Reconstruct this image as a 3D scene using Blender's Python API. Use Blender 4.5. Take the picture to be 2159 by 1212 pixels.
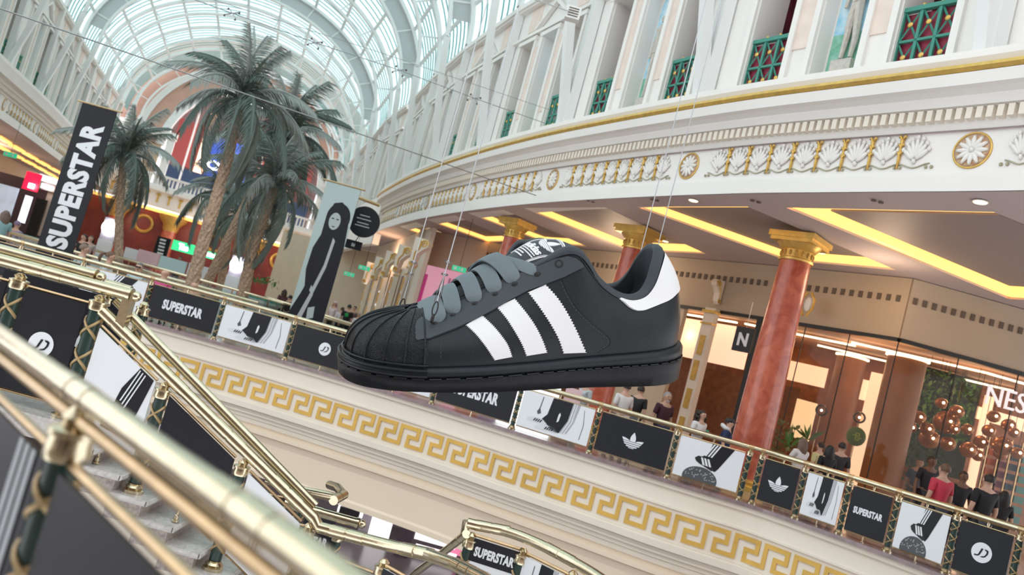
import bpy, bmesh, math, random
from mathutils import Vector, Matrix, geometry
from mathutils.bvhtree import BVHTree
for o in list(bpy.data.objects): bpy.data.objects.remove(o)
SC = bpy.context.scene
COL = SC.collection
random.seed(7)
V = Vector
pi, sin, cos = math.pi, math.sin, math.cos
# ---------------------------------------------------------------- camera
PW, PH, FPX = 2159.0, 1212.0, 1720.0
EYE = 1.68
CAMP = V((0, 0, EYE))
_r, _p = math.radians(15.2), math.radians(4.3)
FWD = V((0, cos(_p), sin(_p)))
_R0, _U0 = V((1, 0, 0)), V((0, -sin(_p), cos(_p)))
RGT = _R0*cos(_r) + _U0*sin(_r)
UPV = -_R0*sin(_r) + _U0*cos(_r)
cd = bpy.data.cameras.new('camera')
cam = bpy.data.objects.new('camera', cd)
COL.objects.link(cam)
cam.matrix_world = Matrix(((RGT.x, UPV.x, -FWD.x, 0), (RGT.y, UPV.y, -FWD.y, 0), (RGT.z, UPV.z, -FWD.z, EYE), (0, 0, 0, 1)))
cd.sensor_width = 36
cd.lens = FPX/PW*36
cd.clip_start, cd.clip_end = 0.05, 400
cd.dof.use_dof = True
cd.dof.focus_distance = 9.6
cd.dof.aperture_fstop = 1.4
SC.camera = cam
# ---------------------------------------------------------------- light
w = bpy.data.worlds.new('overcast'); SC.world = w; w.use_nodes = True
bg = w.node_tree.nodes['Background']
bg.inputs[0].default_value = (0.95, 0.975, 1.0, 1)
bg.inputs[1].default_value = 1.0
SC.view_settings.view_transform = 'Standard'
SC.view_settings.look = 'None'
SC.view_settings.exposure = 1.0
SC.view_settings.gamma = 1
SC.view_settings.use_curve_mapping = False

def area(name, loc, target, sx, sy, power, colr=(1, 1, 1)):
    l = bpy.data.lights.new(name, 'AREA'); l.shape = 'RECTANGLE'; l.size = sx; l.size_y = sy
    l.energy = power; l.color = colr
    o = bpy.data.objects.new(name, l); COL.objects.link(o)
    o.location = loc
    o.rotation_euler = (V(target)-V(loc)).to_track_quat('-Z', 'Y').to_euler()
    return o
def point(name, loc, power, colr=(1, .8, .55), r=.2):
    l = bpy.data.lights.new(name, 'POINT'); l.energy = power; l.color = colr; l.shadow_soft_size = r
    o = bpy.data.objects.new(name, l); COL.objects.link(o); o.location = loc
    return o

# ---------------------------------------------------------------- pixel rays (photo frame) -> world points
def ray(px, py):
    return FWD + RGT*((px-PW/2)/FPX) - UPV*((py-PH/2)/FPX)
def Pz(px, py, z):
    d = ray(px, py); return CAMP + d*((z-EYE)/d.z)
def Py(px, py, y):
    d = ray(px, py); return CAMP + d*(y/d.y)
def Pd(px, py, dist):
    return CAMP + ray(px, py)*dist
def proj(p):
    v = V(p)-CAMP; z = v.dot(FWD)
    return PW/2+FPX*v.dot(RGT)/z, PH/2-FPX*v.dot(UPV)/z

# ---------------------------------------------------------------- materials
MATS = {}
def mat(name, col, rough=.5, metal=0.0, emit=0.0, noise=0.0, nscale=8.0, bump=0.0, bscale=60.0, coat=0.0, col2=None, ecol=None, detail=4.0, dist=0.0):
    if name in MATS: return MATS[name]
    m = bpy.data.materials.new(name); m.use_nodes = True
    nt = m.node_tree; b = nt.nodes['Principled BSDF']
    b.inputs['Base Color'].default_value = (*col, 1)
    b.inputs['Roughness'].default_value = rough
    b.inputs['Metallic'].default_value = metal
    if coat: b.inputs['Coat Weight'].default_value = coat
    if emit:
        b.inputs['Emission Color'].default_value = (*(ecol or col), 1)
        b.inputs['Emission Strength'].default_value = emit
    if noise or bump:
        tc = nt.nodes.new('ShaderNodeTexCoord')
    if noise:
        n = nt.nodes.new('ShaderNodeTexNoise'); n.inputs['Scale'].default_value = nscale
        n.inputs['Detail'].default_value = detail; n.inputs['Distortion'].default_value = dist
        nt.links.new(tc.outputs['Object'], n.inputs['Vector'])
        r = nt.nodes.new('ShaderNodeValToRGB')
        c2 = col2 or tuple(c*(1-noise) for c in col)
        r.color_ramp.elements[0].color = (*c2, 1); r.color_ramp.elements[0].position = .3
        r.color_ramp.elements[1].color = (*col, 1); r.color_ramp.elements[1].position = .68
        nt.links.new(n.outputs['Fac'], r.inputs['Fac']); nt.links.new(r.outputs['Color'], b.inputs['Base Color'])
    if bump:
        n2 = nt.nodes.new('ShaderNodeTexNoise'); n2.inputs['Scale'].default_value = bscale; n2.inputs['Detail'].default_value = 3
        nt.links.new(tc.outputs['Object'], n2.inputs['Vector'])
        bp = nt.nodes.new('ShaderNodeBump'); bp.inputs['Strength'].default_value = bump; bp.inputs['Distance'].default_value = .02
        nt.links.new(n2.outputs['Fac'], bp.inputs['Height']); nt.links.new(bp.outputs['Normal'], b.inputs['Normal'])
    MATS[name] = m
    return m
def glassy(name, tint, refl=.08, rough=.03):
    if name in MATS: return MATS[name]
    m = bpy.data.materials.new(name); m.use_nodes = True
    nt = m.node_tree; nt.nodes.clear()
    out = nt.nodes.new('ShaderNodeOutputMaterial'); mx = nt.nodes.new('ShaderNodeMixShader')
    t = nt.nodes.new('ShaderNodeBsdfTransparent'); t.inputs[0].default_value = (*tint, 1)
    g = nt.nodes.new('ShaderNodeBsdfGlossy'); g.inputs['Roughness'].default_value = rough
    fr = nt.nodes.new('ShaderNodeFresnel'); fr.inputs['IOR'].default_value = 1.45
    mt = nt.nodes.new('ShaderNodeMath'); mt.operation = 'MULTIPLY'; mt.inputs[1].default_value = refl*10
    nt.links.new(fr.outputs[0], mt.inputs[0]); nt.links.new(mt.outputs[0], mx.inputs[0])
    nt.links.new(t.outputs[0], mx.inputs[1]); nt.links.new(g.outputs[0], mx.inputs[2]); nt.links.new(mx.outputs[0], out.inputs[0])
    MATS[name] = m
    return m
def milky(name, tint, k=.7):
    m = bpy.data.materials.new(name); m.use_nodes = True
    nt = m.node_tree; nt.nodes.clear()
    out = nt.nodes.new('ShaderNodeOutputMaterial'); mx = nt.nodes.new('ShaderNodeMixShader')
    t = nt.nodes.new('ShaderNodeBsdfTransparent'); t.inputs[0].default_value = (*tint, 1)
    g = nt.nodes.new('ShaderNodeBsdfTranslucent'); g.inputs[0].default_value = (*tint, 1)
    mx.inputs[0].default_value = 1-k
    nt.links.new(t.outputs[0], mx.inputs[1]); nt.links.new(g.outputs[0], mx.inputs[2]); nt.links.new(mx.outputs[0], out.inputs[0])
    return m
M_white = mat('white_plaster', (.85, .825, .795), .55, noise=.04, nscale=.7)
M_cream = mat('cream_plaster', (.83, .755, .655), .55, noise=.06, nscale=.9)
M_beige = mat('beige_plaster', (.62, .52, .40), .6, noise=.08, nscale=1.2)
M_pink = mat('pale_pink_plaster', (.84, .70, .62), .6, noise=.12, nscale=3)
M_gold = mat('gold_leaf', (.80, .52, .14), .38, metal=.55, noise=.25, nscale=6)
M_goldp = mat('gold_paint', (.74, .46, .10), .45, metal=.25, noise=.2, nscale=2.5)
M_brass = mat('polished_brass', (.70, .615, .44), .2, metal=1.0, noise=.15, nscale=9, bump=.05, bscale=25)
M_brassd = mat('aged_brass', (.60, .43, .25), .3, metal=1.0, noise=.2, nscale=12)
M_green = mat('dark_green_paint', (.012, .035, .028), .35)
M_teal = mat('teal_green_paint', (.05, .26, .20), .45)
M_ribbon = mat('gold_ribbon', (.42, .30, .15), .45, metal=.4)
M_black = mat('printed_black_vinyl', (.016, .017, .023), .45, noise=.1, nscale=5)
M_black.node_tree.nodes['Principled BSDF'].inputs['Specular IOR Level'].default_value = .25
M_wht = mat('printed_white_vinyl', (.76, .79, .83), .5)
M_grey = mat('printed_grey_ink', (.40, .42, .45), .5)
M_dgrey = mat('printed_dark_grey_ink', (.07, .075, .085), .5)
M_marble = mat('pale_marble', (.62, .60, .58), .25, noise=.3, nscale=14, detail=8, dist=1.2)
M_marbler = mat('rough_rose_marble', (.50, .44, .41), .5, noise=.45, nscale=30, detail=8)
M_red = mat('red_marble', (.62, .17, .10), .28, noise=.5, nscale=2.2, detail=9, dist=1.4, col2=(.36, .06, .035), coat=.3)
M_steel = mat('steel_cable', (.42, .43, .45), .35, metal=1)
M_dark = mat('near_black', (.012, .012, .014), .5)
M_floor = mat('polished_stone_floor', (.55, .45, .38), .12, noise=.2, nscale=1.3)
M_soffit = mat('mauve_soffit', (.50, .42, .42), .7)
M_mesh = mat('perforated_metal_ceiling', (.33, .28, .27), .55, metal=.2)
M_glow = mat('warm_cove_light', (1, .72, .25), .5, emit=.80, ecol=(1, .52, .13))
M_lamp = mat('warm_lamp_face', (1, .85, .6), .5, emit=1.6, ecol=(1, .72, .36))
M_wlamp = mat('white_lamp_face', (1, 1, 1), .5, emit=5, ecol=(1, 1, 1))

# ---------------------------------------------------------------- objects
ROOT = {}
def tag(o, label=None, cat=None, group=None, kind=None):
    if label: o['label'] = label
    if cat: o['category'] = cat
    if group: o['group'] = group
    if kind: o['kind'] = kind
    return o
def thing(name, label, cat, loc=(0, 0, 0), group=None, kind=None):
    o = bpy.data.objects.new(name, None); COL.objects.link(o)
    o.location = loc; o.empty_display_size = .2
    ROOT[o.name] = V(loc)
    return tag(o, label, cat, group, kind)
def setting(name, loc=(0, 0, 0)):
    return thing(name, None, None, loc, None, 'structure')
class MB:
    def __init__(s): s.v = []; s.f = []; s.sm = []; s.st = []
    def add(s, vs, fs, smooth=False):
        k = len(s.v); s.st.append(k); s.v += [V(p) for p in vs]
        s.f += [tuple(i+k for i in f) for f in fs]; s.sm += [smooth]*len(fs)
        return s
    def box(s, c, size, ax=None):
        ax = ax or (V((1, 0, 0)), V((0, 1, 0)), V((0, 0, 1)))
        c = V(c); hx, hy, hz = [a*(d/2) for a, d in zip(ax, size)]
        vs = [c+hx*i+hy*j+hz*k for k in (-1, 1) for j in (-1, 1) for i in (-1, 1)]
        return s.add(vs, [(0, 2, 3, 1), (4, 5, 7, 6), (0, 1, 5, 4), (2, 6, 7, 3), (0, 4, 6, 2), (1, 3, 7, 5)])
    def tube(s, pts, r, n=8, cap=True, smooth=True):
        pts = [V(p) for p in pts]; R = r if isinstance(r, (list, tuple)) else [r]*len(pts)
        t0 = (pts[1]-pts[0]).normalized(); up = V((0, 0, 1)) if abs(t0.z) < .9 else V((1, 0, 0))
        a = t0.cross(up).normalized(); vs = []
        for i, p in enumerate(pts):
            t = (pts[min(i+1, len(pts)-1)]-pts[max(i-1, 0)]).normalized()
            a = (a-t*a.dot(t)).normalized(); b = t.cross(a)
            vs += [p+(a*cos(2*pi*k/n)+b*sin(2*pi*k/n))*R[i] for k in range(n)]
        fs = [(i*n+k, i*n+(k+1) % n, (i+1)*n+(k+1) % n, (i+1)*n+k) for i in range(len(pts)-1) for k in range(n)]
        s.add(vs, fs, smooth)
        if cap:
            k = len(s.v)-len(vs); s.f += [tuple(k+i for i in range(n))[::-1], tuple(k+len(vs)-n+i for i in range(n))]; s.sm += [False]*2
        return s
    def lathe(s, o, prof, n=16, axis=None, smooth=True):
        o = V(o); az = V(axis or (0, 0, 1)).normalized()
        ax = az.orthogonal().normalized(); ay = az.cross(ax); vs = []
        for r, z in prof: vs += [o+az*z+(ax*cos(2*pi*k/n)+ay*sin(2*pi*k/n))*max(r, 1e-4) for k in range(n)]
        fs = [(i*n+k, i*n+(k+1) % n, (i+1)*n+(k+1) % n, (i+1)*n+k) for i in range(len(prof)-1) for k in range(n)]
        s.add(vs, fs, smooth)
        k = len(s.v)-len(vs); s.f += [tuple(k+i for i in range(n))[::-1], tuple(k+len(vs)-n+i for i in range(n))]; s.sm += [False]*2
        return s
    def grid(s, rows, smooth=True, closeu=False, closev=False):
        nr, nc = len(rows), len(rows[0]); vs = [p for r in rows for p in r]; fs = []
        for i in range(nr if closev else nr-1):
            for j in range(nc if closeu else nc-1):
                fs.append((i*nc+j, i*nc+(j+1) % nc, ((i+1) % nr)*nc+(j+1) % nc, ((i+1) % nr)*nc+j))
        return s.add(vs, fs, smooth)
    def prism(s, poly, M, d, smooth=False):
        # polygon in xy, extruded from z=0 to z=d, in frame M
        n = len(poly)
        vs = [M @ V((x, y, 0)) for x, y in poly]+[M @ V((x, y, d)) for x, y in poly]
        tri = geometry.tessellate_polygon([[V((x, y, 0)) for x, y in poly]])
        fs = [tuple(i+n for i in t) for t in tri]+[tuple(reversed(t)) for t in tri]
        fs += [(i, (i+1) % n, (i+1) % n+n, i+n) for i in range(n)]
        return s.add(vs, fs, smooth)
    def flat(s, mesh2d, M, d=None):
        vs, fs = mesh2d
        return s.add([M @ V((p[0], p[1], p[2] if d is None else (d if p[2] > .003 else 0))) for p in vs], fs)
    def ball(s, c, r, n=12, sc=(1, 1, 1), ax=None):
        c = V(c); prof = []
        ax = ax or (V((1, 0, 0)), V((0, 1, 0)), V((0, 0, 1)))
        m = max(4, n//2); vs = []
        for i in range(m+1):
            th = pi*i/m; rr = max(sin(th), 1e-3)
            for k in range(n):
                vs.append(c+ax[0]*(rr*cos(2*pi*k/n)*r*sc[0])+ax[1]*(rr*sin(2*pi*k/n)*r*sc[1])+ax[2]*(-cos(th)*r*sc[2]))
        return s.add(vs, [(i*n+k, i*n+(k+1) % n, (i+1)*n+(k+1) % n, (i+1)*n+k) for i in range(m) for k in range(n)], True)
    def build(s, name, m, parent=None, label=None, cat=None, group=None, kind=None, fix=True):
        me = bpy.data.meshes.new(name)
        if parent is not None: off = ROOT.get(parent.name, V((0, 0, 0)))
        else:
            xs = [p.x for p in s.v]; ys = [p.y for p in s.v]
            off = V(((min(xs)+max(xs))/2, (min(ys)+max(ys))/2, min(p.z for p in s.v)))
        me.from_pydata([tuple(p-off) for p in s.v], [], s.f)
        me.polygons.foreach_set('use_smooth', s.sm)
        if fix:
            bm = bmesh.new(); bm.from_mesh(me); bmesh.ops.recalc_face_normals(bm, faces=bm.faces); bm.to_mesh(me); bm.free()
        me.materials.append(m)
        me.update()
        if any(s.sm): me.set_sharp_from_angle(angle=math.radians(42))
        o = bpy.data.objects.new(name, me); COL.objects.link(o)
        if parent is not None:
            o.parent = parent; ROOT[o.name] = off
        else:
            o.location = off; ROOT[o.name] = off
        return tag(o, label, cat, group, kind)
def _each(s, name, m, parent=None, label=None, **kw):
    # every primitive of the builder becomes a part of its own
    out = []; st = sorted(set(s.st))+[len(s.v)]
    for a, b in zip(st, st[1:]):
        if b <= a: continue
        q = MB(); q.v = s.v[a:b]
        for f, sm in zip(s.f, s.sm):
            if a <= f[0] < b: q.f.append(tuple(i-a for i in f)); q.sm.append(sm)
        out.append(q.build(name, m, parent, label=label, **kw))
    return out
MB.each = _each
def kids(o): return [c for c in bpy.data.objects if c.parent == o]
CH = {}
def snapshot(o):
    CH[o.name] = [(c, kids(c)) for c in kids(o)]
def dup(o, loc, rz=0.0, label=None, group=None, scale=None):
    if o.name not in CH: snapshot(o)
    r = o.copy(); COL.objects.link(r); r.location = loc; r.rotation_euler = (0, 0, rz)
    if scale: r.scale = (scale,)*3 if not hasattr(scale, '__len__') else scale
    if label: r['label'] = label
    if group: r['group'] = group
    for c, gs in CH[o.name]:
        d = c.copy(); COL.objects.link(d); d.parent = r
        for g in gs:
            e = g.copy(); COL.objects.link(e); e.parent = d
    return r
def frame(o, x, z=None, y=None):
    # matrix with columns x, y, z (z = outward normal)
    x = V(x).normalized()
    if z is None: z = x.cross(V(y).normalized())
    z = (V(z)-x*V(z).dot(x)).normalized(); yy = z.cross(x)
    return Matrix(((x.x, yy.x, z.x, o[0]), (x.y, yy.y, z.y, o[1]), (x.z, yy.z, z.z, o[2]), (0, 0, 0, 1)))
def interp(pts, n=8, closed=False):
    # Catmull-Rom through points
    P = [V(p) for p in pts]; out = []; m = len(P)
    rng = range(m) if closed else range(m-1)
    for i in rng:
        p1, p2 = P[i], P[(i+1) % m]
        p0 = P[i-1] if (closed or i > 0) else p1*2-p2
        p3 = P[(i+2) % m] if (closed or i+2 < m) else p2*2-p1
        for k in range(n):
            t = k/n
            out.append(.5*((2*p1)+(p2-p0)*t+(2*p0-5*p1+4*p2-p3)*t*t+(3*p1-p0-3*p2+p3)*t**3))
    if not closed: out.append(P[-1])
    return out
class Curve:
    # polyline with arc-length lookup
    def __init__(s, pts):
        s.p = [V(p) for p in pts]; s.d = [0.0]
        for a, b in zip(s.p, s.p[1:]): s.d.append(s.d[-1]+(b-a).length)
        s.L = s.d[-1]
    def at(s, t):
        t = min(max(t, 0), s.L)
        lo = 0
        for i in range(len(s.d)-1):
            if s.d[i+1] >= t: lo = i; break
        else: lo = len(s.d)-2
        k = (t-s.d[lo])/max(s.d[lo+1]-s.d[lo], 1e-9)
        return s.p[lo].lerp(s.p[lo+1], k)
    def tan(s, t):
        e = .05*min(1, s.L); return (s.at(t+e)-s.at(t-e)).normalized()
    def nor(s, t):
        a = s.tan(t); return V((a.y, -a.x, 0)).normalized()
    def find(s, f, n=400):
        return min((f(s.at(s.L*i/n)), s.L*i/n) for i in range(n+1))[1]
    def resample(s, step):
        n = max(1, int(round(s.L/step))); return [s.at(s.L*i/n) for i in range(n+1)]
def sweep(mb, pts, prof, closed=True, smooth=False, side=1, z0=0.0):
    # extrude profile [(out, z)] along plan polyline pts; out measured along the right-hand normal * side
    rows = []; n = len(pts)
    for i, p in enumerate(pts):
        a = (pts[min(i+1, n-1)]-pts[max(i-1, 0)]); a.z = 0; a.normalize(); nr = V((a.y, -a.x, 0))*side
        rows.append([V((p.x, p.y, z0))+nr*o+V((0, 0, z)) for o, z in prof])
    mb.grid(rows, smooth, closeu=closed)
    if closed:
        k = len(mb.v)-len(rows)*len(prof); m = len(prof)
        mb.f += [tuple(k+i for i in range(m)), tuple(k+(n-1)*m+i for i in range(m))[::-1]]; mb.sm += [False]*2
    return mb
TXT = {}
def text2d(s, bold=.02, xs=1.0, space=1.0, depth=.01, res=3, shear=0.0):
    # text as a centred mesh of height ~1 (cap height), made from the built-in font
    key = (s, bold, xs, space, depth, res, shear)
    if key in TXT: return TXT[key]
    c = bpy.data.curves.new('t', 'FONT'); c.body = s; c.size = 1; c.offset = bold; c.space_character = space
    c.align_x = 'CENTER'; c.extrude = depth/2; c.resolution_u = res; c.shear = shear
    o = bpy.data.objects.new('t', c); COL.objects.link(o)
    bpy.context.view_layer.update()
    me = bpy.data.meshes.new_from_object(o.evaluated_get(bpy.context.evaluated_depsgraph_get()))
    vs = [tuple(v.co) for v in me.vertices]; fs = [tuple(p.vertices) for p in me.polygons]
    bpy.data.objects.remove(o); bpy.data.curves.remove(c); bpy.data.meshes.remove(me)
    x0, x1 = min(v[0] for v in vs), max(v[0] for v in vs); y0, y1 = min(v[1] for v in vs), max(v[1] for v in vs)
    h = y1-y0
    out = ([((v[0]-(x0+x1)/2)/h*xs, (v[1]-(y0+y1)/2)/h, v[2]+depth/2) for v in vs], fs)
    TXT[key] = out
    return out
# ================================================================ plan curves (z = 0 is the gallery floor)
CW = Curve(interp([V((x, y, 0)) for x, y in ((-16.5, 20.9), (-13, 20.9), (-9.5, 20.7), (-6.8, 20.5), (-4.4, 20.1), (-1, 19.1), (.8, 18.3), (2.6, 17.5), (4.1, 16.8), (5.62, 16.35))], 6)
           + interp([V((x, y, 0)) for x, y in ((5.85, 16.25), (6.55, 15.6), (7.2, 14.9), (7.75, 14.2), (8.3, 13.35), (9.0, 12.3), (10.2, 10.2))], 6))
RAILZ = 1.08
GW = Curve(interp([V((x, y, 0)) for x, y in ((10.5, 7.2), (8.9, 9.9), (7.3, 12.6), (5.6, 15.1), (4.0, 17.5), (1.85, 21.2), (-.15, 25.0), (-2.35, 29.8), (-4.7, 35.6), (-6.6, 41), (-8.3, 46.5), (-8.0, 47.5), (-5.5, 48.2))], 8))
DV = V((-.292, .956, 0)).normalized()      # direction of the far vault
LW = Curve(interp([V((x, y, 0)) for x, y in ((-20.5, 20), (-23.2, 29.5), (-25.8, 37), (-29.0, 46.5), (-33.0, 57.5), (-37.0, 70), (-40.4, 80))], 8))
# entablature under the gallery rail, with the key pattern
cpts = CW.resample(.35)
fl = [V((p.x, p.y, 0)) for p in cpts]
t1 = setting('trim_1')
m = MB(); sweep(m, fl, [(-.5, .004), (.12, .004), (.12, -.072), (-.5, -.072)]); m.build('stone_kerb', mat('mauve_stone_kerb', (.30, .22, .23), .2, noise=.3, nscale=6), t1)
m = MB()
sweep(m, fl, [(-.6, -.073), (.06, -.073), (.055, -.16), (-.02, -.20), (.0, -.48), (.03, -.50), (.03, -.54), (-.6, -.54)], z0=0)
sweep(m, fl, [(-.6, -.541), (-.02, -.541), (-.02, -1.20), (-.6, -1.20)])
sweep(m, fl, [(-.6, -1.201), (.02, -1.201), (.06, -1.23), (.06, -1.36), (-.02, -1.40), (-.05, -1.46), (-.05, -1.50), (-.12, -1.52), (-.12, -1.60), (-.16, -1.62), (-.16, -1.72), (-.6, -1.72)])
m.build('fascia_moulding', M_cream, t1)
m = MB()
sweep(m, fl, [(-.6, -1.721), (-.22, -1.721), (-.22, -1.78), (-.12, -1.84), (-.12, -1.92), (-.2, -1.96), (-.24, -2.1), (-.26, -2.75), (-.22, -2.80), (-.22, -2.92), (-.6, -2.92)])
m.build('cove_moulding', mat('warm_cream_plaster', (.84, .72, .57), .55), t1)
# Greek key: one run of gold fretwork along the curve
m = MB()
kw, kh = .60, .50
nk = int(CW.L/kw)
def keybar(s0, s1, z0, z1, off=.0):
    pts = [CW.at(s0), CW.at(s1)]; n = CW.nor((s0+s1)/2)
    a = V((pts[0].x, pts[0].y, 0)); b = V((pts[1].x, pts[1].y, 0)); t = (b-a); L = t.length; t.normalize()
    m.box((a+b)/2+n*(-.02+.012)+V((0, 0, (z0+z1)/2)), (L, .03, z1-z0), (t, n, V((0, 0, 1))))
zt = -.62; th = .085
for i in range(nk):
    s = i*kw
    # each unit: S-shaped meander drawn with bars (s to the right as seen from the void)
    u = lambda a: s+a*kw
    keybar(u(.00), u(.14), zt-kh, zt-th*0)                 # left upright
    keybar(u(.14), u(.86), zt-th, zt)                      # top bar
    keybar(u(.72), u(.86), zt-.29, zt-th)                  # right inner upright
    keybar(u(.36), u(.72), zt-.29, zt-.29+th)              # middle bar
    keybar(u(.36), u(.50), zt-kh+.0, zt-.29)               # inner upright down
    keybar(u(.50), u(1.0), zt-kh, zt-kh+th)                # bottom bar to the next unit
m.build('greek_key', M_goldp, t1, label='gold meander band')
# floor of the gallery and plaza
m = MB()
far = [V((18, 10, 0)), V((22, 24, 0)), V((14, 60, 0)), V((-8, 100, 0)), V((-60, 92, 0)), V((-60, 20.9, 0))]
poly = [V((p.x, p.y, 0)) for p in cpts[::-1]]
ring_ = poly+[far[-1], far[-2], far[-3], far[-4], far[-5], far[-6]] if False else None
pl = [(p.x, p.y) for p in cpts]+[(p.x, p.y) for p in far]
tri = geometry.tessellate_polygon([[V((x, y, 0)) for x, y in pl]])
m.add([V((x, y, -.002)) for x, y in pl]+[V((x, y, -.5)) for x, y in pl], [tuple(t) for t in tri]+[tuple(i+len(pl) for i in t[::-1]) for t in tri])
m.build('floor', M_floor, kind='structure')
# ---------------------------------------------------------------- right hand upper entablature (frieze)
gp = GW.resample(.4)
t2 = setting('trim_2')
m = MB()
sweep(m, gp, [(.0, 6.215), (.0, 6.52), (-.03, 6.53), (-.03, 6.57), (-.06, 6.58), (-.06, 7.32), (-.8, 7.32), (-.8, 6.215)], side=-1)
m.build('frieze_band', M_white, t2)
m = MB()
sweep(m, gp, [(-.8, 7.321), (-.02, 7.321), (.0, 7.36), (.02, 7.42), (.03, 7.66), (.16, 7.68), (.20, 7.76), (.22, 7.80), (.22, 7.84), (.34, 7.90), (.46, 7.92), (.50, 8.12), (.42, 8.13), (-.8, 8.13)], side=-1)
m.build('cornice', M_white, t2)
m = MB(); sweep(m, gp, [(.36, 8.131), (.50, 8.131), (.55, 8.19), (.52, 8.26), (.36, 8.27)], side=-1, smooth=False)
m.build('gilded_roll', M_gold, t2)
m = MB(); sweep(m, gp, [(-.8, 8.131), (.34, 8.131), (.30, 8.30), (.36, 8.33), (.42, 8.42), (.42, 8.55), (.34, 8.57), (-1.2, 8.60), (-1.2, 8.131)], side=-1)
m.build('upper_ledge', M_white, t2)
m = MB(); s = .1
while s < GW.L-1:
    p = GW.at(s); n = -GW.nor(s); t = GW.tan(s)
    m.box(V((p.x, p.y, 7.545))+n*.09, (.10, .14, .20), (t, n, V((0, 0, 1)))); s += .17
m.build('dentil_course', M_cream, t2)
# palmette, acanthus, rosette prototypes (face outward = +z of local frame, y up)
def palmette():
    m = MB(); n = 7
    for k in range(-3, 4):
        a = k*.33; L = .235*(1-.045*abs(k)); c = V((sin(a)*L*.55, .03+cos(a)*L*.55, .02))
        m.ball(c, 1, 8, (.030, L*.5, .022), (V((cos(a), -sin(a), 0)), V((sin(a), cos(a), 0)), V((0, 0, 1))))
        m.ball(V((sin(a)*L, .03+cos(a)*L, .02)), .028, 6, (1, 1, .8))
    m.ball(V((0, .02, .02)), .03, 6)
    return m
def scurve(pts, r): 
    m = MB(); m.tube(pts, r, 6); return m
def acanthus():
    m = MB()
    m.tube([V((0, -.10, .02)), V((.0, 0, .02)), V((.0, .16, .02)), V((0, .22, .03))], [.02, .03, .026, .04], 6)
    for s in (-1, 1):
        for y, l in ((.03, .05), (.12, .055), (.21, .075)):
            m.tube([V((0, y, .02)), V((s*l*.6, y+.05, .035)), V((s*l, y+.035, .03))], [.022, .018, .012], 5)
    return m
def tomesh(m, name, mt):
    me = bpy.data.meshes.new(name); me.from_pydata([tuple(p) for p in m.v], [], m.f); me.polygons.foreach_set('use_smooth', m.sm); me.materials.append(mt); return me
PALM_ME = tomesh(palmette(), 'palmette', M_white); ACA_ME = tomesh(acanthus(), 'acanthus', M_gold)
def rosette():
    m = MB()
    for k in range(12):
        a = 2*pi*k/12; m.ball(V((sin(a)*.13, cos(a)*.13, .02)), 1, 6, (.040, .12, .03), (V((cos(a), -sin(a), 0)), V((sin(a), cos(a), 0)), V((0, 0, 1))))
    m.ball(V((0, 0, .03)), .04, 8); return m
ROS_ME = tomesh(rosette(), 'rosette', M_white)
def rring():
    m = MB(); pts = [V((sin(a)*.27, cos(a)*.27, .01)) for a in [2*pi*i/24 for i in range(25)]]; m.tube(pts, .016, 6, cap=False); return m
RING_ME = tomesh(rring(), 'rosette_ring', M_gold)
M_rdk = mat('gilt_red_ground', (.80, .66, .46), .5, noise=.5, nscale=16, col2=(.55, .25, .16))
def rback():
    m = MB(); m.lathe(V((0, 0, -.01)), [(.0, 0), (.25, 0), (.25, .012), (0, .012)], 24); return m
BACK_ME = tomesh(rback(), 'rosette_ground', M_rdk)
M_vine = mat('grey_gold_scroll', (.40, .37, .26), .45, metal=.3)
def put(me, M, parent, name, lab=None):
    o = bpy.data.objects.new(name, me); COL.objects.link(o); o.parent = parent; o.matrix_local = Matrix.Translation(-ROOT[parent.name]) @ M
    if lab: o['label'] = lab
    return o
def frieze_orn(curve, side, marks, z, parent, off, nP=9, first_full=True, scale=1.0):
    m = MB()
    for i, a in enumerate(marks):
        p = curve.at(a); n = curve.nor(a)*side; t = V((0, 0, 1)).cross(n)
        M = frame(V((p.x, p.y, z))+n*off, t, n) @ Matrix.Scale(scale*1.15, 4)
        put(ROS_ME, M, parent, 'rosette'); put(RING_ME, M, parent, 'rosette_ring'); put(BACK_ME, M, parent, 'rosette_ground')
        if i+1 >= len(marks): break
        b = marks[i+1]; d = (b-a); s0 = a+d*.105; s1 = b-d*.105; k = (s1-s0)/nP
        for j in range(nP):
            s = s0+(j+.5)*k; p = curve.at(s); n = curve.nor(s)*side; t = V((0, 0, 1)).cross(n)
            put(PALM_ME, frame(V((p.x, p.y, z-.20))+n*off, t, n) @ Matrix.Diagonal((k/.50*1.2, 1.85, 1.4, 1)), parent, 'palmette')
            if j < nP-1:
                s = s0+(j+1)*k; p = curve.at(s); n = curve.nor(s)*side; t = V((0, 0, 1)).cross(n)
                put(ACA_ME, frame(V((p.x, p.y, z-.12))+n*off, t, n) @ Matrix.Diagonal((k/.50*.85, 1.7, 1.3, 1)), parent, 'acanthus')
        pts = []
        q = 0; NNs = nP*8
        for q in range(NNs+1):
            s = s0+(s1-s0)*q/NNs; p = curve.at(s); n = curve.nor(s)*side
            pts.append(V((p.x, p.y, z-.24+.04*cos(2*pi*q/8)))+n*(off+.015))
        m.tube(pts, .014, 5)
        for j in range(nP+1):
            s = s0+j*k; p = curve.at(s); n = curve.nor(s)*side; t = V((0, 0, 1)).cross(n)
            for sg in (-1, 1):
                m.ball(V((p.x, p.y, z-.27))+n*(off+.015)+t*sg*.05, .034, 6)
    m.build('scroll_vine', M_vine, parent)
gm = [GW.find(lambda q: (q-V((x, y, 0))).length) for x, y in ((9.6, 8.8), (6.85, 13.3), (3.2, 18.8), (0.3, 24.1), (-2.4, 29.8), (-4.6, 35.4), (-6.5, 40.8), (-8.1, 45.9))]
frieze_orn(GW, -1, gm[:6], 6.95, t2, -.06)
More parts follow.
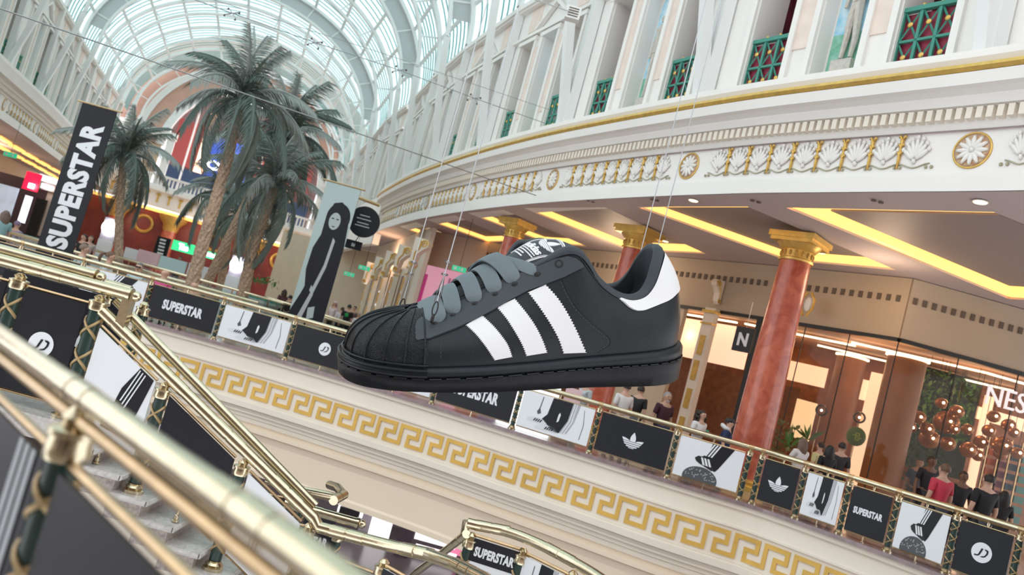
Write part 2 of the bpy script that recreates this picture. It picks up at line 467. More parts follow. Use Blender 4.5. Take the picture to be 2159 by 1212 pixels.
frieze_orn(GW, -1, gm[5:], 6.95, t2, -.06, nP=7)
# ---------------------------------------------------------------- left hand entablature
t3 = setting('trim_3')
lp = LW.resample(1.0)
m = MB()
sweep(m, lp, [(.0, 6.2), (.0, 6.52), (-.06, 6.58), (-.06, 7.32), (-.9, 7.32), (-.9, 6.2)])
sweep(m, lp, [(-.9, 7.321), (.0, 7.321), (.03, 7.66), (.16, 7.68), (.22, 7.84), (.46, 7.92), (.50, 8.12), (-.9, 8.12)])
sweep(m, lp, [(-.9, 8.125), (.44, 8.125), (.52, 8.42), (.52, 8.58), (.38, 8.60), (-.9, 8.60)])
m.build('cornice', M_white, t3)
m = MB(); s = .1
while s < LW.L-1:
    p = LW.at(s); n = LW.nor(s); t = LW.tan(s)
    m.box(V((p.x, p.y, 7.545))+n*.09, (.14, .14, .20), (t, n, V((0, 0, 1)))); s += .26
m.build('dentil_course', M_cream, t3)
lm = [LW.find(lambda q: abs(q.y-y)) for y in (28, 34.5, 41, 47.5, 54, 60)]
frieze_orn(LW, 1, lm, 6.95, t3, -.06, nP=8)
# ---------------------------------------------------------------- upper storey: bays between the ribs
WT = 14.2
Z3 = V((0, 0, 1))
M_niche = mat('painted_sky_blue', (.23, .58, .78), .6, noise=.5, nscale=3, col2=(.75, .86, .9))
M_turf = mat('painted_meadow_green', (.12, .42, .28), .6, noise=.5, nscale=5, col2=(.35, .62, .52))
M_stat = mat('painted_statue_grey', (.60, .56, .50), .6, noise=.2, nscale=12)
M_curt = mat('burgundy_curtain', (.17, .02, .045), .7, noise=.5, nscale=4)
M_room = mat('dim_beige_interior', (.45, .40, .34), .8)
M_ored = mat('crimson_panel', (.33, .035, .07), .6)
wall_n = [0]
def bay(a, b, n, parent, curtain, rail=True, simple=False):
    # wall bay from a to b (right to left as seen), n = outward normal; local x from a to b
    d = b-a; W = d.length; t = d.normalized(); Z = V((0, 0, 1))
    ax = (t, n, Z); z0, z1 = 8.6, WT
    def bx(mb, x0, x1, y0, y1, za, zb): mb.box(a+t*(x0+x1)/2+n*(y0+y1)/2+Z*(za+zb)/2, (x1-x0, y1-y0, zb-za), ax)
    c = W/2; ow = W*.165; g = W*.115
    o1 = (c-g-ow*1.5, c-g-ow*.5) ; o2 = (c+g+ow*.5, c+g+ow*1.5); oc = (c-ow*.5, c+ow*.5)
    oz = 12.45
    m = MB(); xs = [0, o1[0], o1[1], oc[0], oc[1], o2[0], o2[1], W]
    for i in (0, 2, 4, 6): bx(m, xs[i], xs[i+1], -1.0, 0, z0, oz)
    bx(m, 0, W, -1.0, 0, oz, z1)
    bx(m, oc[0], oc[1], -1.0, -.42, z0, oz)
    m.build('wall_face', M_white, parent)
    m = MB()
    for x0, x1 in ((xs[2], xs[3]), (xs[4], xs[5])):
        m2 = (x1-x0)*.22; bx(m, x0+m2, x1-m2, 0, .03, z0+.9, oz-.25)
    bx(m, xs[1]+.1, xs[2]-.1, 0, .03, oz+.5, z1-.35); bx(m, xs[5]+.1, xs[6]-.1, 0, .03, oz+.5, z1-.35)
    m.each('pink_panel', M_pink, parent)
    m = MB()
    for x0, x1 in (o1, oc, o2):
        for xx in (x0-.10, x1+.10): bx(m, xx-.07, xx+.07, 0, .09, z0, oz)
        bx(m, x0-.2, x1+.2, 0, .12, oz, oz+.16)
    bx(m, 0, W, 0, .16, oz+.2, oz+.32); bx(m, 0, W, 0, .30, z1-.25, z1-.05); bx(m, 0, W, 0, .22, z1-.33, z1-.25)
    # low pediment over the centre
    pw = ow*1.15; M = frame(a+t*c+n*.02+Z*(oz+.32), t, n)
    if (M @ V((0, 1, 0))-M @ V((0, 0, 0))).z < 0: M = frame(a+t*c+n*.02+Z*(oz+.32), -t, n)
    for s in (-1, 1): m.prism([(0, .78), (s*pw, 0.0), (s*pw, .12), (0, .95)], M, .16)
    m.build('wall_trim', M_white, parent)
    for k, (x0, x1) in enumerate((o1, o2)):
        m = MB(); bx(m, x0-.6, x1+.6, -1.35, -1.25, z0-.3, oz+.6); bx(m, x0-.12, x0, -1.3, -.9, z0, oz); bx(m, x1, x1+.12, -1.3, -.9, z0, oz); bx(m, x0-.1, x1+.1, -1.3, -.9, oz, oz+.1)
        m.build('curtain' if curtain else 'room_backdrop', M_curt if curtain else M_room, parent)
        # green lattice balustrade
        m = MB(); y = -.10; h = 1.38; w_ = x1-x0; nc = 3
        bx(m, x0, x1, y-.05, y+.05, z0+h-.09, z0+h); bx(m, x0, x1, y-.03, y+.03, z0, z0+.07); bx(m, x0, x1, y-.03, y+.03, z0+h*.48, z0+h*.48+.05)
        for i in range(nc+1): xx = x0+w_*i/nc; bx(m, max(x0, xx-.03), min(x1, xx+.03), y-.03, y+.03, z0, z0+h)
        for i in range(nc):
            for zz in (0, 1):
                p0 = a+t*(x0+w_*i/nc)+n*y+Z*(z0+.03+zz*h*.48); p1 = p0+t*(w_/nc)+Z*h*.47
                m.tube([p0, p1], .022, 4); m.tube([p0+Z*h*.47, p1-Z*h*.47], .022, 4)
        r = m.build('balustrade', M_teal, parent)
        m = MB()
        for i in range(nc):
            for zz in (0, 1): m.ball(a+t*(x0+w_*(i+.5)/nc)+n*(y+.03)+Z*(z0+.03+zz*h*.48+h*.235), .055, 6, (1, .5, 1), ax)
        for i in range(1, nc): m.ball(a+t*(x0+w_*i/nc)+n*y+Z*(z0+h+.03), .035, 6)
        m.each('gilt_boss', M_gold, r)
        if curtain:
            m = MB(); bx(m, x0, x1, y-.12, y-.08, z0, z0+h-.1); m.build('crimson_panel', M_ored, parent)
    # painted niche with a figure
    m = MB(); bx(m, oc[0]+.05, oc[1]-.05, -.42, -.41, z0+1.3, oz-.5); k_ = (oc[1]-oc[0])/2-.05
    m.prism([(k_*cos(q*pi/12), k_*sin(q*pi/12)) for q in range(13)], frame(a+t*c+n*(-.42)+Z*(oz-.5), -t if (frame(V((0, 0, 0)), t, n) @ V((0, 1, 0))).z < 0 else t, n), .01)
    m.build('sky_mural', M_niche, parent)
    m = MB(); bx(m, oc[0]+.05, oc[1]-.05, -.42, -.41, z0, z0+1.3); m.build('meadow_mural', M_turf, parent)
    m = MB(); P = lambda x, z, r=0: a+t*(c+x)+n*(-.33)+Z*(z0+z)
    bx(m, c-.24, c+.24, -.41, -.2, z0+.12, z0+.62)
    k = (oz-z0)/3.85
    m.tube([P(-.10, .7*k), P(-.12, 1.1*k), P(-.07, 1.6*k), P(-.03, 1.95*k)], [.05, .07, .09, .12], 7)
    m.tube([P(.12, .7*k), P(.09, 1.15*k), P(.09, 1.6*k), P(.03, 1.95*k)], [.05, .07, .09, .12], 7)
    m.tube([P(0, 1.9*k), P(.0, 2.25*k), P(.0, 2.6*k), P(0, 2.72*k), P(0, 2.8*k)], [.14, .12, .18, .10, .06], 8)
    m.ball(P(0, 2.92*k), .12, 8); m.tube([P(-.17, 2.6*k), P(-.26, 2.2*k), P(-.18, 1.95*k)], [.06, .05, .04], 6); m.tube([P(.17, 2.6*k), P(.24, 2.2*k), P(.28, 1.85*k)], [.06, .05, .04], 6)
    m.build('painted_figure', M_stat, parent)
wr = setting('wall_right'); wl = setting('wall_left')
RB = .12       # wall set back from the ledge edge
def wallpt(curve, s, side, back): p = curve.at(s); return V((p.x, p.y, 0))-curve.nor(s)*side*back
RW = [wallpt(GW, s, -1, RB) for s in gm]
for i in range(len(gm)-1):
    a, b = RW[i], RW[i+1]; t = (b-a).normalized(); n = V((-t.y, t.x, 0))
    bay(a, b, n, wr, i < 3)
lm2 = [LW.find(lambda q: abs(q.y-y)) for y in (34.6, 41.2, 47.8, 54.4, 61.0, 67.5, 73.8)]
LWp = [wallpt(LW, s, 1, .5) for s in lm2]
for a, b in zip(LWp, LWp[1:]):
    t = (b-a).normalized(); bay(a, b, V((t.y, -t.x, 0)), wl, False)
# ---------------------------------------------------------------- vault: ribs spring from the walls
RVp = [V((p.x, p.y, 0)) for p in RW]+[V((-10.5, 52.5, 0)), V((-12.5, 59, 0)), V((-14.6, 65.6, 0)), V((-16.7, 72.3, 0)), V((-18.9, 79, 0)), V((-20.2, 84, 0))]
PN = V((-DV.y, DV.x, 0))       # points to the left wall
def leftof(p):
    best = min(((LW.at(LW.L*i/300)-p).dot(DV)**2, i) for i in range(301))[1]
    q = LW.at(LW.L*best/300); return V((q.x, q.y, 0))+PN*.5
def leftpt(p):
    # intersection of the line p + s*PN with the left wall (extended)
    q0, q1 = V((-20.5, 20, 0)), V((-40.4, 80, 0))
    pts = LW.p
    for a, b in zip(pts, pts[1:]):
        fa, fb = (a-p).dot(DV), (b-p).dot(DV)
        if fa <= 0 <= fb: return a.lerp(b, -fa/(fb-fa))+PN*.5
    e = pts[0] if (pts[0]-p).dot(DV) > 0 else pts[-1]; dd = (pts[1]-pts[0]).normalized() if e is pts[0] else (pts[-1]-pts[-2]).normalized()
    return e+dd*(-(e-p).dot(DV)/dd.dot(DV))+PN*.5
ribs = [(p, leftpt(p)) for p in RVp]
def archpt(a, b, f, rise=None, inset=0.0, zb=WT):
    c = (a+b)/2; h = (b-a)/2; W_ = h.length; th = pi*f; r = rise or VR*W_*1.0
    return c-h*(cos(th)*(1-inset/W_))+V((0, 0, zb+sin(th)*(r-inset)))
VR = .80
ceil = setting('ceiling')
M_stl = mat('white_steelwork', (.80, .81, .80), .45)
M_bar = mat('teal_glazing_bar', (.12, .34, .34), .5)
M_pane = milky('pale_green_glass', (.60, .73, .72), .75)
M_infill = mat('grey_rib_infill', (.50, .52, .52), .6)
NA = 48
for i, (a, b) in enumerate(ribs):
    m = MB()
    big = True
    t = DV
    for ins, hw, dp in ((.12, .16, .20), (1.15, .13, .16)):
        rows = []
        for k in range(NA+1):
            f = k/NA; p = archpt(a, b, f, inset=ins); q = archpt(a, b, f, inset=ins+dp)
            rows.append([p-t*hw, p+t*hw, q+t*hw, q-t*hw])
        m.grid(rows, False, closeu=True)
    for k in range(1, 13):
        f = k/13; m.tube([archpt(a, b, f, inset=.2), archpt(a, b, f, inset=1.2)], .05, 6)
    # the inner chord runs down the wall as a bowed leg standing on the ledge
    for e, s in ((a, 1), (b, -1)):
        inw = ((b-a).normalized())*s; p = e
        pts = [archpt(a, b, .0 if s > 0 else 1.0, inset=1.2)+V((0, 0, .05)), e+inw*1.05+V((0, 0, 13)), e+inw*.75+V((0, 0, 11.2)), e+inw*.42+V((0, 0, 9.6)), e+inw*.25+V((0, 0, 8.6))]
        sw = V((inw.y, -inw.x, 0)).normalized()
        m.grid([[q-sw*.13-inw*.13, q+sw*.13-inw*.13, q+sw*.13+inw*.13, q-sw*.13+inw*.13] for q in interp(pts, 5)], False, closeu=True)
        m.box(e+inw*.14+V((0, 0, 11.4)), (.34, .28, 5.6), (V((inw.y, -inw.x, 0)), inw, V((0, 0, 1))))
    m.build('arch_rib', M_stl, ceil)
    if i in (3, 5, 7, 9):
        m = MB()
        for k in range(1, 12):
            f0, f1 = (k+.12)/13, (k+.88)/13
            pass
        rows = [[archpt(a, b, f/NA, inset=.3)+t*.02, archpt(a, b, f/NA, inset=1.15)+t*.02] for f in range(2, NA-1)]
        m.grid(rows, False); m.build('rib_infill', M_infill, ceil)
M_pur = M_stl
for i in range(len(ribs)-1):
    (a0, b0), (a1, b1) = ribs[i], ribs[i+1]
    m = MB()
    for k in range(1, 13):
        f = k/13; m.tube([archpt(a0, b0, f, inset=.1), archpt(a1, b1, f, inset=.1)], .11, 6)
    m.build('purlin', M_stl, ceil)
    m = MB(); nb = 9
    for q in range(1, nb):
        g = q/nb; a = a0.lerp(a1, g); b = b0.lerp(b1, g); rows = []
        for k in range(NA+1):
            p = archpt(a, b, k/NA, inset=.0); r_ = archpt(a, b, k/NA, inset=.05); rows.append([p-DV*.03, p+DV*.03, r_+DV*.03, r_-DV*.03])
        m.grid(rows, False, closeu=True)
    m.build('glazing_bars', M_bar, ceil)
    m = MB(); m.grid([[archpt(a0, b0, k/NA, inset=-.04) for k in range(NA+1)], [archpt(a1, b1, k/NA, inset=-.04) for k in range(NA+1)]], True)
    m.build('glass_panes', M_pane, ceil)
far_r = RVp[7:]
for a, b in zip([V((-8.6, 47.6, 0))]+far_r[1:], far_r[1:]):
    if (b-a).length < .5: continue
    t = (b-a).normalized(); bay(a, b, V((-t.y, t.x, 0)), wr, False)
m = MB()
for a, b in zip([V((-8.6, 47.6, 0))]+far_r[1:], far_r[1:]):
    t = (b-a).normalized(); n = V((-t.y, t.x, 0)); L = (b-a).length
    if L < .5: continue
    m.box((a+b)/2-n*.2+Z3*7.1, (L, .4, 3.0), (t, n, Z3))
m.build('lower_wall_face', M_white, wr)
# ---------------------------------------------------------------- right: ceiling under the gallery with lit coffers
CZ = 6.2
GLY=0
ceil2 = setting('ceiling')
# inner edge of the flat rim
def inw(s, d): p = GW.at(s); n = GW.nor(s)*1; return V((p.x, p.y, 0))+n*d
# coffers: trays between beams running away from the rim; direction roughly along +x/+y
cof = [  # near edge start px, strip ... (plan corners: a near-left, b near-right, c far-right, d far-left)
    [(7.75, 13.9), (5.25, 17.3), (12.1, 20.2), (14.3, 15.9)],
    [(4.65, 18.1), (2.6, 21.25), (7.3, 22.9), (9.3, 20.4)],
    [(1.9, 22.4), (-.35, 26.0), (3.6, 28.6), (5.6, 25.3)],
    [(-.95, 27.3), (-2.35, 30.2), (.9, 32.5), (2.3, 30.4)],
    [(-2.9, 31.6), (-4.4, 35.3), (-1.6, 37.2), (-.4, 34.5)],
    [(-5.0, 37.0), (-6.3, 40.8), (-3.8, 42.2), (-2.8, 39.6)]]
outer = [V((p.x, p.y, 0)) for p in GW.resample(.8)]
bk = [V((-2, 48.5, 0)), V((4.0, 40, 0)), V((9, 31, 0)), V((14, 24, 0)), V((19, 18, 0)), V((18, 5, 0))]
polyc = [(p.x, p.y) for p in outer]+[(p.x, p.y) for p in bk]
def tess(outer_, holes, z, mb, flip=False):
    loops = [[V((x, y, 0)) for x, y in outer_]]+[[V((x, y, 0)) for x, y in h] for h in holes]
    pts = [p for l in loops for p in l]
    tri = geometry.tessellate_polygon(loops)
    mb.add([V((p.x, p.y, z)) for p in pts], [tuple(t) for t in tri])
m = MB(); tess(polyc, cof, CZ, m)
m.build('soffit', M_soffit, ceil2, fix=False)
for c in cof:
    m = MB(); d = .34; n = 4; C_ = V((sum(x for x, y in c)/4, sum(y for x, y in c)/4, 0))
    lo_ = [V((x, y, CZ)) for x, y in c]; hi_ = [V((x, y, CZ+d)) for x, y in c]
    m.add(lo_+hi_, [(i, (i+1) % n, (i+1) % n+n, i+n) for i in range(n)])
    m.build('tray_side', M_soffit, ceil2)
    # cove strips on the side behind a lip: the lit band between side and suspended mesh panel
    for i in range(n):
        if i == 3: continue
        a, b = V((*c[i], 0)), V((*c[(i+1) % n], 0)); t = (b-a).normalized(); nn = V((-t.y, t.x, 0))
        if nn.dot(C_-a) < 0: nn = -nn
        m = MB(); m.box((a+b)/2+nn*.10+V((0, 0, CZ+.17)), ((b-a).length-.1, .18, .24), (t, nn, V((0, 0, 1))))
        m.build('cove_light', M_glow, ceil2)
    m = MB(); k = .80
    q = [C_+(V((x, y, 0))-C_)*k for x, y in c]
    m.add([p+V((0, 0, CZ+.16)) for p in q]+[p+V((0, 0, CZ+.20)) for p in q], [(0, 1, 2, 3), (4, 5, 6, 7)]+[(i, (i+1) % 4, (i+1) % 4+4, i+4) for i in range(4)])
    m.build('mesh_panel', M_mesh, ceil2)
    m = MB(); m.add([V((x, y, CZ+d)) for x, y in c], [(0, 1, 2, 3)]); m.build('tray_top', M_soffit, ceil2)
# floor above, closing the void over the coffers
m = MB(); tess(polyc, [], 7.3, m); m.build('upper_slab', M_soffit, ceil2, fix=False)
# ================================================================ the mall behind and beside the camera (seen only in reflections)
rear = setting('wall_rear')
M_rearw = mat('rear_wall_stone', (.52, .42, .33), .6, noise=.3, nscale=.5)
m = MB(); m.box(V((0, -9, 3)), (50, .4, 20)); m.build('stone_wall', M_rearw, rear)
m = MB()
for x in (-20, -13, -6, 1, 8, 15, 22): m.box(V((x, -8.7, 2.2)), (4.2, .2, 4.0)); m.box(V((x, -8.7, 9.5)), (3.0, .2, 4.5))
m.build('dark_opening', mat('rear_dark_opening', (.03, .025, .03), .4), rear)
m = MB(); m.box(V((0, -4.4, 6.6)), (50, 8.6, .5)); m.build('rear_gallery_slab', M_soffit, rear)
m = MB(); m.box(V((0, -3.9, -.15)), (14, 9.4, .3)); m.build('landing_floor', M_floor, rear)
# ================================================================ giant trainer
M_sh = mat('black_rubberised_skin', (.013, .016, .021), .40, noise=.12, nscale=2, bump=.12, bscale=18)
M_sh2 = mat('black_smooth_leather_toplit', (.050, .060, .070), .45, noise=.1, nscale=2, bump=.08, bscale=25)  # lighter than the sides: light on the shoe's top is put into this colour
M_sole = mat('black_rubber_sole', (.007, .008, .011), .45, bump=.25, bscale=14)
M_lin = mat('padded_lining_toplit', (.048, .057, .067), .5, bump=.1, bscale=20)  # base colour raised to paint in the light on collar and tongue
M_lace = mat('grey_black_flat_lace', (.13, .165, .185), .55, bump=.06, bscale=20)
M_swh = mat('white_stripe_leather', (.78, .78, .80), .4, bump=.06, bscale=30)
M_stitch = mat('stitch_groove_black', (.006, .007, .009), .6)
def _toe():
    m = mat('textured_toe_rubber', (.018, .020, .024), .33)
    nt = m.node_tree; b = nt.nodes['Principled BSDF']
    tc = nt.nodes.new('ShaderNodeTexCoord'); v = nt.nodes.new('ShaderNodeTexVoronoi'); v.feature = 'DISTANCE_TO_EDGE'
    mp = nt.nodes.new('ShaderNodeMapping'); mp.inputs['Scale'].default_value = (34, 60, 60)
    nt.links.new(tc.outputs['Object'], mp.inputs[0]); nt.links.new(mp.outputs[0], v.inputs['Vector'])
    v.inputs['Scale'].default_value = 1.0
    rp = nt.nodes.new('ShaderNodeValToRGB'); rp.color_ramp.elements[0].position = .05; rp.color_ramp.elements[1].position = .22
    nt.links.new(v.outputs['Distance'], rp.inputs[0])
    bp = nt.nodes.new('ShaderNodeBump'); bp.inputs['Strength'].default_value = .9; bp.inputs['Distance'].default_value = .03
    nt.links.new(rp.outputs[0], bp.inputs['Height']); nt.links.new(bp.outputs[0], b.inputs['Normal'])
    return m
M_toe = _toe()
for q in (M_sh, M_sh2, M_sole, M_lin, M_toe): q.node_tree.nodes['Principled BSDF'].inputs['Specular IOR Level'].default_value = .27
SHC = Py(1075, 810, 10)
_ps, _ro, _ka = [math.radians(a) for a in (20, 11, 6)]
_ez = UPV*cos(_ro)-FWD*sin(_ro); _ey0 = FWD*cos(_ro)+UPV*sin(_ro)
_ex = RGT*cos(_ps)+_ey0*sin(_ps); SEY = -RGT*sin(_ps)+_ey0*cos(_ps)
SEX = _ex*cos(_ka)-_ez*sin(_ka); SEZ = _ez*cos(_ka)+_ex*sin(_ka)
SM = Matrix(((SEX.x, SEY.x, SEZ.x, SHC.x), (SEX.y, SEY.y, SEZ.y, SHC.y), (SEX.z, SEY.z, SEZ.z, SHC.z), (0, 0, 0, 1)))
SMI = SM.inverted()
shoe = thing('giant_sneaker', 'giant black sneaker with three white stripes, hung from four cables in mid-air', 'sneaker')
shoe.matrix_world = SM; ROOT[shoe.name] = V((0, 0, 0))
# control rows: sole outline x,y | rim x,y,z | side blend (0 toe .. 1 side .. 2 heel)
CT = [(-2.00, 0, -1.36, 0, .875, 0), (-1.96, .24, -1.355, .02, .875, 0), (-1.83, .46, -1.34, .05, .88, .05), (-1.58, .63, -1.30, .08, .90, .15),
      (-1.30, .72, -1.2, .11, .92, .35), (-1.0, .75, -.98, .15, 1.0, .6), (-.6, .75, -.62, .19, 1.175, .9), (-.2, .71, -.2, .27, 1.375, 1),
      (.15, .66, .12, .33, 1.545, 1), (.42, .62, .36, .37, 1.685, 1), (.62, .60, .53, .41, 1.69, 1), (.82, .585, .67, .43, 1.57, 1),
      (1.02, .575, .83, .44, 1.37, 1), (1.25, .57, 1.05, .435, 1.23, 1.05), (1.45, .56, 1.28, .41, 1.165, 1.2), (1.7, .53, 1.49, .37, 1.21, 1.4),
      (1.92, .44, 1.62, .33, 1.36, 1.7), (2.08, .30, 1.71, .265, 1.58, 1.9), (2.17, .14, 1.79, .16, 1.73, 2), (2.19, 0, 1.83, 0, 1.76, 2)]
NC = len(CT)-1
def _cr(a, i, t):
    n = len(a)
    g = lambda k: a[min(max(k, 0), n-1)]
    p0, p1, p2, p3 = g(i-1), g(i), g(i+1), g(i+2)
    return .5*((2*p1)+(p2-p0)*t+(2*p0-5*p1+4*p2-p3)*t*t+(3*p1-p0-3*p2+p3)*t**3)
_cols = [[r[k] for r in CT] for k in range(6)]
def row(u):
    # u in 0..2: 0..1 near side toe to heel, 1..2 far side heel to toe
    s = -1
    if u > 1: u = 2-u; s = 1
    q = u*NC; i = min(int(q), NC-1); t = q-i
    bx, by, rx, ry, rz, k = [_cr(c, i, t) for c in _cols]
    by = max(by, 0); ry = max(ry, 0)
    if s > 0 and -.3 < rx < 1.0:          # far flap splays out and sits lower
        f = max(0, 1-abs(rx-.35)/.65); rz += .15*math.exp(-((rx-.09)/.17)**2); rx -= .12*f; ry += .04*f
    return bx, by*s, rx, ry*s, rz, k
def zfox(x):
    return .40+.045*max(0, (x+1.3))+.018*max(0, x)**1.5
def outn(u):
    a = row((u-.004) % 2); b = row((u+.004) % 2)
    t = V((b[0]-a[0], b[1]-a[1], 0)).normalized()
    return V((t.y, -t.x, 0))*1.0
_chk = outn(.5)
OS = 1 if _chk.y < 0 else -1
def upper(u, v, off=0.0):
    bx, by, rx, ry, rz, k = row(u)
    n = outn(u)*OS
    B = V((bx, by, zfox(bx)-.03)); R = V((rx, ry, rz)); dz = rz-B.z; h = V((R.x-B.x, R.y-B.y, 0))
    if k <= 1: a0 = 2.35*(1-k)+1.35*k; b1 = 1.35*(1-k)+1.5*k; c1 = .22*(1-k)+.75*k
    else: a0 = 1.35; b1 = 1.5+(k-1)*1.0; c1 = .75
    T0 = V((0, 0, dz*a0))+n*.10; T1 = h*b1+V((0, 0, dz*c1))
    h00 = 2*v**3-3*v**2+1; h10 = v**3-2*v**2+v; h01 = -2*v**3+3*v**2; h11 = v**3-v**2
    p = B*h00+T0*h10+R*h01+T1*h11
    if off:
        e = 1e-3
        a = upper(min(u+e, 2), v)-upper(max(u-e, 0), v); b = upper(u, min(v+e, 1))-upper(u, max(v-e, 0))
        nn = a.cross(b).normalized()
        if nn.dot(n+V((0, 0, .6))) < 0: nn = -nn
        p = p+nn*off
    return p
NU, NV = 200, 22
US = [2*i/NU for i in range(NU)]
m = MB(); rows = []
for u in US:
    bx, by, rx, ry, rz, k = row(u); n = outn(u)*OS
    r = [upper(u, j/NV) for j in range(NV+1)]
    rows.append(r)
m.grid(rows, True, closev=True)
UP_BVH = BVHTree.FromPolygons([tuple(v) for v in m.v], m.f)
m.build('upper', M_sh, shoe)
# padded collar roll, lining and footbed
m = MB(); rows = []
for u in US:
    bx, by, rx, ry, rz, k = row(u); n = outn(u)*OS
    w = min(max((rx+.25)/.6, 0), 1); rr = .018+.052*w
    inn = V((-rx*0, -ry, 0)); inn = (V((1.0-rx, -ry*2.2, 0))).normalized() if rx > .9 else V((.15, -1 if ry > 0 else 1, 0)).normalized()
    if abs(ry) < .06 and rx < 0: inn = V((1, 0, 0))
    top = V((rx, ry, rz)); c = top+inn*rr*.7
    a1 = upper(u, .985); r = []
    for q in range(9):
        th = pi*(1.08-1.25*q/8)
        r.append(c+(-inn)*(-cos(th)*rr*-1)*-1*1.0+V((0, 0, sin(th)*rr)) if False else c+inn*(cos(th)*rr)+V((0, 0, sin(th)*rr)))
    deep = V((rx*.93+.05, ry*.86, max(.62, rz-.75)))
    wal = c+inn*rr*.8
    r.append(wal+V((0, 0, -.12*w-.01)))
    r.append(wal.lerp(deep, .5)+(-inn)*.06*w); r.append(deep)
    rows.append(r)
m.grid(rows, True, closev=True)
COLL = m.build('padded_collar', M_lin, shoe)
m = MB(); cpt = V((.6, 0, .60)); ring = [r[-1] for r in rows]
m.add([cpt]+ring, [(0, i+1, (i+1) % NU+1) for i in range(NU)], True)
m.build('insole', M_lin, shoe)
# cup sole
def zbot(x): return .15-.035*max(0, (-x-1.3))
def zgr(x): return zfox(x)-.105-.022*max(0, x)
def ringat(o, zf):
    r = []
    for u in US:
        bx, by = row(u)[:2]; n = outn(u)*OS
        r.append(V((bx+n.x*o, by+n.y*o, zf(bx))))
    return r
m = MB()
L = [(-.10, lambda x: zbot(x)+.0), (.055, lambda x: zbot(x)), (.076, lambda x: zbot(x)+.02), (.085, lambda x: zbot(x)*.5+zgr(x)*.5), (.092, lambda x: zgr(x)-.035),
     (.078, lambda x: zgr(x)-.006), (.05, lambda x: zgr(x))]
rg = [ringat(o, f) for o, f in L]
m.grid([[r[i] for r in rg] for i in range(NU)], True, closev=True)
k = len(m.v); m.v.append(V((0, 0, .15))); 
n0 = k-NU*len(L)
for i in range(NU): m.f.append((k, n0+i*len(L), n0+((i+1) % NU)*len(L))); m.sm.append(False)
m.build('outsole', M_sole, shoe)
m = MB()
L = [(.03, lambda x: zgr(x)-.01), (.062, lambda x: zgr(x)+.006), (.082, lambda x: zgr(x)+.035), (.078, lambda x: zfox(x)-.04), (.055, lambda x: zfox(x)-.005), (.02, lambda x: zfox(x)+.012), (-.03, lambda x: zfox(x)-.0)]
rg = [ringat(o, f) for o, f in L]
m.grid([[r[i] for r in rg] for i in range(NU)], True, closev=True)
m.build('midsole_roll', M_sh, shoe)
# stitched dashes in the sole groove
m = MB()
for i in range(64):
    u0 = (i+.12)/64*2; pts = []
    for q in range(4):
        u = (u0+q*.72/64*2/3) % 2; bx, by = row(u)[:2]; n = outn(u)*OS
        pts.append(V((bx+n.x*.082, by+n.y*.082, zgr(bx)+.001)))
    m.tube(pts, .009, 5)
m.build('sole_stitching', M_stitch, shoe)
# --------- rays on the upper
CL = SMI @ CAMP
def hit(px, py):
    d = (SMI.to_3x3() @ ray(px, py)).normalized()
    p, n, i, dd = UP_BVH.ray_cast(CL, d)
    if p is None: return None
    if n.dot(d) > 0: n = -n
    return p, n
def decal(name, poly, h, mt, parent, step=8, thick=True, lab=None, meshin=None):
    bm = bmesh.new()
    if meshin:
        vs = [bm.verts.new((x, y, 0)) for x, y in meshin[0]]
        for f in meshin[1]:
            try: bm.faces.new([vs[i] for i in f])
            except ValueError: pass
    else:
        vs = [bm.verts.new((x, y, 0)) for x, y in poly]
        tri = geometry.tessellate_polygon([[V((x, y, 0)) for x, y in poly]])
        for t in tri:
            try: bm.faces.new([vs[i] for i in t])
            except ValueError: pass
    xs = [v.co.x for v in bm.verts]; ys = [v.co.y for v in bm.verts]
    for ax, lo, hi in ((0, min(xs), max(xs)), (1, min(ys), max(ys))):
        q = lo+step
        while q < hi:
            co = [0, 0, 0]; no = [0, 0, 0]; co[ax] = q; no[ax] = 1
            bmesh.ops.bisect_plane(bm, geom=bm.verts[:]+bm.edges[:]+bm.faces[:], plane_co=co, plane_no=no); q += step
    bad = []
    lows = {}
    for v in bm.verts:
        r = hit(v.co.x, v.co.y)
        if r is None: bad.append(v); continue
        lows[v] = (r[0], r[1])
    if bad: bmesh.ops.delete(bm, geom=bad, context='VERTS')
    bm.verts.index_update(); bm.verts.ensure_lookup_table()
    top = [lows[v][0]+lows[v][1]*h for v in bm.verts]
    bot = [lows[v][0]-lows[v][1]*.01 for v in bm.verts]
    n = len(top); fs = [tuple(v.index for v in f.verts) for f in bm.faces]
    sd = [(e.verts[0].index, e.verts[1].index, e.verts[1].index+n, e.verts[0].index+n) for e in bm.edges if len(e.link_faces) == 1]
    bm.free()
    mb = MB(); mb.add(top+bot, fs, True); mb.add([], [], False)
    for f in sd: mb.f.append(f); mb.sm.append(False)
    return mb.build(name, mt, parent, label=lab)
def linetube(name, pxs, r, mt, parent, lift=0.0, sub=6, dash=False):
    pts = []
    for p in interp([V((x, y, 0)) for x, y in pxs], sub):
        q = hit(p.x, p.y)
        if q: pts.append(q[0]+q[1]*lift)
    mb = MB()
    if dash:
        c = Curve(pts); k = int(c.L/.045)
        for i in range(k): mb.tube([c.at((i+.15)*c.L/k), c.at((i+.8)*c.L/k)], r, 5)
    else: mb.tube(pts, r, 6)
    return mb.build(name, mt, parent)
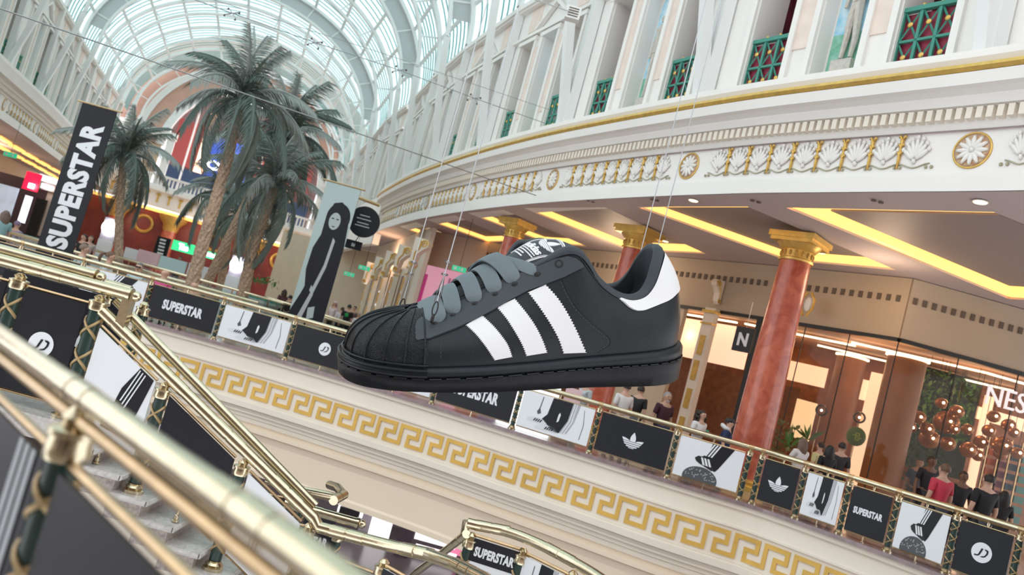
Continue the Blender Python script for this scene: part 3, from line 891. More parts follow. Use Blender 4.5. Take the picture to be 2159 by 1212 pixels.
# --------- toe cap
uT = 4.15/NC
m = MB(); rows = []
N = 60
for i in range(N+1):
    u = (-uT+2*uT*i/N) % 2
    rows.append([upper(u, j/24*.985+.0, .0 if (i in (0, N)) else .022) for j in range(25)])
m.grid(rows, True)
m.build('toe_cap', M_toe, shoe, label='textured black toe cap')
m = MB()
for uq in (0, .22, .44, .62, .80, .97):
    for s in ((1,) if uq == 0 else (1, -1)):
        pts = [upper((s*uq*uT) % 2, .03+.95*j/20, .026) for j in range(21)]
        m.tube(pts, .011, 6)
m.each('toe_cap_rib', M_sh, shoe)
m = MB()
for dz in (.035, -.012, -.075):
    pts = []
    for i in range(41):
        u = (-uT*1.0+2*uT*i/40) % 2; bx, by = row(u)[:2]; n = outn(u)*OS
        o = .05 if dz > 0 else .088
        pts.append(V((bx+n.x*o, by+n.y*o, zfox(bx)+dz)))
    m.tube(pts, .014, 6)
m.each('toe_bumper_ridge', M_sh, shoe)
# --------- side panels
decal('eyestay', [(875, 690), (876, 715), (879, 719), (905, 715), (960, 694), (1000, 676), (1040, 655), (1075, 634), (1110, 615), (1150, 600), (1190, 584), (1230, 563), (1224, 554), (1213, 545), (1196, 541), (1170, 547), (1134, 563), (1090, 580), (1050, 597), (1000, 624), (950, 648), (915, 664), (888, 673), (879, 680)], .028, M_sh2, shoe, 9)
def serr(pts, sgn, k=26, amp=3.0):
    c = Curve([V((x, y, 0)) for x, y in pts]); out = []
    for i in range(k*2+1):
        p = c.at(c.L*i/(2*k)); t = c.tan(c.L*i/(2*k)); n = V((t.y, -t.x, 0))*sgn
        p = p+n*(amp if i % 2 else 0); out.append((p.x, p.y))
    return out
def cv(l): return [(680+x/2.768, 470+y/2.768) for x, y in l]
for lf, rt in (([(835, 600), (890, 652), (940, 713), (975, 763), (1000, 800)], [(935, 540), (1000, 602), (1050, 662), (1085, 715), (1108, 780)]),
               ([(1015, 495), (1070, 562), (1120, 640), (1160, 712), (1185, 775)], [(1125, 443), (1190, 522), (1245, 602), (1285, 682), (1312, 755)]),
               ([(1197, 408), (1260, 492), (1320, 582), (1370, 672), (1402, 760)], [(1305, 360), (1370, 432), (1425, 515), (1482, 622), (1540, 755)])):
    a = serr(interp([V((x, y, 0)) for x, y in cv(lf)], 6) and [(p.x, p.y) for p in interp([V((x, y, 0)) for x, y in cv(lf)], 6)], 1)
    b = serr([(p.x, p.y) for p in interp([V((x, y, 0)) for x, y in cv(rt)], 6)], -1)
    decal('side_stripe', a+b[::-1], .014, M_swh, shoe, 7, lab='white serrated stripe')
linetube('panel_seam', [(1186, 590), (1196, 612), (1215, 645), (1243, 675), (1272, 700), (1287, 716), (1283, 730), (1262, 742)], .010, M_stitch, shoe, -.002)
linetube('panel_stitching', [(1181, 593), (1191, 615), (1210, 648), (1238, 679), (1267, 704), (1281, 717), (1277, 729), (1257, 742)], .006, M_sh2, shoe, .001, dash=True)
linetube('collar_seam', [(1150, 541), (1168, 534), (1193, 528), (1210, 530), (1222, 541), (1236, 562), (1258, 590), (1283, 612), (1310, 626), (1336, 630)], .011, M_stitch, shoe, .0)
linetube('front_stitching', [(884, 726), (905, 722), (928, 716), (929, 745), (929, 757)], .004, M_lin, shoe, .001, dash=True)
linetube('front_stitching', [(888, 728), (888, 745), (889, 757)], .004, M_lin, shoe, .001, dash=True)
e = MB()
h_ = hit(1178, 557)
e.lathe(h_[0]+h_[1]*.02, [(.045, 0), (.05, .012), (.035, .014), (.03, 0), (.0, 0)], 14, h_[1])
e.build('top_eyelet', M_stitch, shoe)
m = MB()
for x, y in ((1027, 627), (1045, 648), (1060, 672), (1072, 697), (1068, 737), (1081, 640), (1113, 643), (1125, 668), (1140, 690), (1150, 712), (1093, 665)):
    q = hit(x+14, y)
    if q: m.ball(q[0], .011, 6)
m.each('perforation', M_dark, shoe)
# heel tab (in surface parameters, wraps the heel)
def uv_of(px, py):
    q = hit(px, py)
    best = None
    for i in range(60, 101):
        for j in range(0, 41):
            d = (upper(i/100, j/40)-q[0]).length
            if best is None or d < best[0]: best = (d, i/100, j/40)
    return best[1:]
lo = [(.692, .97), (.705, .90), (.718, .82), (.735, .775), (.76, .765), (.785, .775), (.81, .755), (.83, .72), (.87, .64), (.92, .57), (1.0, .53)]
ucs = [a for a, b in lo]
def vlo(u):
    if u >= lo[-1][0]: return lo[-1][1]
    for (a, b), (c, d) in zip(lo, lo[1:]):
        if a <= u <= c: return b+(d-b)*(u-a)/max(c-a, 1e-6)
    return .97
m = MB(); rows = []
u0 = lo[0][0]; NN = 50
for i in range(NN+1):
    u = u0+(2-2*u0)*i/NN; uu = u if u <= 1 else 2-u
    a = vlo(uu); b = .985
    rows.append([upper(u, a+(b-a)*j/12, .026 if 0 < i < NN else 0.0) for j in range(13)])
rows = [[upper(u0+(2-2*u0)*i/NN, vlo(min(u0+(2-2*u0)*i/NN, 2-(u0+(2-2*u0)*i/NN))), -.005)]+r for i, r in enumerate(rows)]
m.grid(rows, True)
m.build('heel_tab', M_swh, shoe, label='white heel tab')
# --------- tongue
TC = [(-1.34, .87, .07), (-1.05, 1.0, .13), (-.7, 1.22, .18), (-.45, 1.38, .22), (-.2, 1.56, .28), (0, 1.70, .32), (.15, 1.785, .35), (.3, 1.815, .37), (.5, 1.815, .38), (.68, 1.765, .375), (.85, 1.64, .36), (.94, 1.49, .33), (.98, 1.3, .30), (.98, 1.1, .28)]
TP = interp([V((a, 0, b)) for a, b, c in TC], 6)
TW = [p.x for p in interp([V((c, 0, 0)) for a, b, c in TC], 6)]
TCu = Curve(TP)
def tongue(s, w, off=0.0):
    s = min(max(s, 0), 1); q = s*(len(TP)-1); i = min(int(q), len(TP)-2); t = q-i
    p = TP[i].lerp(TP[i+1], t); hw = TW[i]*(1-t)+TW[i+1]*t
    tn = (TP[i+1]-TP[i]).normalized(); nr = V((0, 1, 0)).cross(tn); nr = nr if nr.z > 0 or nr.x > 0 else -nr
    if nr.dot(V((.5, 0, 1))) < 0: nr = -nr
    th = w*1.05
    lat = sin(th)/sin(1.05)*hw; dn = (1-cos(th))*hw*1.2
    g = min(1, max(0, (s-.25)*4)); cb, sb = cos(.24*g), sin(.24*g); lat, dn = lat*cb+dn*sb, dn*cb-lat*sb+.045*g
    nn = (nr*cos(th)+V((0, 1, 0))*sin(th))
    return p+V((0, lat, 0))-nr*dn+nn*off
m = MB(); rows = []
for i in range(80):
    s = i/79
    rows.append([tongue(s, -1+2*j/20, .0) for j in range(21)]+[tongue(s, 1-2*j/20, -.07) for j in range(21)])
m.grid(rows, True, closeu=True)
ton = m.build('tongue', M_lin, shoe)
def onT(mesh2d, s0, s1, w0, w1, h, name, mt, parent, lab=None, step=.08):
    # map a 2D mesh given in [0,1]^2 (x across, y along) on to the tongue
    bm = bmesh.new(); vs = [bm.verts.new((x, y, 0)) for x, y in mesh2d[0]]
    for f in mesh2d[1]:
        try: bm.faces.new([vs[i] for i in f])
        except ValueError: pass
    for ax in (0, 1):
        q = step
        while q < 1:
            co = [0, 0, 0]; no = [0, 0, 0]; co[ax] = q; no[ax] = 1
            bmesh.ops.bisect_plane(bm, geom=bm.verts[:]+bm.edges[:]+bm.faces[:], plane_co=co, plane_no=no); q += step
    bm.verts.index_update()
    f3 = lambda v, o: tongue(s0+(s1-s0)*v.co.y, w0+(w1-w0)*v.co.x, o)
    top = [f3(v, h) for v in bm.verts]; bot = [f3(v, -.004) for v in bm.verts]; n = len(top)
    fs = [tuple(v.index for v in f.verts) for f in bm.faces]
    sd = [(e.verts[0].index, e.verts[1].index, e.verts[1].index+n, e.verts[0].index+n) for e in bm.edges if len(e.link_faces) == 1]
    bm.free(); mb = MB(); mb.add(top+bot, fs, True)
    for f in sd: mb.f.append(f); mb.sm.append(False)
    return mb.build(name, mt, parent, label=lab)
def poly2(*polys):
    vs, fs = [], []
    for p in polys:
        k = len(vs); vs += [tuple(q) for q in p]
        fs += [tuple(i+k for i in t) for t in geometry.tessellate_polygon([[V((x, y, 0)) for x, y in p]])]
    return vs, fs
def trefoil():
    # three leaves cut by horizontal lines, in a unit box
    def leaf(cx, cy, ang, L, Wd, n=14):
        out = []
        for k in range(n+1):
            t = k/n; out.append((Wd*sin(pi*t**.85)*(.75+.25*t), L*t))
        for k in range(n-1, 0, -1):
            t = k/n; out.append((-Wd*sin(pi*t**.85)*(.75+.25*t), L*t))
        return [(cx+x*cos(ang)-y*sin(ang), cy+x*sin(ang)+y*cos(ang)) for x, y in out]
    ps = []
    for a, L_, W_ in ((0, .78, .16), (.95, .66, .15), (-.95, .66, .15)):
        ps.append(leaf(.5, .20, a, L_, W_))
    # clip leaves to y > .44 then add the bands below
    res = []
    for p in ps:
        q = []
        for (x0, y0), (x1, y1) in zip(p, p[1:]+p[:1]):
            i0, i1 = y0 > .44, y1 > .44
            if i0: q.append((x0, y0))
            if i0 != i1: t = (.44-y0)/(y1-y0); q.append((x0+(x1-x0)*t, .44))
        if len(q) > 2: res.append(q)
    for y0, y1, a in ((.335, .41, .46), (.225, .30, .40), (.12, .19, .28), (.05, .09, .14)):
        res.append([(.5-a, y1), (.5-a*.9, y0), (.5+a*.9, y0), (.5+a, y1)])
    return poly2(*res)
TREF = trefoil()
def place2(msh, cx, cy, sx, sy):
    return [(cx+x*sx, cy+y*sy) for x, y, *_ in msh[0]], msh[1]
sx = lambda x: min(range(int(len(TP)*.7)), key=lambda i: abs(TP[i].x-x))/(len(TP)-1)
S0, S1 = sx(-.14), sx(.50)
LW0, LW1 = .34, -.68
fr = poly2([(0, .0), (.035, .0), (.035, .965), (.965, .965), (.965, 0), (1, 0), (1, 1), (0, 1)], [(.055, 0), (.07, 0), (.07, .93), (.055, .93)], [(.93, 0), (.945, 0), (.945, .93), (.93, .93)], [(.055, .93), (.945, .93), (.945, .942), (.055, .942)])
onT(fr, S0, S1, LW0, LW1, .010, 'label_border', M_swh, ton, 'white border lines')
tf = place2(TREF, .17, .44, .66, .50)
onT(tf, S0, S1, LW0, LW1, .010, 'leaf_emblem', M_swh, ton, 'white three-leaf emblem')
tx = text2d('adidas', .035, 1, .9)
w_ = max(v[0] for v in tx[0])*2
flat = lambda t: ([(x, y) for x, y, z in t[0] if True], t[1])
def txt_face(t):
    # keep only the front faces of an extruded text
    zt = max(v[2] for v in t[0]); keep = [f for f in t[1] if all(abs(t[0][i][2]-zt) < 1e-5 for i in f)]
    return [(v[0], v[1]) for v in t[0]], keep
def clean(msh):
    used = sorted({i for f in msh[1] for i in f}); mp = {i: k for k, i in enumerate(used)}
    return [msh[0][i] for i in used], [tuple(mp[i] for i in f) for f in msh[1]]
onT(place2(clean(txt_face(tx)), .5, .31, .76/w_, .17), S0, S1, LW0, LW1, .010, 'label_word', M_swh, ton, 'white rounded lettering')
bars = []
random.seed(3)
for yy in (.185, .135, .085, .035):
    x = .12+(.05 if yy < .1 else 0)
    while x < (.86 if yy > .1 else .6):
        l = random.uniform(.04, .09); bars.append([(x, yy), (x+l, yy), (x+l, yy+.022), (x, yy+.022)]); x += l+.018
onT(poly2(*bars), S0, S1, LW0, LW1, .009, 'label_small_print', M_swh, ton, 'white small print')
# --------- laces
def ztop(x):
    p = min(TP[:int(len(TP)*.55)], key=lambda q: abs(q.x-x)); return p.z
for k, (tx_, ty_, wd, xc, zc, drop) in enumerate(((917, 684, .28, -1.10, .985, 0), (957, 666, .19, -.90, 1.165, 0), (1003, 641, .19, -.70, 1.305, 0), (1046, 620, .19, -.50, 1.42, 0), (1134, 576, .16, -.32, 1.52, 0), (1087, 598, .20, -.40, 1.545, 0))):
    q = hit(tx_, ty_); p0 = q[0]+q[1]*.035
    dx = xc-p0.x; P = []
    for i in range(25):
        s = -1+2*i/24; a = abs(s); y = -abs(p0.y)*(-s)
        x = p0.x+dx*(1-a) if s < 0 else xc+dx*.5*a
        ze = p0.z if s < 0 else p0.z+.25*dx
        z = zc-(zc-ze)*a**1.8
        P.append(V((x, y, z)))
    # outer nearly follows the shell: pull the first points on to the surface
    m = MB(); rows = []
    for i, p in enumerate(P):
        t = (P[min(i+1, 24)]-P[max(i-1, 0)]).normalized(); wv = V((1, 0, 0)); wv = (wv-t*wv.dot(t)).normalized()
        wv = (wv+V((0, 0, .50))).normalized() if False else (V((1, 0, .55))-t*V((1, 0, .55)).dot(t)).normalized()
        nn = wv.cross(t); nn = -nn if nn.z < 0 else nn
        e = min(i, 24-i); f = (.40, .86, 1)[e] if e < 3 else 1
        h = wd/2*f; dp = (-.03, .0, .01)[e] if e < 3 else .012
        cr = .012
        rows.append([p-wv*h+nn*dp, p-wv*h*.5+nn*(dp+cr), p+nn*(dp+cr*1.2), p+wv*h*.5+nn*(dp+cr), p+wv*h+nn*dp, p+wv*h+nn*(dp-.02), p+nn*(dp-.015), p-wv*h+nn*(dp-.02)])
    m.grid(rows, True, closeu=True)
    lc = m.build('lace', M_lace, shoe, label='grey-black flat lace strap')
    mm = MB()
    for (pp, sgn) in ((P[0], 1), (P[-1], -1)):
        mm.ball(pp+V((.0, 0, -.03)), .045, 10, (1.0, .6, .8))
    mm.each('pinched_lace_end', M_stitch, lc, label='dark pinched end')
# ================================================================ cables and hooks
def cable(name_lab, px, py, depth, fx=None, hook=True):
    b = Pd(px, py, depth)
    t = thing('suspension_cable', name_lab, 'cable', b, 'cables holding the giant sneaker')
    m = MB(); m.tube([b+V((0, 0, .0)), b+V((0, 0, 14))], .0068, 6)
    m.build('wire', M_steel, t)
    if hook:
        m = MB()
        for z in (.30, .44): m.box(b+V((0, 0, z)), (.075, .03, .022)); m.ball(b+V((0, 0, z)), .022, 8)
        m.build('wire_clamp', M_steel, t)
        m = MB(); m.tube([b+V((-.03, 0, -.02)), b+V((-.02, 0, .16)), b+V((0, 0, .28))], .006, 5); m.tube([b+V((.02, 0, -.02)), b+V((.02, 0, .16)), b+V((0, 0, .28))], .006, 5)
        m.each('wire_loop', M_steel, t)
        m = MB(); pts = [b+V((.03*sin(a)*.9, 0, -.09+.08*cos(a))) for a in [2*pi*i/14 for i in range(15)]]
        m.tube(pts, .009, 6, cap=False); m.build('carabiner', M_dark, t, label='black carabiner clip')
        m = MB(); pts = [b+V((.0, .03*sin(a), -.20+.04*cos(a))) for a in [2*pi*i/12 for i in range(13)]]
        m.tube(pts, .016, 6, cap=False); m.build('fixing_eye', M_dark, t, label='black eye bolt')
    return t
def depth_of(px, py):
    q = hit(px, py); p = SM @ q[0]; return (p-CAMP).dot(FWD)
cable('steel cable clipped at the far side of the sneaker toe, leftmost of four', 852, 628, 9.75)
cable('steel cable clipped over the lowest lace of the sneaker, second from left', 922, 634, depth_of(917, 684)-.06)
m_ = cable('steel cable dropping into the ankle opening of the sneaker, third from left', 1331, 606, 10.75, hook=False)
b_ = Pd(1331, 606, 10.75)
m = MB(); m.box(b_+V((0, 0, .02)), (.10, .04, .03)); m.ball(b_+V((.0, 0, .02)), .03, 8); m.tube([b_+V((0, 0, -.12)), b_+V((0, 0, .0))], .014, 6); m.tube([b_+V((.0, 0, 0)), b_+V((.03, .0, .3)), b_+V((.03, 0, .34)), b_+V((.02, 0, .02))], .007, 5)
m.build('wire_clamp', M_steel, m_)
cable('steel cable dropping behind the padded heel collar, rightmost of four', 1366, 600, 11.1, hook=False)
# ================================================================ printed panels
def rectp(x0, y0, x1, y1): return [(x0, y0), (x1, y0), (x1, y1), (x0, y1)]
def circ(cx, cy, r, n=28, ry=None): return [(cx+r*cos(2*pi*k/n), cy+(ry or r)*sin(2*pi*k/n)) for k in range(n)]
def lower_clip(poly, y0=0.0):
    q = []
    for (xa, ya), (xb, yb) in zip(poly, poly[1:]+poly[:1]):
        i0, i1 = ya > y0, yb > y0
        if i0: q.append((xa, ya))
        if i0 != i1: t = (y0-ya)/(yb-ya); q.append((xa+(xb-xa)*t, y0))
    return q
PZ = .006
_dout = [(.08, .5), (.35, .5), (.54, .38), (.62, 0), (.54, -.38), (.35, -.5), (.08, -.5)]
_din = [(.24, .34), (.33, .34), (.42, .24), (.46, 0), (.42, -.24), (.33, -.34), (.24, -.34)]
JD_ = [[(-.20, .5), (-.03, .5), (-.03, -.24), (-.10, -.43), (-.28, -.5), (-.52, -.5), (-.52, -.34), (-.32, -.34), (-.22, -.29), (-.20, -.2)],
       _dout+_din[::-1]]
def ink(parent, M, shapes, mt, name, z=PZ, msh=None, lab=None):
    m = MB()
    for s in shapes: m.prism(s, M @ Matrix.Translation((0, 0, z-.003)), .003)
    if msh: m.flat(([(p[0], p[1], p[2]) for p in msh[0]], msh[1]), M @ Matrix.Translation((0, 0, z-.003)), .004)
    if name in ('stripe_mark', 'stripe_print', 'text_line', 'hand_print') and not msh: return m.each(name, mt, parent, label=lab)
    return m.build(name, mt, parent, label=lab)
def textin(s, cx, cy, h, bold=.05, xs=.62, space=1.07, rot=0, shear=0):
    t = text2d(s, bold, xs, space, .01, 3, shear)
    c_, s_ = cos(rot), sin(rot)
    return [(cx+(x*c_-y*s_)*h, cy+(x*s_+y*c_)*h, z) for x, y, z in t[0]], t[1]
def poster(kind, parent, M, w, h):
    """printed face in frame M: x along 0..w, y up 0..h, z out"""
    dark = kind in ('word', 'letters', 'leaf', 'plaind', 'neargrey')
    m = MB(); m.prism(rectp(0, 0, w, h), M @ Matrix.Translation((0, 0, -.012)), .012)
    pn = m.build('printed_panel', M_black if dark else M_wht, parent, label='black printed panel' if dark else 'white printed panel')
    X = lambda p: [(x*w, y*h) for x, y in p]
    if kind == 'word':
        t = text2d('SUPERSTAR', .05, .62, 1.07); hh = w*(.60 if w > 1.5 else .74)/(max(v[0] for v in t[0])*2)
        ink(pn, M, [], M_wht, 'panel_lettering', msh=textin('SUPERSTAR', w*.5, h*.5, hh), lab='white capital letters')
    elif kind == 'letters':
        r = min(w, h)*.20
        ink(pn, M, [circ(w/2, h/2, r)], M_wht, 'round_emblem', lab='white disc with two letters')
        ink(pn, M, [[(w/2+(x+.28*y)*r*1.0, h/2+y*r*.85) for x, y in p] for p in JD_], M_black, 'emblem_letters', z=PZ+.005)
    elif kind == 'leaf':
        s = min(w, h)*.46
        ink(pn, M, [], M_wht, 'leaf_emblem', msh=([(w/2-s*.6+x*s*1.2, h/2-s/2+y*s, 0.01 if False else 0) for x, y in TREF[0]]+[(w/2-s*.6+x*s*1.2, h/2-s/2+y*s, .01) for x, y in TREF[0]], [tuple(i+len(TREF[0]) for i in f) for f in TREF[1]]), lab='white three-leaf emblem')
    elif kind == 'legs':
        ink(pn, M, [X([(.42, 1), (.70, 1), (.68, .5), (.60, .12), (.52, .10), (.38, .30), (.33, .36), (.39, .52)])], M_black, 'trouser_print')
        ink(pn, M, [X([(.70, 1), (.715, 1), (.69, .5), (.62, .13), (.605, .13), (.675, .5)]), X([(.73, 1), (.745, 1), (.725, .5), (.655, .13), (.64, .13), (.71, .5)]), X([(.76, 1), (.80, 1), (.765, .5), (.70, .15), (.68, .15), (.745, .5)])], M_grey, 'stripe_print')
        ink(pn, M, [X([(.54, .60), (.555, .66), (.57, .6), (.56, .42), (.535, .38)])], M_wht, 'trouser_gap', z=PZ+.003)
        ink(pn, M, [X([(.28, .95), (.29, .95), (.275, .62), (.30, .50), (.26, .45), (.24, .52), (.262, .62)]), X([(.86, .9), (.865, .9), (.90, .5), (.885, .1), (.878, .1), (.893, .5)])], M_dgrey, 'cord_print')
        ink(pn, M, [X([(.12, .27), (.16, .33), (.28, .37), (.36, .35), (.42, .26), (.40, .22), (.15, .22)]), X([(.26, .12), (.30, .18), (.42, .24), (.53, .22), (.58, .12), (.56, .08), (.28, .07)])], mat('printed_pale_shoe', (.66, .69, .72), .5), 'trainer_print')
        ink(pn, M, [X([(x+y0*.3, y0), (x+.018+y0*.3, y0), (x+.03+y0*.3+.01, y0+.08), (x+.012+y0*.3+.01, y0+.08)]) for y0, xs_ in ((.25, (.14, .17, .20, .23)), (.11, (.36, .39, .42, .45))) for x in xs_], M_black, 'stripe_mark', z=PZ+.004)
    elif kind == 'ball':
        ink(pn, M, [X([(.50, 1), (.84, 1), (.66, .42), (.62, .33), (.52, .38), (.40, .52), (.38, .62), (.46, .72)])], M_black, 'trouser_print')
        ink(pn, M, [X([(.52+q, 1), (.545+q, 1), (.445+q, .66), (.42+q, .66)]) for q in (0, .045, .09)], M_wht, 'stripe_print', z=PZ+.003)
        ink(pn, M, [X([(.28, .55), (.31, .48), (.36, .44), (.57, .33), (.60, .37), (.55, .50), (.42, .62), (.33, .62)])], M_dark, 'trainer_print', z=PZ+.002)
        ink(pn, M, [X([(.37+q, .60), (.40+q, .60), (.455+q, .42), (.42+q, .42)]) for q in (0, .05, .10)], M_wht, 'stripe_mark', z=PZ+.005)
        bp = X(circ(.42, .06, .27, 30, .30)); ink(pn, M, [lower_clip([(x, y) for x, y in bp], .0)], M_dgrey, 'ball_print', z=PZ+.001)
        random.seed(5); fl_ = []
        for q in range(42):
            a = random.uniform(.1, 3.0); r = random.uniform(.3, .95); x, y = .42+.26*r*cos(a), .06+.28*r*sin(a)
            if y > .02: fl_.append(X(rectp(x-.008, y-.012, x+.008, y+.010)))
        ink(pn, M, fl_, M_grey, 'glitter_pattern', z=PZ+.003)
    elif kind == 'neargrey':
        ink(pn, M, [X(rectp(0, 0, .45, 1))], M_wht, 'pale_print')
        ink(pn, M, [X(rectp(q, 0, q+.035, 1)) for q in (.80, .855, .91)], M_grey, 'stripe_print')
    elif kind == 'man':
        m = MB(); m.prism(rectp(0, h*.74, w, h), M, .002); m.build('dark_header', M_black, pn)
        t = text2d('SUPERSTAR', .05, .62, 1.07); hh = w*.86/(max(v[0] for v in t[0])*2)
        ink(pn, M, [], M_wht, 'panel_lettering', msh=textin('SUPERSTAR', w*.5, h*.86, hh), lab='white capital letters')
        ink(pn, M, [X(circ(.55, .44, .16, 24, .2)), X([(.2, 0), (.30, .14), (.46, .22), (.66, .22), (.85, .12), (.92, 0)])], M_dgrey, 'portrait_print')
        ink(pn, M, [X(circ(.52, .46, .10, 20, .13))], M_grey, 'face_print', z=PZ+.002)
    return pn
# ================================================================ balustrade pieces
def post_mesh(ht, r=.05):
    m = MB(); m.lathe((0, 0, 0), [(r*1.0, .08), (r, ht-.13)], 12); return m
BASEPROF = [(.0, 0), (.085, 0), (.085, .03), (.06, .04), (.075, .055), (.055, .075), (.062, .09), (.0, .09)]
def capprof(ht): return [(.0, ht-.15), (.062, ht-.15), (.066, ht-.13), (.058, ht-.085), (.07, ht-.08), (.07, ht-.065), (.035, ht-.05), (.045, ht-.03), (.02, ht)]
def ribbon_x(ht, n, r=.052, wd=.016):
    m = MB(); z0, z1 = .12, ht-.17; k = (z1-z0)/n
    for i in range(n):
        zc = z0+k*(i+.5)
        for fr in (0, pi):
            for s in (-1, 1):
                pts = [V((cos(fr+pi*q/8)*r, sin(fr+pi*q/8)*r, zc+s*(q/8-.5)*k*.66)) for q in range(9)]
                m.tube(pts, wd, 4)
    return m
def post(name, p, ht, label, group, n=3, cat='post', r=.05):
    t = thing(name, label, cat, p, group)
    o = V(p)
    m = post_mesh(ht, r); m.v = [v+o for v in m.v]; m.build('shaft', M_green, t)
    m = ribbon_x(ht, n, r*1.04, r*.22); m.v = [v+o for v in m.v]; m.build('ribbon', M_ribbon, t)
    m = MB(); s = r/.05
    m.lathe(o, [(a*s, z) for a, z in BASEPROF], 14); m.build('foot', M_brass, t)
    m = MB(); m.lathe(o, [(a*s, z) for a, z in capprof(ht)], 14); m.build('cap', M_brass, t)
    return t
# ================================================================ gallery balustrade across the void
ppx = [(-60, 478), (42, 510), (172, 545), (318, 588), (470, 628), (620, 668), (768, 706), (930, 755), (1100, 806), (1262, 855), (1428, 905), (1584, 948), (1608, 956), (1695, 985), (1790, 1012), (1890, 1042), (2012, 1078), (2146, 1118)]
def s_at_px(px):
    best = None
    for i in range(1200):
        s = CW.L*i/1200; q = CW.at(s); a = proj((q.x, q.y, 1.0))
        d = abs(a[0]-px)
        if best is None or d < best[0]: best = (d, s)
    return best[1]
ps = [s_at_px(a) for a, b in ppx]
RO = -.10     # rail line sits just inside the edge
def cwp(s, z, o=RO):
    p = CW.at(s); return V((p.x, p.y, z))+CW.nor(s)*o
kinds = ['word', 'word', 'ball', 'word', 'legs', 'letters', 'ball', 'word', 'legs', 'leaf', 'ball', None, 'leaf', 'legs', 'word', 'ball', 'letters']
plabels = ['plain far left black panel fixed between gallery posts', 'black gallery panel left of the first legs-on-ball poster, half hidden by the landing rail', 'white poster of striped leg on dark ball, in front of the seated cafe guests',
 'black panel with white capitals left of the palm trunks, first along the gallery rail', 'white poster of two trousered legs between the first black word panel and round-emblem panel', 'black panel with round white emblem beside the toe of the sneaker',
 'white poster of dark glitter ball partly hidden under the sneaker toe', 'black panel with white capitals right under the sneaker sole', 'white poster of trousered legs under the heel side of the sneaker sole', 'wide black panel with white leaf emblem below the man in the maroon shirt',
 'white poster of trainer stepping on glitter ball left of the red column', '', 'narrow black panel with white leaf emblem just right of the red column', 'narrow white poster of legs below the woman with long fair hair', 'narrow black panel with white capitals near the copper shop column',
 'narrow white poster of trainer on glitter ball below the person in red shirt', 'black panel with round white emblem at the far right end of the rail']
SHN = ['left edge', 'leftmost black panel', 'second black panel', 'cafe ball poster', 'first word panel', 'first trouser poster', 'emblem panel near toe', 'half-hidden ball poster', 'word panel under sole', 'trouser poster under heel', 'wide leaf panel', 'wide ball poster', 'column gap', 'narrow leaf panel', 'narrow trouser poster', 'narrow word panel', 'narrow ball poster', 'last emblem panel', 'right edge']
for i, s in enumerate(ps):
    p = cwp(s, 0)
    post('gallery_post', p, 1.05, ('ribboned rail post between the %s and the %s' % (SHN[i], SHN[i+1])) if i else 'ribboned gallery post beyond the left picture edge', 'ribboned posts along the gallery rail', 4)
def frame_tube(mb, a, b): mb.tube([a, b], .013, 6)
for i in range(len(ps)-1):
    if not kinds[i]: continue
    a, b = ps[i], ps[i+1]; g = .085
    A, B = cwp(a, 0), cwp(b, 0); t = (B-A).normalized(); A = A+t*g; B = B-t*g
    mid = cwp((a+b)/2, 0); w_ = (B-A).length
    n = V((t.y, -t.x, 0)); z0, hh = .13, .80
    r = thing('poster_panel', plabels[i], 'banner', A+V((0, 0, z0)), None)
    M = frame(A+V((0, 0, z0))+n*.02, t, n)
    m = MB(); 
    for z in (z0-.015, z0+hh+.015): m.tube([A+V((0, 0, z)), B+V((0, 0, z))], .014, 6)
    m.tube([A+V((0, 0, z0+hh+.095)), B+V((0, 0, z0+hh+.095))], .010, 6)
    m.each('frame_rod', M_brassd, r)
    m = MB()
    for f in (.5,): m.lathe(A.lerp(B, f), [(.03, 0), (.03, .015), (.012, .02), (.012, .11)], 8); m.lathe(A.lerp(B, f)+V((0, 0, z0+hh+.01)), [(.012, 0), (.022, .05), (.012, .13)], 8)
    m.each('stud', M_brass, r)
    poster(kinds[i], r, M, w_, hh)
m = MB()
rp = [cwp(CW.L*i/110, RAILZ) for i in range(111)]
m.tube(rp, .048, 12)
rail = m.build('handrail', M_brass, None, 'long round polished brass handrail running along the gallery edge across the picture', 'handrail')
m = MB()
for s in ps: p = cwp(s, RAILZ); t = CW.tan(s); m.tube([p-t*.05, p+t*.05], .054, 10)
m.each('rail_collar', M_brassd, rail)
# ================================================================ landing and stairs seen from the side
YS = 7.7
tr, rz_ = .295, .160
# landing rail (two parallel lines)
def rail_run(name, label, pts, r=.045, group=None, flute=True, ball=None, cat='handrail'):
    t = thing(name, label, cat, pts[0], group)
    m = MB(); m.tube(pts, r, 12); m.build('rail', M_brass, t)
    if flute:
        m = MB(); c = Curve(pts); s = .25
        while s < c.L-.15:
            p = c.at(s); tt = c.tan(s); m.tube([p-tt*.17, p-tt*.012], r*1.07, 12); m.tube([p+tt*.012, p+tt*.17], r*1.07, 12); s += .75
        m.each('fluted_sleeve', M_brass, t)
    if ball is not None:
        m = MB(); p = V(pts[-1]); d = (p-V(pts[-2])).normalized(); m.ball(p+d*.07, .05, 12); m.tube([p, p+d*.03], r*1.15, 12); m.build('ball_finial', M_brass, t)
    return t
LZ = 1.25
def PL(px, py, y=YS): return Py(px, py, y)
a, b = PL(-20, 530), PL(272, 620)
la = V((a.x-1.2, YS, LZ)); lb = V((b.x, YS, LZ))
R1 = rail_run('landing_handrail', 'brass handrail of the near landing ending in a ball finial', [la, lb], .060, 'landing rails', ball=1)
rail_run('landing_handrail', 'upper parallel brass bar just behind the landing handrail with ball finial', [V((la.x, YS+.10, LZ+.085)), V((lb.x-.42, YS+.10, LZ+.085))], .055, 'landing rails', flute=False, ball=1)
rail_run('landing_handrail', 'farther brass handrail of the second balustrade behind the landing', [V((la.x, YS+1.25, LZ-.02)), V((lb.x-.55, YS+1.25, LZ-.02))], .05, 'landing rails')
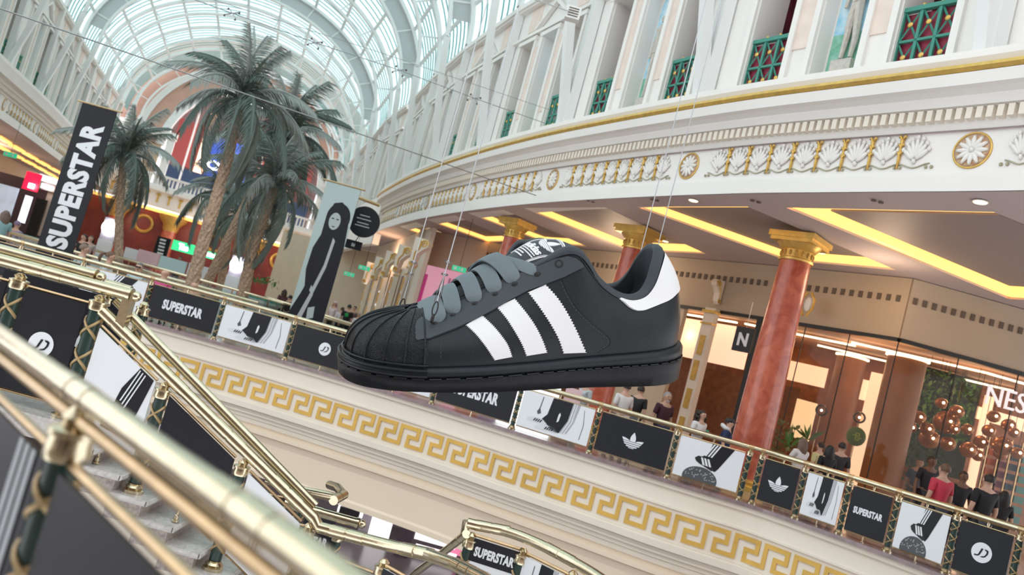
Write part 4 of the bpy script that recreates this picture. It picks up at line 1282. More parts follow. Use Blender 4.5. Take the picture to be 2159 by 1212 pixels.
# landing posts and panels
lpx = [(30, 600), (197, 620)]
lpo = [PL(-150, 600), PL(26, 640), PL(196, 680)]
for p, lab in zip(lpo, ('thick ribboned green landing post at the left picture edge', 'thick ribboned green landing post left of the round-emblem panel', 'thick ribboned green post where landing rail meets the stair rail')):
    post('landing_post', V((p.x, YS, 0)), LZ-.07, lab, None, 3, r=.065)
def flat_panel(A, B, z0, z1, kind, label, out=None, frameinfo=True):
    t = (V((B.x, B.y, 0))-V((A.x, A.y, 0))).normalized(); n = V((t.y, -t.x, 0)); w_ = (V((B.x, B.y, 0))-V((A.x, A.y, 0))).length
    r = thing('poster_panel', label, 'banner', V((A.x, A.y, z0)))
    M = frame(V((A.x, A.y, z0))+n*.03, t, n)
    poster(kind, r, M, w_, z1-z0)
    m = MB()
    for z in (z0-.02, z1+.02): m.tube([V((A.x, A.y, z)), V((B.x, B.y, z))], .016, 6)
    m.each('frame_rod', M_brassd, r); return r
X = V((1, 0, 0))
flat_panel(lpo[0]+X*.09, lpo[1]-X*.09, .13, 1.06, 'word', 'black lettered panel cut by the left picture edge on the landing')
flat_panel(lpo[1]+X*.09, lpo[2]-X*.09, .13, 1.06, 'letters', 'large black panel with white round emblem on the near landing')
# second balustrade behind the landing
for xx, lab in ((lpo[1].x+.25, 'green ribboned post behind the landing panel, left'), (lpo[2].x-.12, 'green ribboned post just behind the stair-head post')):
    post('landing_post', V((xx, YS+1.25, 0)), LZ-.1, lab, None, 3, r=.055)
flat_panel(V((lpo[1].x-.9, YS+1.25, 0)), V((lpo[2].x-.25, YS+1.25, 0)), .13, 1.10, 'word', 'black lettered panel seen through the gap behind the landing rails')
# landing slab
m = MB(); x1 = lpo[2].x+.12
m.box(V((x1-2.5, YS+.75, -.10)), (5.0, 1.9, .20)); 
st = setting('stairs_landing'); 
m.build('landing_slab', M_marble, st)
# steps: open side flight going down to the right
for_n = 15
sx0, sz0 = x1-.02, 0.0
stair = thing('staircase', 'pale marble stair flight with rough rose risers descending to the right below the brass rail', 'staircase', V((sx0, YS, -2.5)))
for i in range(for_n):
    x0 = sx0+i*tr; z = sz0-(i+1)*rz_
    m = MB(); m.box(V((x0+tr/2+.01, YS+.80, z-.028)), (tr+.06, 1.95, .045)); 
    yy = YS-.175
    m.tube([V((x0-.02, yy, z-.028)), V((x0+tr+.035, yy, z-.028))], .027, 8); m.tube([V((x0+tr+.035, yy, z-.028)), V((x0+tr+.035, YS+1.75, z-.028))], .027, 8)
    m.build('tread', M_marble, stair)
    m = MB(); m.box(V((x0+tr/2-.02, YS+.80, z-.05-.09)), (tr+.02, 1.86, .20)); m.build('riser_block', M_marbler, stair)
m = MB()
pz = lambda i: sz0-(i+1)*rz_
rows = []
m.prism([(sx0-.1, -.1-rz_), (sx0+for_n*tr, pz(for_n-1)-.12), (sx0+for_n*tr, pz(for_n-1)-.5), (sx0-.1, -.55)], Matrix(((1, 0, 0, 0), (0, 0, -1, YS+1.6), (0, 1, 0, 0), (0, 0, 0, 1))), 1.55)
m.build('stair_string', M_cream, stair)
sl = rz_/tr
def srail(x, h): return V((x, YS, -(x-sx0)*sl+h))
# posts on the stair, panels between them
k0 = [PL(347, 815), PL(517, 962), PL(652, 1108)]
spx = [(p.x) for p in k0]
HR = 1.02
def zrail(x): return -(x-sx0)*sl+HR-.02
plab = ['ribboned stair post, uppermost of the three on the flight', 'ribboned stair post, middle of the three on the flight', 'ribboned stair post at the foot of the flight']
for x, lb_ in zip(spx, plab):
    zb = math.floor((x-sx0)/tr); zb = -(zb+1)*rz_-.005
    post('stair_post', V((x, YS, zb)), zrail(x)-zb-.055, lb_, None, 3, r=.055)
def slope_panel(xa, xb, kind, label):
    n = V((0, -1, 0)); hh = .74; r = thing('poster_panel', label, 'banner', V((xa, YS, zrail(xa)-.95)))
    za, zb_ = zrail(xa)-.12-hh, zrail(xb)-.12-hh
    def pt(u, v): return V((xa+(xb-xa)*u, YS-.03, za+(zb_-za)*u+hh*v))
    m = MB(); dark = kind == 'plain'
    m.add([pt(0, 0), pt(1, 0), pt(1, 1), pt(0, 1)]+[p+V((0, .012, 0)) for p in (pt(0, 0), pt(1, 0), pt(1, 1), pt(0, 1))], [(0, 1, 2, 3), (4, 5, 6, 7), (0, 1, 5, 4), (1, 2, 6, 5), (2, 3, 7, 6), (3, 0, 4, 7)])
    pn = m.build('printed_panel', M_black if dark else M_wht, r, label='black printed panel' if dark else 'white printed panel')
    def shp(poly, mt, nm, z=.004):
        # poly in panel fraction where x right, y vertical drop-free (true vertical)
        mb = MB(); w_ = xb-xa; H = hh
        P = [V((xa+w_*x, YS-.03-z, zrail(xa)-.12+w_*0+y)) for x, y in poly]
        k = len(P); tri = geometry.tessellate_polygon([[V((x*w_, y, 0)) for x, y in poly]])
        mb.add(P+[p+V((0, .003, 0)) for p in P], [tuple(t) for t in tri]+[tuple(i+k for i in t) for t in tri]+[(i, (i+1) % k, (i+1) % k+k, i+k) for i in range(k)])
        mb.build(nm, mt, pn)
    D = (xb-xa)*sl
    if kind == 'shoe':
        shp([(.74, -D*.74), (.97, -D*.97), (.80, -D*.8-.62), (.62, -D*.62-.60), (.52, -D*.52-.42), (.56, -D*.56-.28)], M_black, 'trouser_print')
        shp([(.40, -.70), (.50, -.62), (.58, -.60), (.66, -.66), (.80, -.88), (.80, -.92), (.42, -.86)], M_dark, 'trainer_print', .006)
        for q in (0, .045, .09):
            shp([(.74+q, -D*(.74+q)-.02), (.755+q, -D*(.755+q)-.02), (.60+q*.9, -D*.55-.40-q*.6), (.58+q*.9, -D*.55-.40-q*.6)], M_wht, 'stripe_print', .008)
            shp([(.60+q, -.68-q*.4), (.63+q, -.70-q*.4), (.67+q, -.83-q*.2), (.64+q, -.83-q*.2)], M_wht, 'stripe_mark', .009)
    if kind == 'stripes':
        for q in (.30, .36, .42): shp([(q, -D*q-.1), (q+.03, -D*q-.12), (q+.03, -D*q-.6), (q, -D*q-.58)], M_grey, 'stripe_print', .006)
    m = MB()
    for dz in (-.02, hh+.02): m.tube([V((xa, YS, za+dz)), V((xb, YS, zb_+dz))], .014, 6)
    m.each('frame_rod', M_brassd, r)
    xm = (xa+xb)/2; m = MB()
    zt_ = -(math.floor((xm-sx0)/tr)+1)*rz_
    m.tube([V((xm, YS, zt_)), V((xm, YS, (za+zb_)/2-.02))], .012, 6); m.lathe(V((xm, YS, zt_)), [(.035, 0), (.035, .015), (.022, .02), (.026, .03), (.018, .05), (.02, .06), (.01, .07)], 10)
    m.each('stud', M_brass, r)
    return r
xs_ = [lpo[2].x]+spx
slope_panel(xs_[0]+.09, xs_[1]-.08, 'shoe', 'white slanted stair poster of a striped leg and black trainer')
slope_panel(xs_[1]+.08, xs_[2]-.08, 'plain', 'plain black slanted panel on the stair, middle bay')
slope_panel(xs_[2]+.08, xs_[3]-.08, 'stripes', 'white slanted stair poster with grey stripes, lowest bay')
a = V((lpo[2].x-.02, YS, zrail(lpo[2].x)+.02)); e = V((spx[2]+.02, YS, zrail(spx[2])))
zl = e.z
R2 = rail_run('stair_handrail', 'sloping brass handrail running down the stair past the slanted posters', [a, e, V((spx[2]+.10, YS, zl-.07)), PL(820, 1150, YS-.25), PL(900, 1168, YS-.5), PL(960, 1190, YS-.9), PL(1020, 1220, YS-1.4), PL(1060, 1250, YS-1.8)], .055)
for q in R2.children: pass
rail_run('stair_handrail', 'second sloping brass bar just above the stair handrail', [a+V((.12, .10, .085)), e+V((-.03, .10, .085))], .045, flute=False)
m = MB(); m.box(V((lpo[2].x+.26, YS, (LZ+a.z)/2-.06)), (.09, .09, LZ-a.z+.16)); m.build('newel_bracket', M_brass, R1)
# lower landing posters
post('stair_post', Py(812, 1178, YS-.3)+V((0, 0, -1.0)), 1.0, 'ribboned post under the curved lower handrail', None, 3, r=.055)
A, B = PL(672, 1162, YS), PL(800, 1195, YS-.2)
flat_panel(V((A.x, A.y, 0)), V((B.x, B.y, 0)), A.z-.85, A.z-.02, 'leaf', 'dark panel under the lower brass handrail, bottom centre-left')
A, B = PL(815, 1190, YS-.35), PL(915, 1216, YS-.7)
flat_panel(V((A.x, A.y, 0)), V((B.x, B.y, 0)), A.z-.90, A.z-.03, 'man', 'portrait poster with white capitals under the curved lower handrail')
# far flight rails in the stairwell
rail_run('stairwell_handrail', 'brass handrail with curled end, beyond the stair rail', [Py(560, 1010, 10.5), Py(640, 1035, 10.6), Py(690, 1045, 10.7), Py(713, 1050, 10.8), Py(722, 1040, 11.0), Py(712, 1028, 11.3), Py(695, 1022, 11.6)], .06)
rail_run('stairwell_handrail', 'brass handrail ending in a ball finial above the lower landing', [Py(600, 1060, 9.2), Py(750, 1101, 9.3)], .055, ball=1)
for (px, py, y, lb_) in ((640, 1050, 10.55, 'ribboned post under the curled stairwell rail'), (718, 1108, 9.3, 'ribboned post under the ball-ended stairwell rail')):
    p = Py(px, py, y); post('stairwell_post', p+V((0, 0, -.95)), .93, lb_, None, 3, r=.055)
A, B = Py(560, 1030, 10.5), Py(632, 1052, 10.6)
flat_panel(V((A.x, A.y, 0)), V((B.x, B.y, 0)), A.z-.9, A.z-.08, 'letters', 'dark panel hanging left of the curled stairwell rail end')
A, B = Py(650, 1062, 10.6), Py(712, 1080, 10.8)
flat_panel(V((A.x, A.y, 0)), V((B.x, B.y, 0)), A.z-.9, A.z-.1, 'leaf', 'dark panel right under the curled stairwell rail end')
A, B = Py(610, 1085, 9.2), Py(706, 1112, 9.3)
flat_panel(V((A.x, A.y, 0)), V((B.x, B.y, 0)), A.z-.9, A.z-.1, 'man', 'portrait poster under the ball-ended stairwell rail')
# right hand lower rail
RY = 8.0
rr = [Py(985, 1102, RY), Py(1010, 1108, RY), Py(1060, 1118, RY-.05), Py(1110, 1135, RY-.15), Py(1160, 1158, RY-.3), Py(1210, 1185, RY-.5), Py(1260, 1215, RY-.75), Py(1300, 1245, RY-1)]
rail_run('lower_handrail', 'brass handrail curving down to the right at bottom centre', interp(rr, 4), .05)
rail_run('lower_handrail', 'brass handrail sloping down to the left from the bottom centre post', [Py(984, 1098, RY), Py(978, 1130, RY+.02), Py(930, 1168, RY+.6), Py(880, 1205, RY+1.2), Py(860, 1225, RY+1.4)], .04)
for (px, py, y, lb_) in ((998, 1118, RY, 'ribboned post left of the portrait poster at bottom centre'), (1106, 1150, RY-.1, 'ribboned post right of the portrait poster at bottom centre'), (1212, 1198, RY-.5, 'ribboned post at the bottom edge, farthest right of the lower rail')):
    p = Py(px, py, y); post('lower_post', p+V((0, 0, -1.0)), .98, lb_, None, 3, r=.055)
A, B = Py(1003, 1128, RY-.02), Py(1100, 1158, RY-.10)
flat_panel(V((A.x, A.y, 0)), V((B.x, B.y, 0)), A.z-.85, A.z-.02, 'man', 'portrait poster with white capitals at bottom centre')
A, B = Py(1112, 1160, RY-.12), Py(1205, 1205, RY-.48)
flat_panel(V((A.x, A.y, 0)), V((B.x, B.y, 0)), A.z-.90, A.z-.05, 'legs', 'white poster of dark trousers at the bottom edge')
# ================================================================ near balustrade, out of focus
NZ = 1.25
nb = [Pz(x, y, NZ) for x, y in ((-60, 640), (0, 706), (120, 785), (250, 880), (400, 990), (560, 1100), (690, 1205), (760, 1250))]
def line_fit(ps):
    a, b = ps[0], ps[-1]; return a, b
for q in nb: pass
t = thing('near_handrail', 'large blurred polished brass handrail in the foreground crossing the lower left corner', 'handrail', nb[1])
m = MB(); NB = [nb[1]+(nb[1]-nb[-2]).normalized()*1.2, nb[1].lerp(nb[-2], .5)*0+(nb[1]+nb[-2])/2, nb[-2]+(nb[-2]-nb[1]).normalized()*.8]
m.tube([NB[0], NB[1], NB[2]], .034, 24); m.build('rail', M_brass, t)
nd = (NB[2]-NB[0]).normalized()
m = MB()
for px, py in ((170, 825), (520, 1075)):
    c = Pz(px, py, NZ); c = NB[0]+nd*(c-NB[0]).dot(nd)
    for s in (-1, 1): m.tube([c+nd*s*.012, c+nd*s*.13], .0362, 24)
m.each('fluted_sleeve', M_brass, t)
nn = V((nd.y, -nd.x, 0)).normalized()
if nn.dot(-V((NB[1].x, NB[1].y, 0))) < 0: nn = -nn
m = MB(); zb = NZ-.135
m.tube([NB[0]+V((0, 0, -.066)), NB[2]+V((0, 0, -.066))], .019, 12); m.build('lower_rod', M_brassd, t)
c = Pz(178, 835, NZ); c = NB[0]+nd*(c-NB[0]).dot(nd)
c0 = V((c.x, c.y, 0))
post('near_post', c0, NZ-.03, 'blurred green foreground post with broad gold ribbon under the near brass handrail', None, 5, r=.048)
c2 = NB[0]+nd*((c-NB[0]).dot(nd)-1.3); c3 = NB[0]+nd*((c-NB[0]).dot(nd)+1.3)
post('near_post', V((c2.x, c2.y, 0)), NZ-.03, 'blurred foreground post at the left picture edge', None, 5, r=.048)
flat_panel(V((c0.x, c0.y, 0))+nd*.07, V((c3.x, c3.y, 0))-nd*.07, .12, 1.05, 'plaind', 'blurred black panel in the bottom left foreground')
r_ = flat_panel(V((c2.x, c2.y, 0))+nd*.07, V((c0.x, c0.y, 0))-nd*.07, .12, 1.05, 'neargrey', 'blurred grey poster with pale stripes in the lower left corner')
# ================================================================ right hand shop side under the gallery
Z_ = V((0, 0, 1))
WP = [V(p) for p in ((-1.5, 37, 0), (2.84, 30.5, 0), (5.14, 27.3, 0), (7.5, 24.0, 0), (9.95, 20.8, 0), (13.2, 20.9, 0), (19, 21.5, 0))]
WC = Curve(WP)
wrb = setting('wall_back')
def wbox(mb, a, b, n, y0, y1, z0, z1):
    t = (b-a).normalized(); mb.box((a+b)/2+n*(y0+y1)/2+Z_*(z0+z1)/2, ((b-a).length, abs(y1-y0), z1-z0), (t, n, Z_))
M_fas = mat('tan_fascia', (.48, .38, .28), .6, noise=.06, nscale=1)
M_slot = mat('vent_slot_brown', (.12, .09, .07), .7)
m = MB(); md = MB(); mb_ = MB()
for a, b in zip(WP, WP[1:]):
    t = (b-a).normalized(); n = V((t.y, -t.x, 0)) if V((t.y, -t.x, 0)).y < 0 or V((t.y, -t.x, 0)).x < 0 else V((-t.y, t.x, 0))
    wbox(m, a, b, n, -.15, .05, 4.6, 6.18); wbox(mb_, a, b, n, -.02, .10, 4.50, 4.60)
    s = .15; L = (b-a).length
    while s < L-.1: c = a+t*s; md.box(c+n*.06+Z_*5.62, (.11, .04, .17), (t, n, Z_)); s += .26
m.build('fascia', M_fas, wrb); md.build('vent_slots', M_slot, wrb); mb_.build('shopfront_head_bar', M_dark, wrb)
# glazing
M_sg = glassy('shop_glass', (.97, .94, .90), .028)
def wn(i):
    a, b = WP[i], WP[i+1]; t = (b-a).normalized(); return t, V((t.y, -t.x, 0))
shopw = setting('window_1')
for i in (3, 4, 5):
    a, b = WP[i], WP[i+1]; t, n = wn(i)
    m = MB(); wbox(m, a, b, n, -.01, .01, .1, 4.5); m.build('glass_pane', M_sg, shopw)
    m = MB(); L = (b-a).length; k = max(1, round(L/1.5))
    for q in range(k+1): m.box(a+t*L*q/k+Z_*2.3, (.018, .03, 4.5), (t, n, Z_))
    m.each('glass_joint', M_dark, shopw)
a = WP[3]; t, n = wn(3)
m = MB(); m.box(WP[3]+t*(-.1)+Z_*2.3, (.28, .16, 4.5), (t, n, Z_)); m.box(WP[3]+t*.9+Z_*2.3, (.10, .12, 4.5), (t, n, Z_)); m.build('frame_post', M_dark, shopw)
# shop interior
M_cop = mat('copper_cladding', (.34, .13, .045), .5, metal=.0, noise=.25, nscale=2)
M_brick = mat('warm_brown_brick', (.30, .115, .05), .6, noise=.35, nscale=5)
M_strip = mat('shop_light_strip', (1, .9, .75), .5, emit=1.6, ecol=(1, .78, .52))
M_sfloor = mat('shop_floor', (.35, .24, .17), .3)
sh = setting('wall_shop')
IW = [V(p) for p in ((3.5, 38, 0), (9.5, 31, 0), (14.5, 26.6, 0), (24, 27.5, 0))]
m = MB(); 
for a, b in zip(IW, IW[1:]):
    t = (b-a).normalized(); n = V((t.y, -t.x, 0)); wbox(m, a, b, n, -.1, .1, 0, 4.9)
m.build('copper_wall', M_brick, sh)
m = MB(); pts = [(7.5, 24), (9.95, 20.8), (13.2, 20.9), (19, 21.5), (24, 27.5), (14.5, 26.6), (9.5, 31), (3.5, 38), (2.84, 30.5)]
m.add([V((x, y, 4.7)) for x, y in pts], [tuple(t) for t in geometry.tessellate_polygon([[V((x, y, 0)) for x, y in pts]])]); m.build('shop_ceiling', mat('shop_ceiling_tan', (.40, .23, .14), .6), sh)
m = MB()
for p, q in (((10.2, 24.2), (13.5, 22.8)), ((13.5, 22.8), (19, 23.4)), ((7.8, 27.0), (10.6, 24.8)), ((5.6, 30), (7.6, 27.3)), ((10.5, 27.5), (16, 25.4))):
    a, b = V((*p, 4.58)), V((*q, 4.58)); t = (b-a).normalized(); m.box((a+b)/2, ((b-a).length, .12, .05), (t, V((-t.y, t.x, 0)), Z_))
m.each('light_strip', M_strip, sh)
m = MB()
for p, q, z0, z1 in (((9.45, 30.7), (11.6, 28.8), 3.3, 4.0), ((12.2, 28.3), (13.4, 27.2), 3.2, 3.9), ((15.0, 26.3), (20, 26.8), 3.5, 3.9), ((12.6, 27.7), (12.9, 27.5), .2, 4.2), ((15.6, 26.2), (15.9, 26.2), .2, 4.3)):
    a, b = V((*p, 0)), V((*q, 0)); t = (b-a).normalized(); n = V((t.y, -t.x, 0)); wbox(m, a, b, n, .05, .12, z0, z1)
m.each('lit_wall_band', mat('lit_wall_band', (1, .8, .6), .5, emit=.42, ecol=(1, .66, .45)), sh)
for x, y, p_ in ((10.5, 23.5, 90), (13.5, 23.6, 100), (16.8, 23.8, 90), (9.5, 27.5, 90), (6.6, 29.3, 70)):
    point('shop_lamp', (x, y, 3.9), p_*.20, (1, .55, .27), .35)
# big copper columns of the shop
def coppercol(x, y, r, lab):
    t = thing('copper_column', lab, 'column', (x, y, 0))
    m = MB(); m.lathe((x, y, 0), [(0, 0), (r, 0), (r, 4.25), (0, 4.25)], 28); m.build('shaft', M_cop, t)
    m = MB(); m.lathe((x, y, 4.27), [(r*.5, 0), (r*1.12, 0), (r*1.12, .05), (r*.5, .05)], 28); m.build('glow_ring', M_strip, t, label='glowing ring at the top')
    return t
c_ = Py(1908, 780, 21.9); coppercol(c_.x, c_.y, .50, 'wide copper-clad column with glowing top behind the shop glass')
c_ = Py(1786, 800, 25.5); coppercol(c_.x, c_.y, .45, 'copper-clad column deeper in the shop, left of the wide one')
# N sign, shop lettering
p = Py(1568, 716, 23.0)
t_, n_ = wn(3)
t = thing('hanging_sign', 'small black square sign with white letter N inside the shop', 'sign', p)
m = MB(); m.box(p, (.62, .07, .70), (t_, n_, Z_)); m.build('board', M_dark, t)
N2 = text2d('N', .04, .95)
m = MB(); m.flat(([(x*.38, y*.38, z) for x, y, z in N2[0]], N2[1]), frame(p+n_*.04, t_, n_)); m.build('letter', M_wlamp if False else M_wht, t)
m = MB(); m.tube([p+Z_*.35, p+Z_*1.1], .012, 5); m.build('hanger', M_steel, t)
t4, n4 = wn(4)
p = Py(2122, 842, 20.4); T = text2d('NESP', .0, .9, 1.0)
t = thing('shop_lettering', 'white raised shop letters on the glass at the right picture edge', 'sign', p)
wT = max(v[0] for v in T[0])*2
m = MB(); m.flat(([(x*.50+.12, y*.50, z*4) for x, y, z in T[0]], T[1]), frame(p+n4*.06, t4, n4)); m.build('letters', mat('white_sign_letter', (.85, .8, .82), .4, emit=.25), t)
# pilaster between shopfronts and shop console
def pilaster(p, t, n, w, lab, top=4.6):
    o = thing('pilaster', lab, 'pilaster', p)
    m = MB(); m.box(p+Z_*(top/2), (w, .22, top), (t, n, Z_)); m.box(p+Z_*.2, (w*1.25, .32, .4), (t, n, Z_)); m.build('shaft', M_cream, o)
    m = MB()
    for z in (.8, 1.7, 2.6, 3.4): m.box(p+n*.13+Z_*z, (w*.45, .05, .62), (t, n, Z_))
    m.box(p+n*.03+Z_*(top-.12), (w*1.2, .3, .09), (t, n, Z_)); m.box(p+n*.03+Z_*(top-.5), (w*1.1, .26, .05), (t, n, Z_)); m.each('gilt_panel', M_gold, o)
    return o
def console(p, t, n, s, lab):
    o = thing('scroll_bracket', lab, 'bracket', p)
    M = frame(p, n, t)   # x = outward, z = along the wall; y = up or down
    up = 1 if (M @ V((0, 1, 0))).z > (M @ V((0, 0, 0))).z else -1
    def f(x, y, z=0): return M @ V((x*s, y*s*up, z*s))
    m = MB(); rows = []
    pr = [(0, -.6), (.10, -.62), (.20, -.5), (.22, -.3), (.25, -.05), (.42, .15), (.60, .28), (.64, .45), (.55, .58), (.0, .62)]
    rows = [[f(x, y, -.17) for x, y in pr], [f(x, y, .17) for x, y in pr]]
    m.grid(rows, False, closeu=True); k = len(m.v)-2*len(pr); m.f += [tuple(range(k, k+len(pr))), tuple(range(k+len(pr), k+2*len(pr)))[::-1]]; m.sm += [False]*2
    m.build('body', M_cream, o)
    m = MB()
    for zz in (-.19, .19):
        for cx, cy, r0, d in ((.46, .40, .17, 1), (.13, -.48, .11, -1)):
            pts = []
            for q in range(22):
                a = q*.5; r = r0*(1-q/26); pts.append(f(cx+r*cos(a)*d, cy+r*sin(a), zz))
            m.tube(pts, .028*s, 5)
        m.tube([f(.30, .50, zz), f(.30, .2, zz), f(.16, 0, zz), f(.18, -.3, zz)], .03*s, 5)
    m.build('gilt_scroll', M_gold, o)
    return o
q = Py(1476, 760, 25.0)
s_ = WC.find(lambda v: (V((v.x, v.y, 0))-V((q.x, q.y, 0))).length)
s_ = WC.find(lambda v: abs(proj((v.x, v.y, 3))[0]-1488))
p = WC.at(s_); t = WC.tan(s_); n = V((t.y, -t.x, 0))
pilaster(p+n*.22, t, n, .42, 'cream pilaster with gilt panels between the brick shop and the black shop frame')
console(p+n*.08+Z_*5.15, t, n, .62, 'cream and gold scroll bracket on the fascia above the pilaster')
s_ = WC.find(lambda v: abs(proj((v.x, v.y, 3.9))[0]-1352)); p = WC.at(s_); 
s_ = WC.find(lambda v: abs(proj((v.x, v.y, 5.2))[0]-1300)); p = WC.at(s_); n = WC.nor(s_); t = WC.tan(s_)
# wall under the fascia left of the shop: lit opening and plaster
m = MB()
for i in (0, 1, 2):
    a, b = WP[i], WP[i+1]; t, n = wn(i)
    if i == 2:
        L = (b-a).length; wbox(m, a, a+t*L*.22, n, -.15, .02, 0, 4.6)
    elif i == 1: wbox(m, a+t*2.6, b, n, -.15, .02, 0, 4.6)
    else: pass
m.build('plaster_wall', M_beige, wrb)
a, b = WP[2], WP[3]; t, n = wn(2)
m = MB(); wbox(m, a, b, n, -2.6, -2.5, 0, 2.9); m.build('brick_room', M_brick, sh)
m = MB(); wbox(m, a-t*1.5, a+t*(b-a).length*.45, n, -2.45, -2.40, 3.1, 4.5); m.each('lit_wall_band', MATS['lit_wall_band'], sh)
# clock like gilt ornament beside the red column
p = Py(1704, 641, 22.2)
t = thing('wall_ornament', 'small gilt scroll cartouche on the tan fascia beside the red column', 'ornament', p)
t3_, n3_ = wn(3)
m = MB(); m.ball(p, .16, 12, (.8, .3, 1.3), (t3_, n3_, Z_)); m.build('cartouche', M_white, t)
m = MB()
for sg in (-1, 1): m.tube([p+n3_*.05+t3_*sg*.06+Z_*.32, p+n3_*.05+t3_*sg*.2+Z_*.12, p+n3_*.05+t3_*sg*.18-Z_*.12, p+n3_*.05+t3_*sg*.05-Z_*.34], .035, 6)
m.build('gilt_scroll', M_gold, t)
# ---------------------------------------------------------------- red marble columns
def redcol(px, py, ztop, lab, r0=.46, r1=.36):
    p = Pz(px, py, ztop); x, y = p.x, p.y
    t = thing('marble_column', lab, 'column', (x, y, 0), 'red marble columns')
    m = MB(); m.lathe((x, y, 0), [(0, .25), (r0, .25), (r0*.99, 1.8), (r0*.93, 3.2), (r1, ztop-.62), (0, ztop-.62)], 32); m.build('shaft', M_red, t)
    m = MB(); m.lathe((x, y, 0), [(0, 0), (r0*1.35, 0), (r0*1.35, .1), (r0*1.2, .14), (r0*1.25, .2), (r0*1.05, .26), (0, .26)], 32); m.build('base', M_gold, t)
    m = MB(); m.lathe((x, y, ztop-.64), [(0, 0), (r1*1.12, 0), (r1*1.15, .05), (r1*1.02, .08), (r1*1.02, .26), (r1*1.14, .28), (r1*1.3, .36), (r1*1.45, .42), (0, .42)], 32)
    tt = GW.tan(GW.find(lambda v: (V((v.x, v.y, 0))-V((x, y, 0))).length)); nn = V((tt.y, -tt.x, 0))
    tt = V((.72, -.69, 0)); nn = V((.69, .72, 0))
    m.box(V((x, y, ztop-.17)), (r1*2.9, r1*2.9, .10), (tt, nn, Z_)); m.box(V((x, y, ztop-.07)), (r1*3.15, r1*3.15, .13), (tt, nn, Z_))
    cp = m.build('capital', M_gold, t)
    m = MB()
    for k in range(16):
        a = 2*pi*k/16; m.ball(V((x+cos(a)*r1*1.04, y+sin(a)*r1*1.04, ztop-.47)), .05, 6, (.7, .7, 1.5))
    m.build('capital_leaves', mat('antique_gold', (.55, .34, .10), .45, metal=.5), cp)
    return t
redcol(1690, 500, 6.15, 'large red marble column with gold capital right of the sneaker heel')
redcol(1350, 484, 6.15, 'red marble column with gold capital rising behind the ankle opening of the sneaker')
redcol(1092, 466, 6.15, 'slim red marble column behind the sneaker tongue', .42, .32)
# marble end post at right edge
p = CW.at(s_at_px(2160))
t = thing('marble_pier', 'pinkish veined marble pier cut by the lower right picture edge', 'pier', (p.x+.15, p.y-.1, -1.2))
M_vein = mat('pink_veined_marble', (.72, .52, .42), .3, noise=.5, nscale=5, detail=10, dist=2.5, col2=(.42, .30, .27))
m = MB(); m.box(V((p.x+.42, p.y-.35, .1)), (.6, .6, 2.5)); m.box(V((p.x+.42, p.y-.35, 1.38)), (.7, .7, .1)); m.build('shaft', M_vein, t)
# ---------------------------------------------------------------- downlights
def downlight(px, py, lab, z=6.18, r=.11, grp=None):
    p = Pz(px, py, z); t = thing('downlight', lab, 'ceiling light', p, grp)
    m = MB(); m.lathe(p, [(r, -.0), (r*1.15, -.0), (r*1.15, -.012), (r, -.012)], 20); m.build('trim_ring', M_white, t)
    m = MB(); m.lathe(p, [(0, -.014), (r*.95, -.014), (r*.95, -.024), (0, -.024)], 20); m.build('lamp_face', M_lamp, t)
downlight(2067, 425, 'round warm downlight in the soffit at right, below the large rosette')
downlight(1462, 422, 'round warm downlight in the soffit above the second red column')
downlight(1733, 532, 'small warm downlight beside the gold capital of the right column', 6.0, .09)
downlight(1403, 508, 'small warm downlight beside the capital behind the ankle opening', 6.0, .09)
for px, py, lb_ in ((1593, 424, 'twin black spotlight in the soffit between the two downlights'), (1850, 424, 'twin black spotlight in the soffit left of the right downlight'), (1380, 421, 'small dark spotlight in the soffit near the middle cables'), (1245, 424, 'tiny dark spotlight in the soffit above the tongue')):
    p = Pz(px, py, 6.18); t = thing('recessed_spotlight', lb_, 'spotlight', p)
    m = MB(); m.lathe(p+V((-.07, 0, 0)), [(0, 0), (.05, 0), (.05, -.02), (0, -.02)], 10); m.lathe(p+V((.07, 0, 0)), [(0, 0), (.05, 0), (.05, -.02), (0, -.02)], 10); m.each('lamp_head', M_slot, t)
# ---------------------------------------------------------------- pendant globes, shelves and plants in the shop
M_bronze = mat('smoked_bronze_globe', (.36, .15, .06), .15, metal=.5)
M_bulb = mat('small_bulb', (1, .9, .7), .4, emit=8, ecol=(1, .85, .6))
gl = [(1937, 880, .17), (1985, 850, .14), (2017, 868, .17), (1995, 890, .30), (1955, 905, .17), (1960, 925, .24), (2012, 905, .13), (1998, 935, .19), (2040, 905, .14), (2042, 948, .20), (2068, 932, .17), (2085, 908, .16), (2095, 878, .15), (2113, 940, .24), (2127, 897, .17), (2110, 957, .16), (2145, 955, .15), (2138, 912, .13), (1922, 902, .12), (2062, 960, .15)]
t = thing('globe_pendants', 'cluster of smoked bronze glass globe pendants hanging in the shop window', 'pendant lights', Py(2040, 900, 22.6))
for k, (px, py, r) in enumerate(gl):
    p = Py(px, py, 22.3+(k % 4)*.35); m = MB(); r *= 1.2; m.ball(p, r, 14, (1, 1, .92)); g = m.build('globe', M_bronze, t)
    m = MB(); m.tube([p+Z_*r*.9, V((p.x, p.y, 4.6))], .008, 4); m.build('cord', M_dark, g)
    m = MB(); m.ball(p+V((-.2, -.95, .1)).normalized()*r*1.02, .035, 8); m.build('bulb', M_bulb, g)
M_leafs = [mat('deep_leaf_green', (.05, .12, .04), .5, noise=.4, nscale=6), mat('bright_leaf_green', (.12, .28, .08), .5), mat('dry_leaf_olive', (.22, .22, .10), .6)]
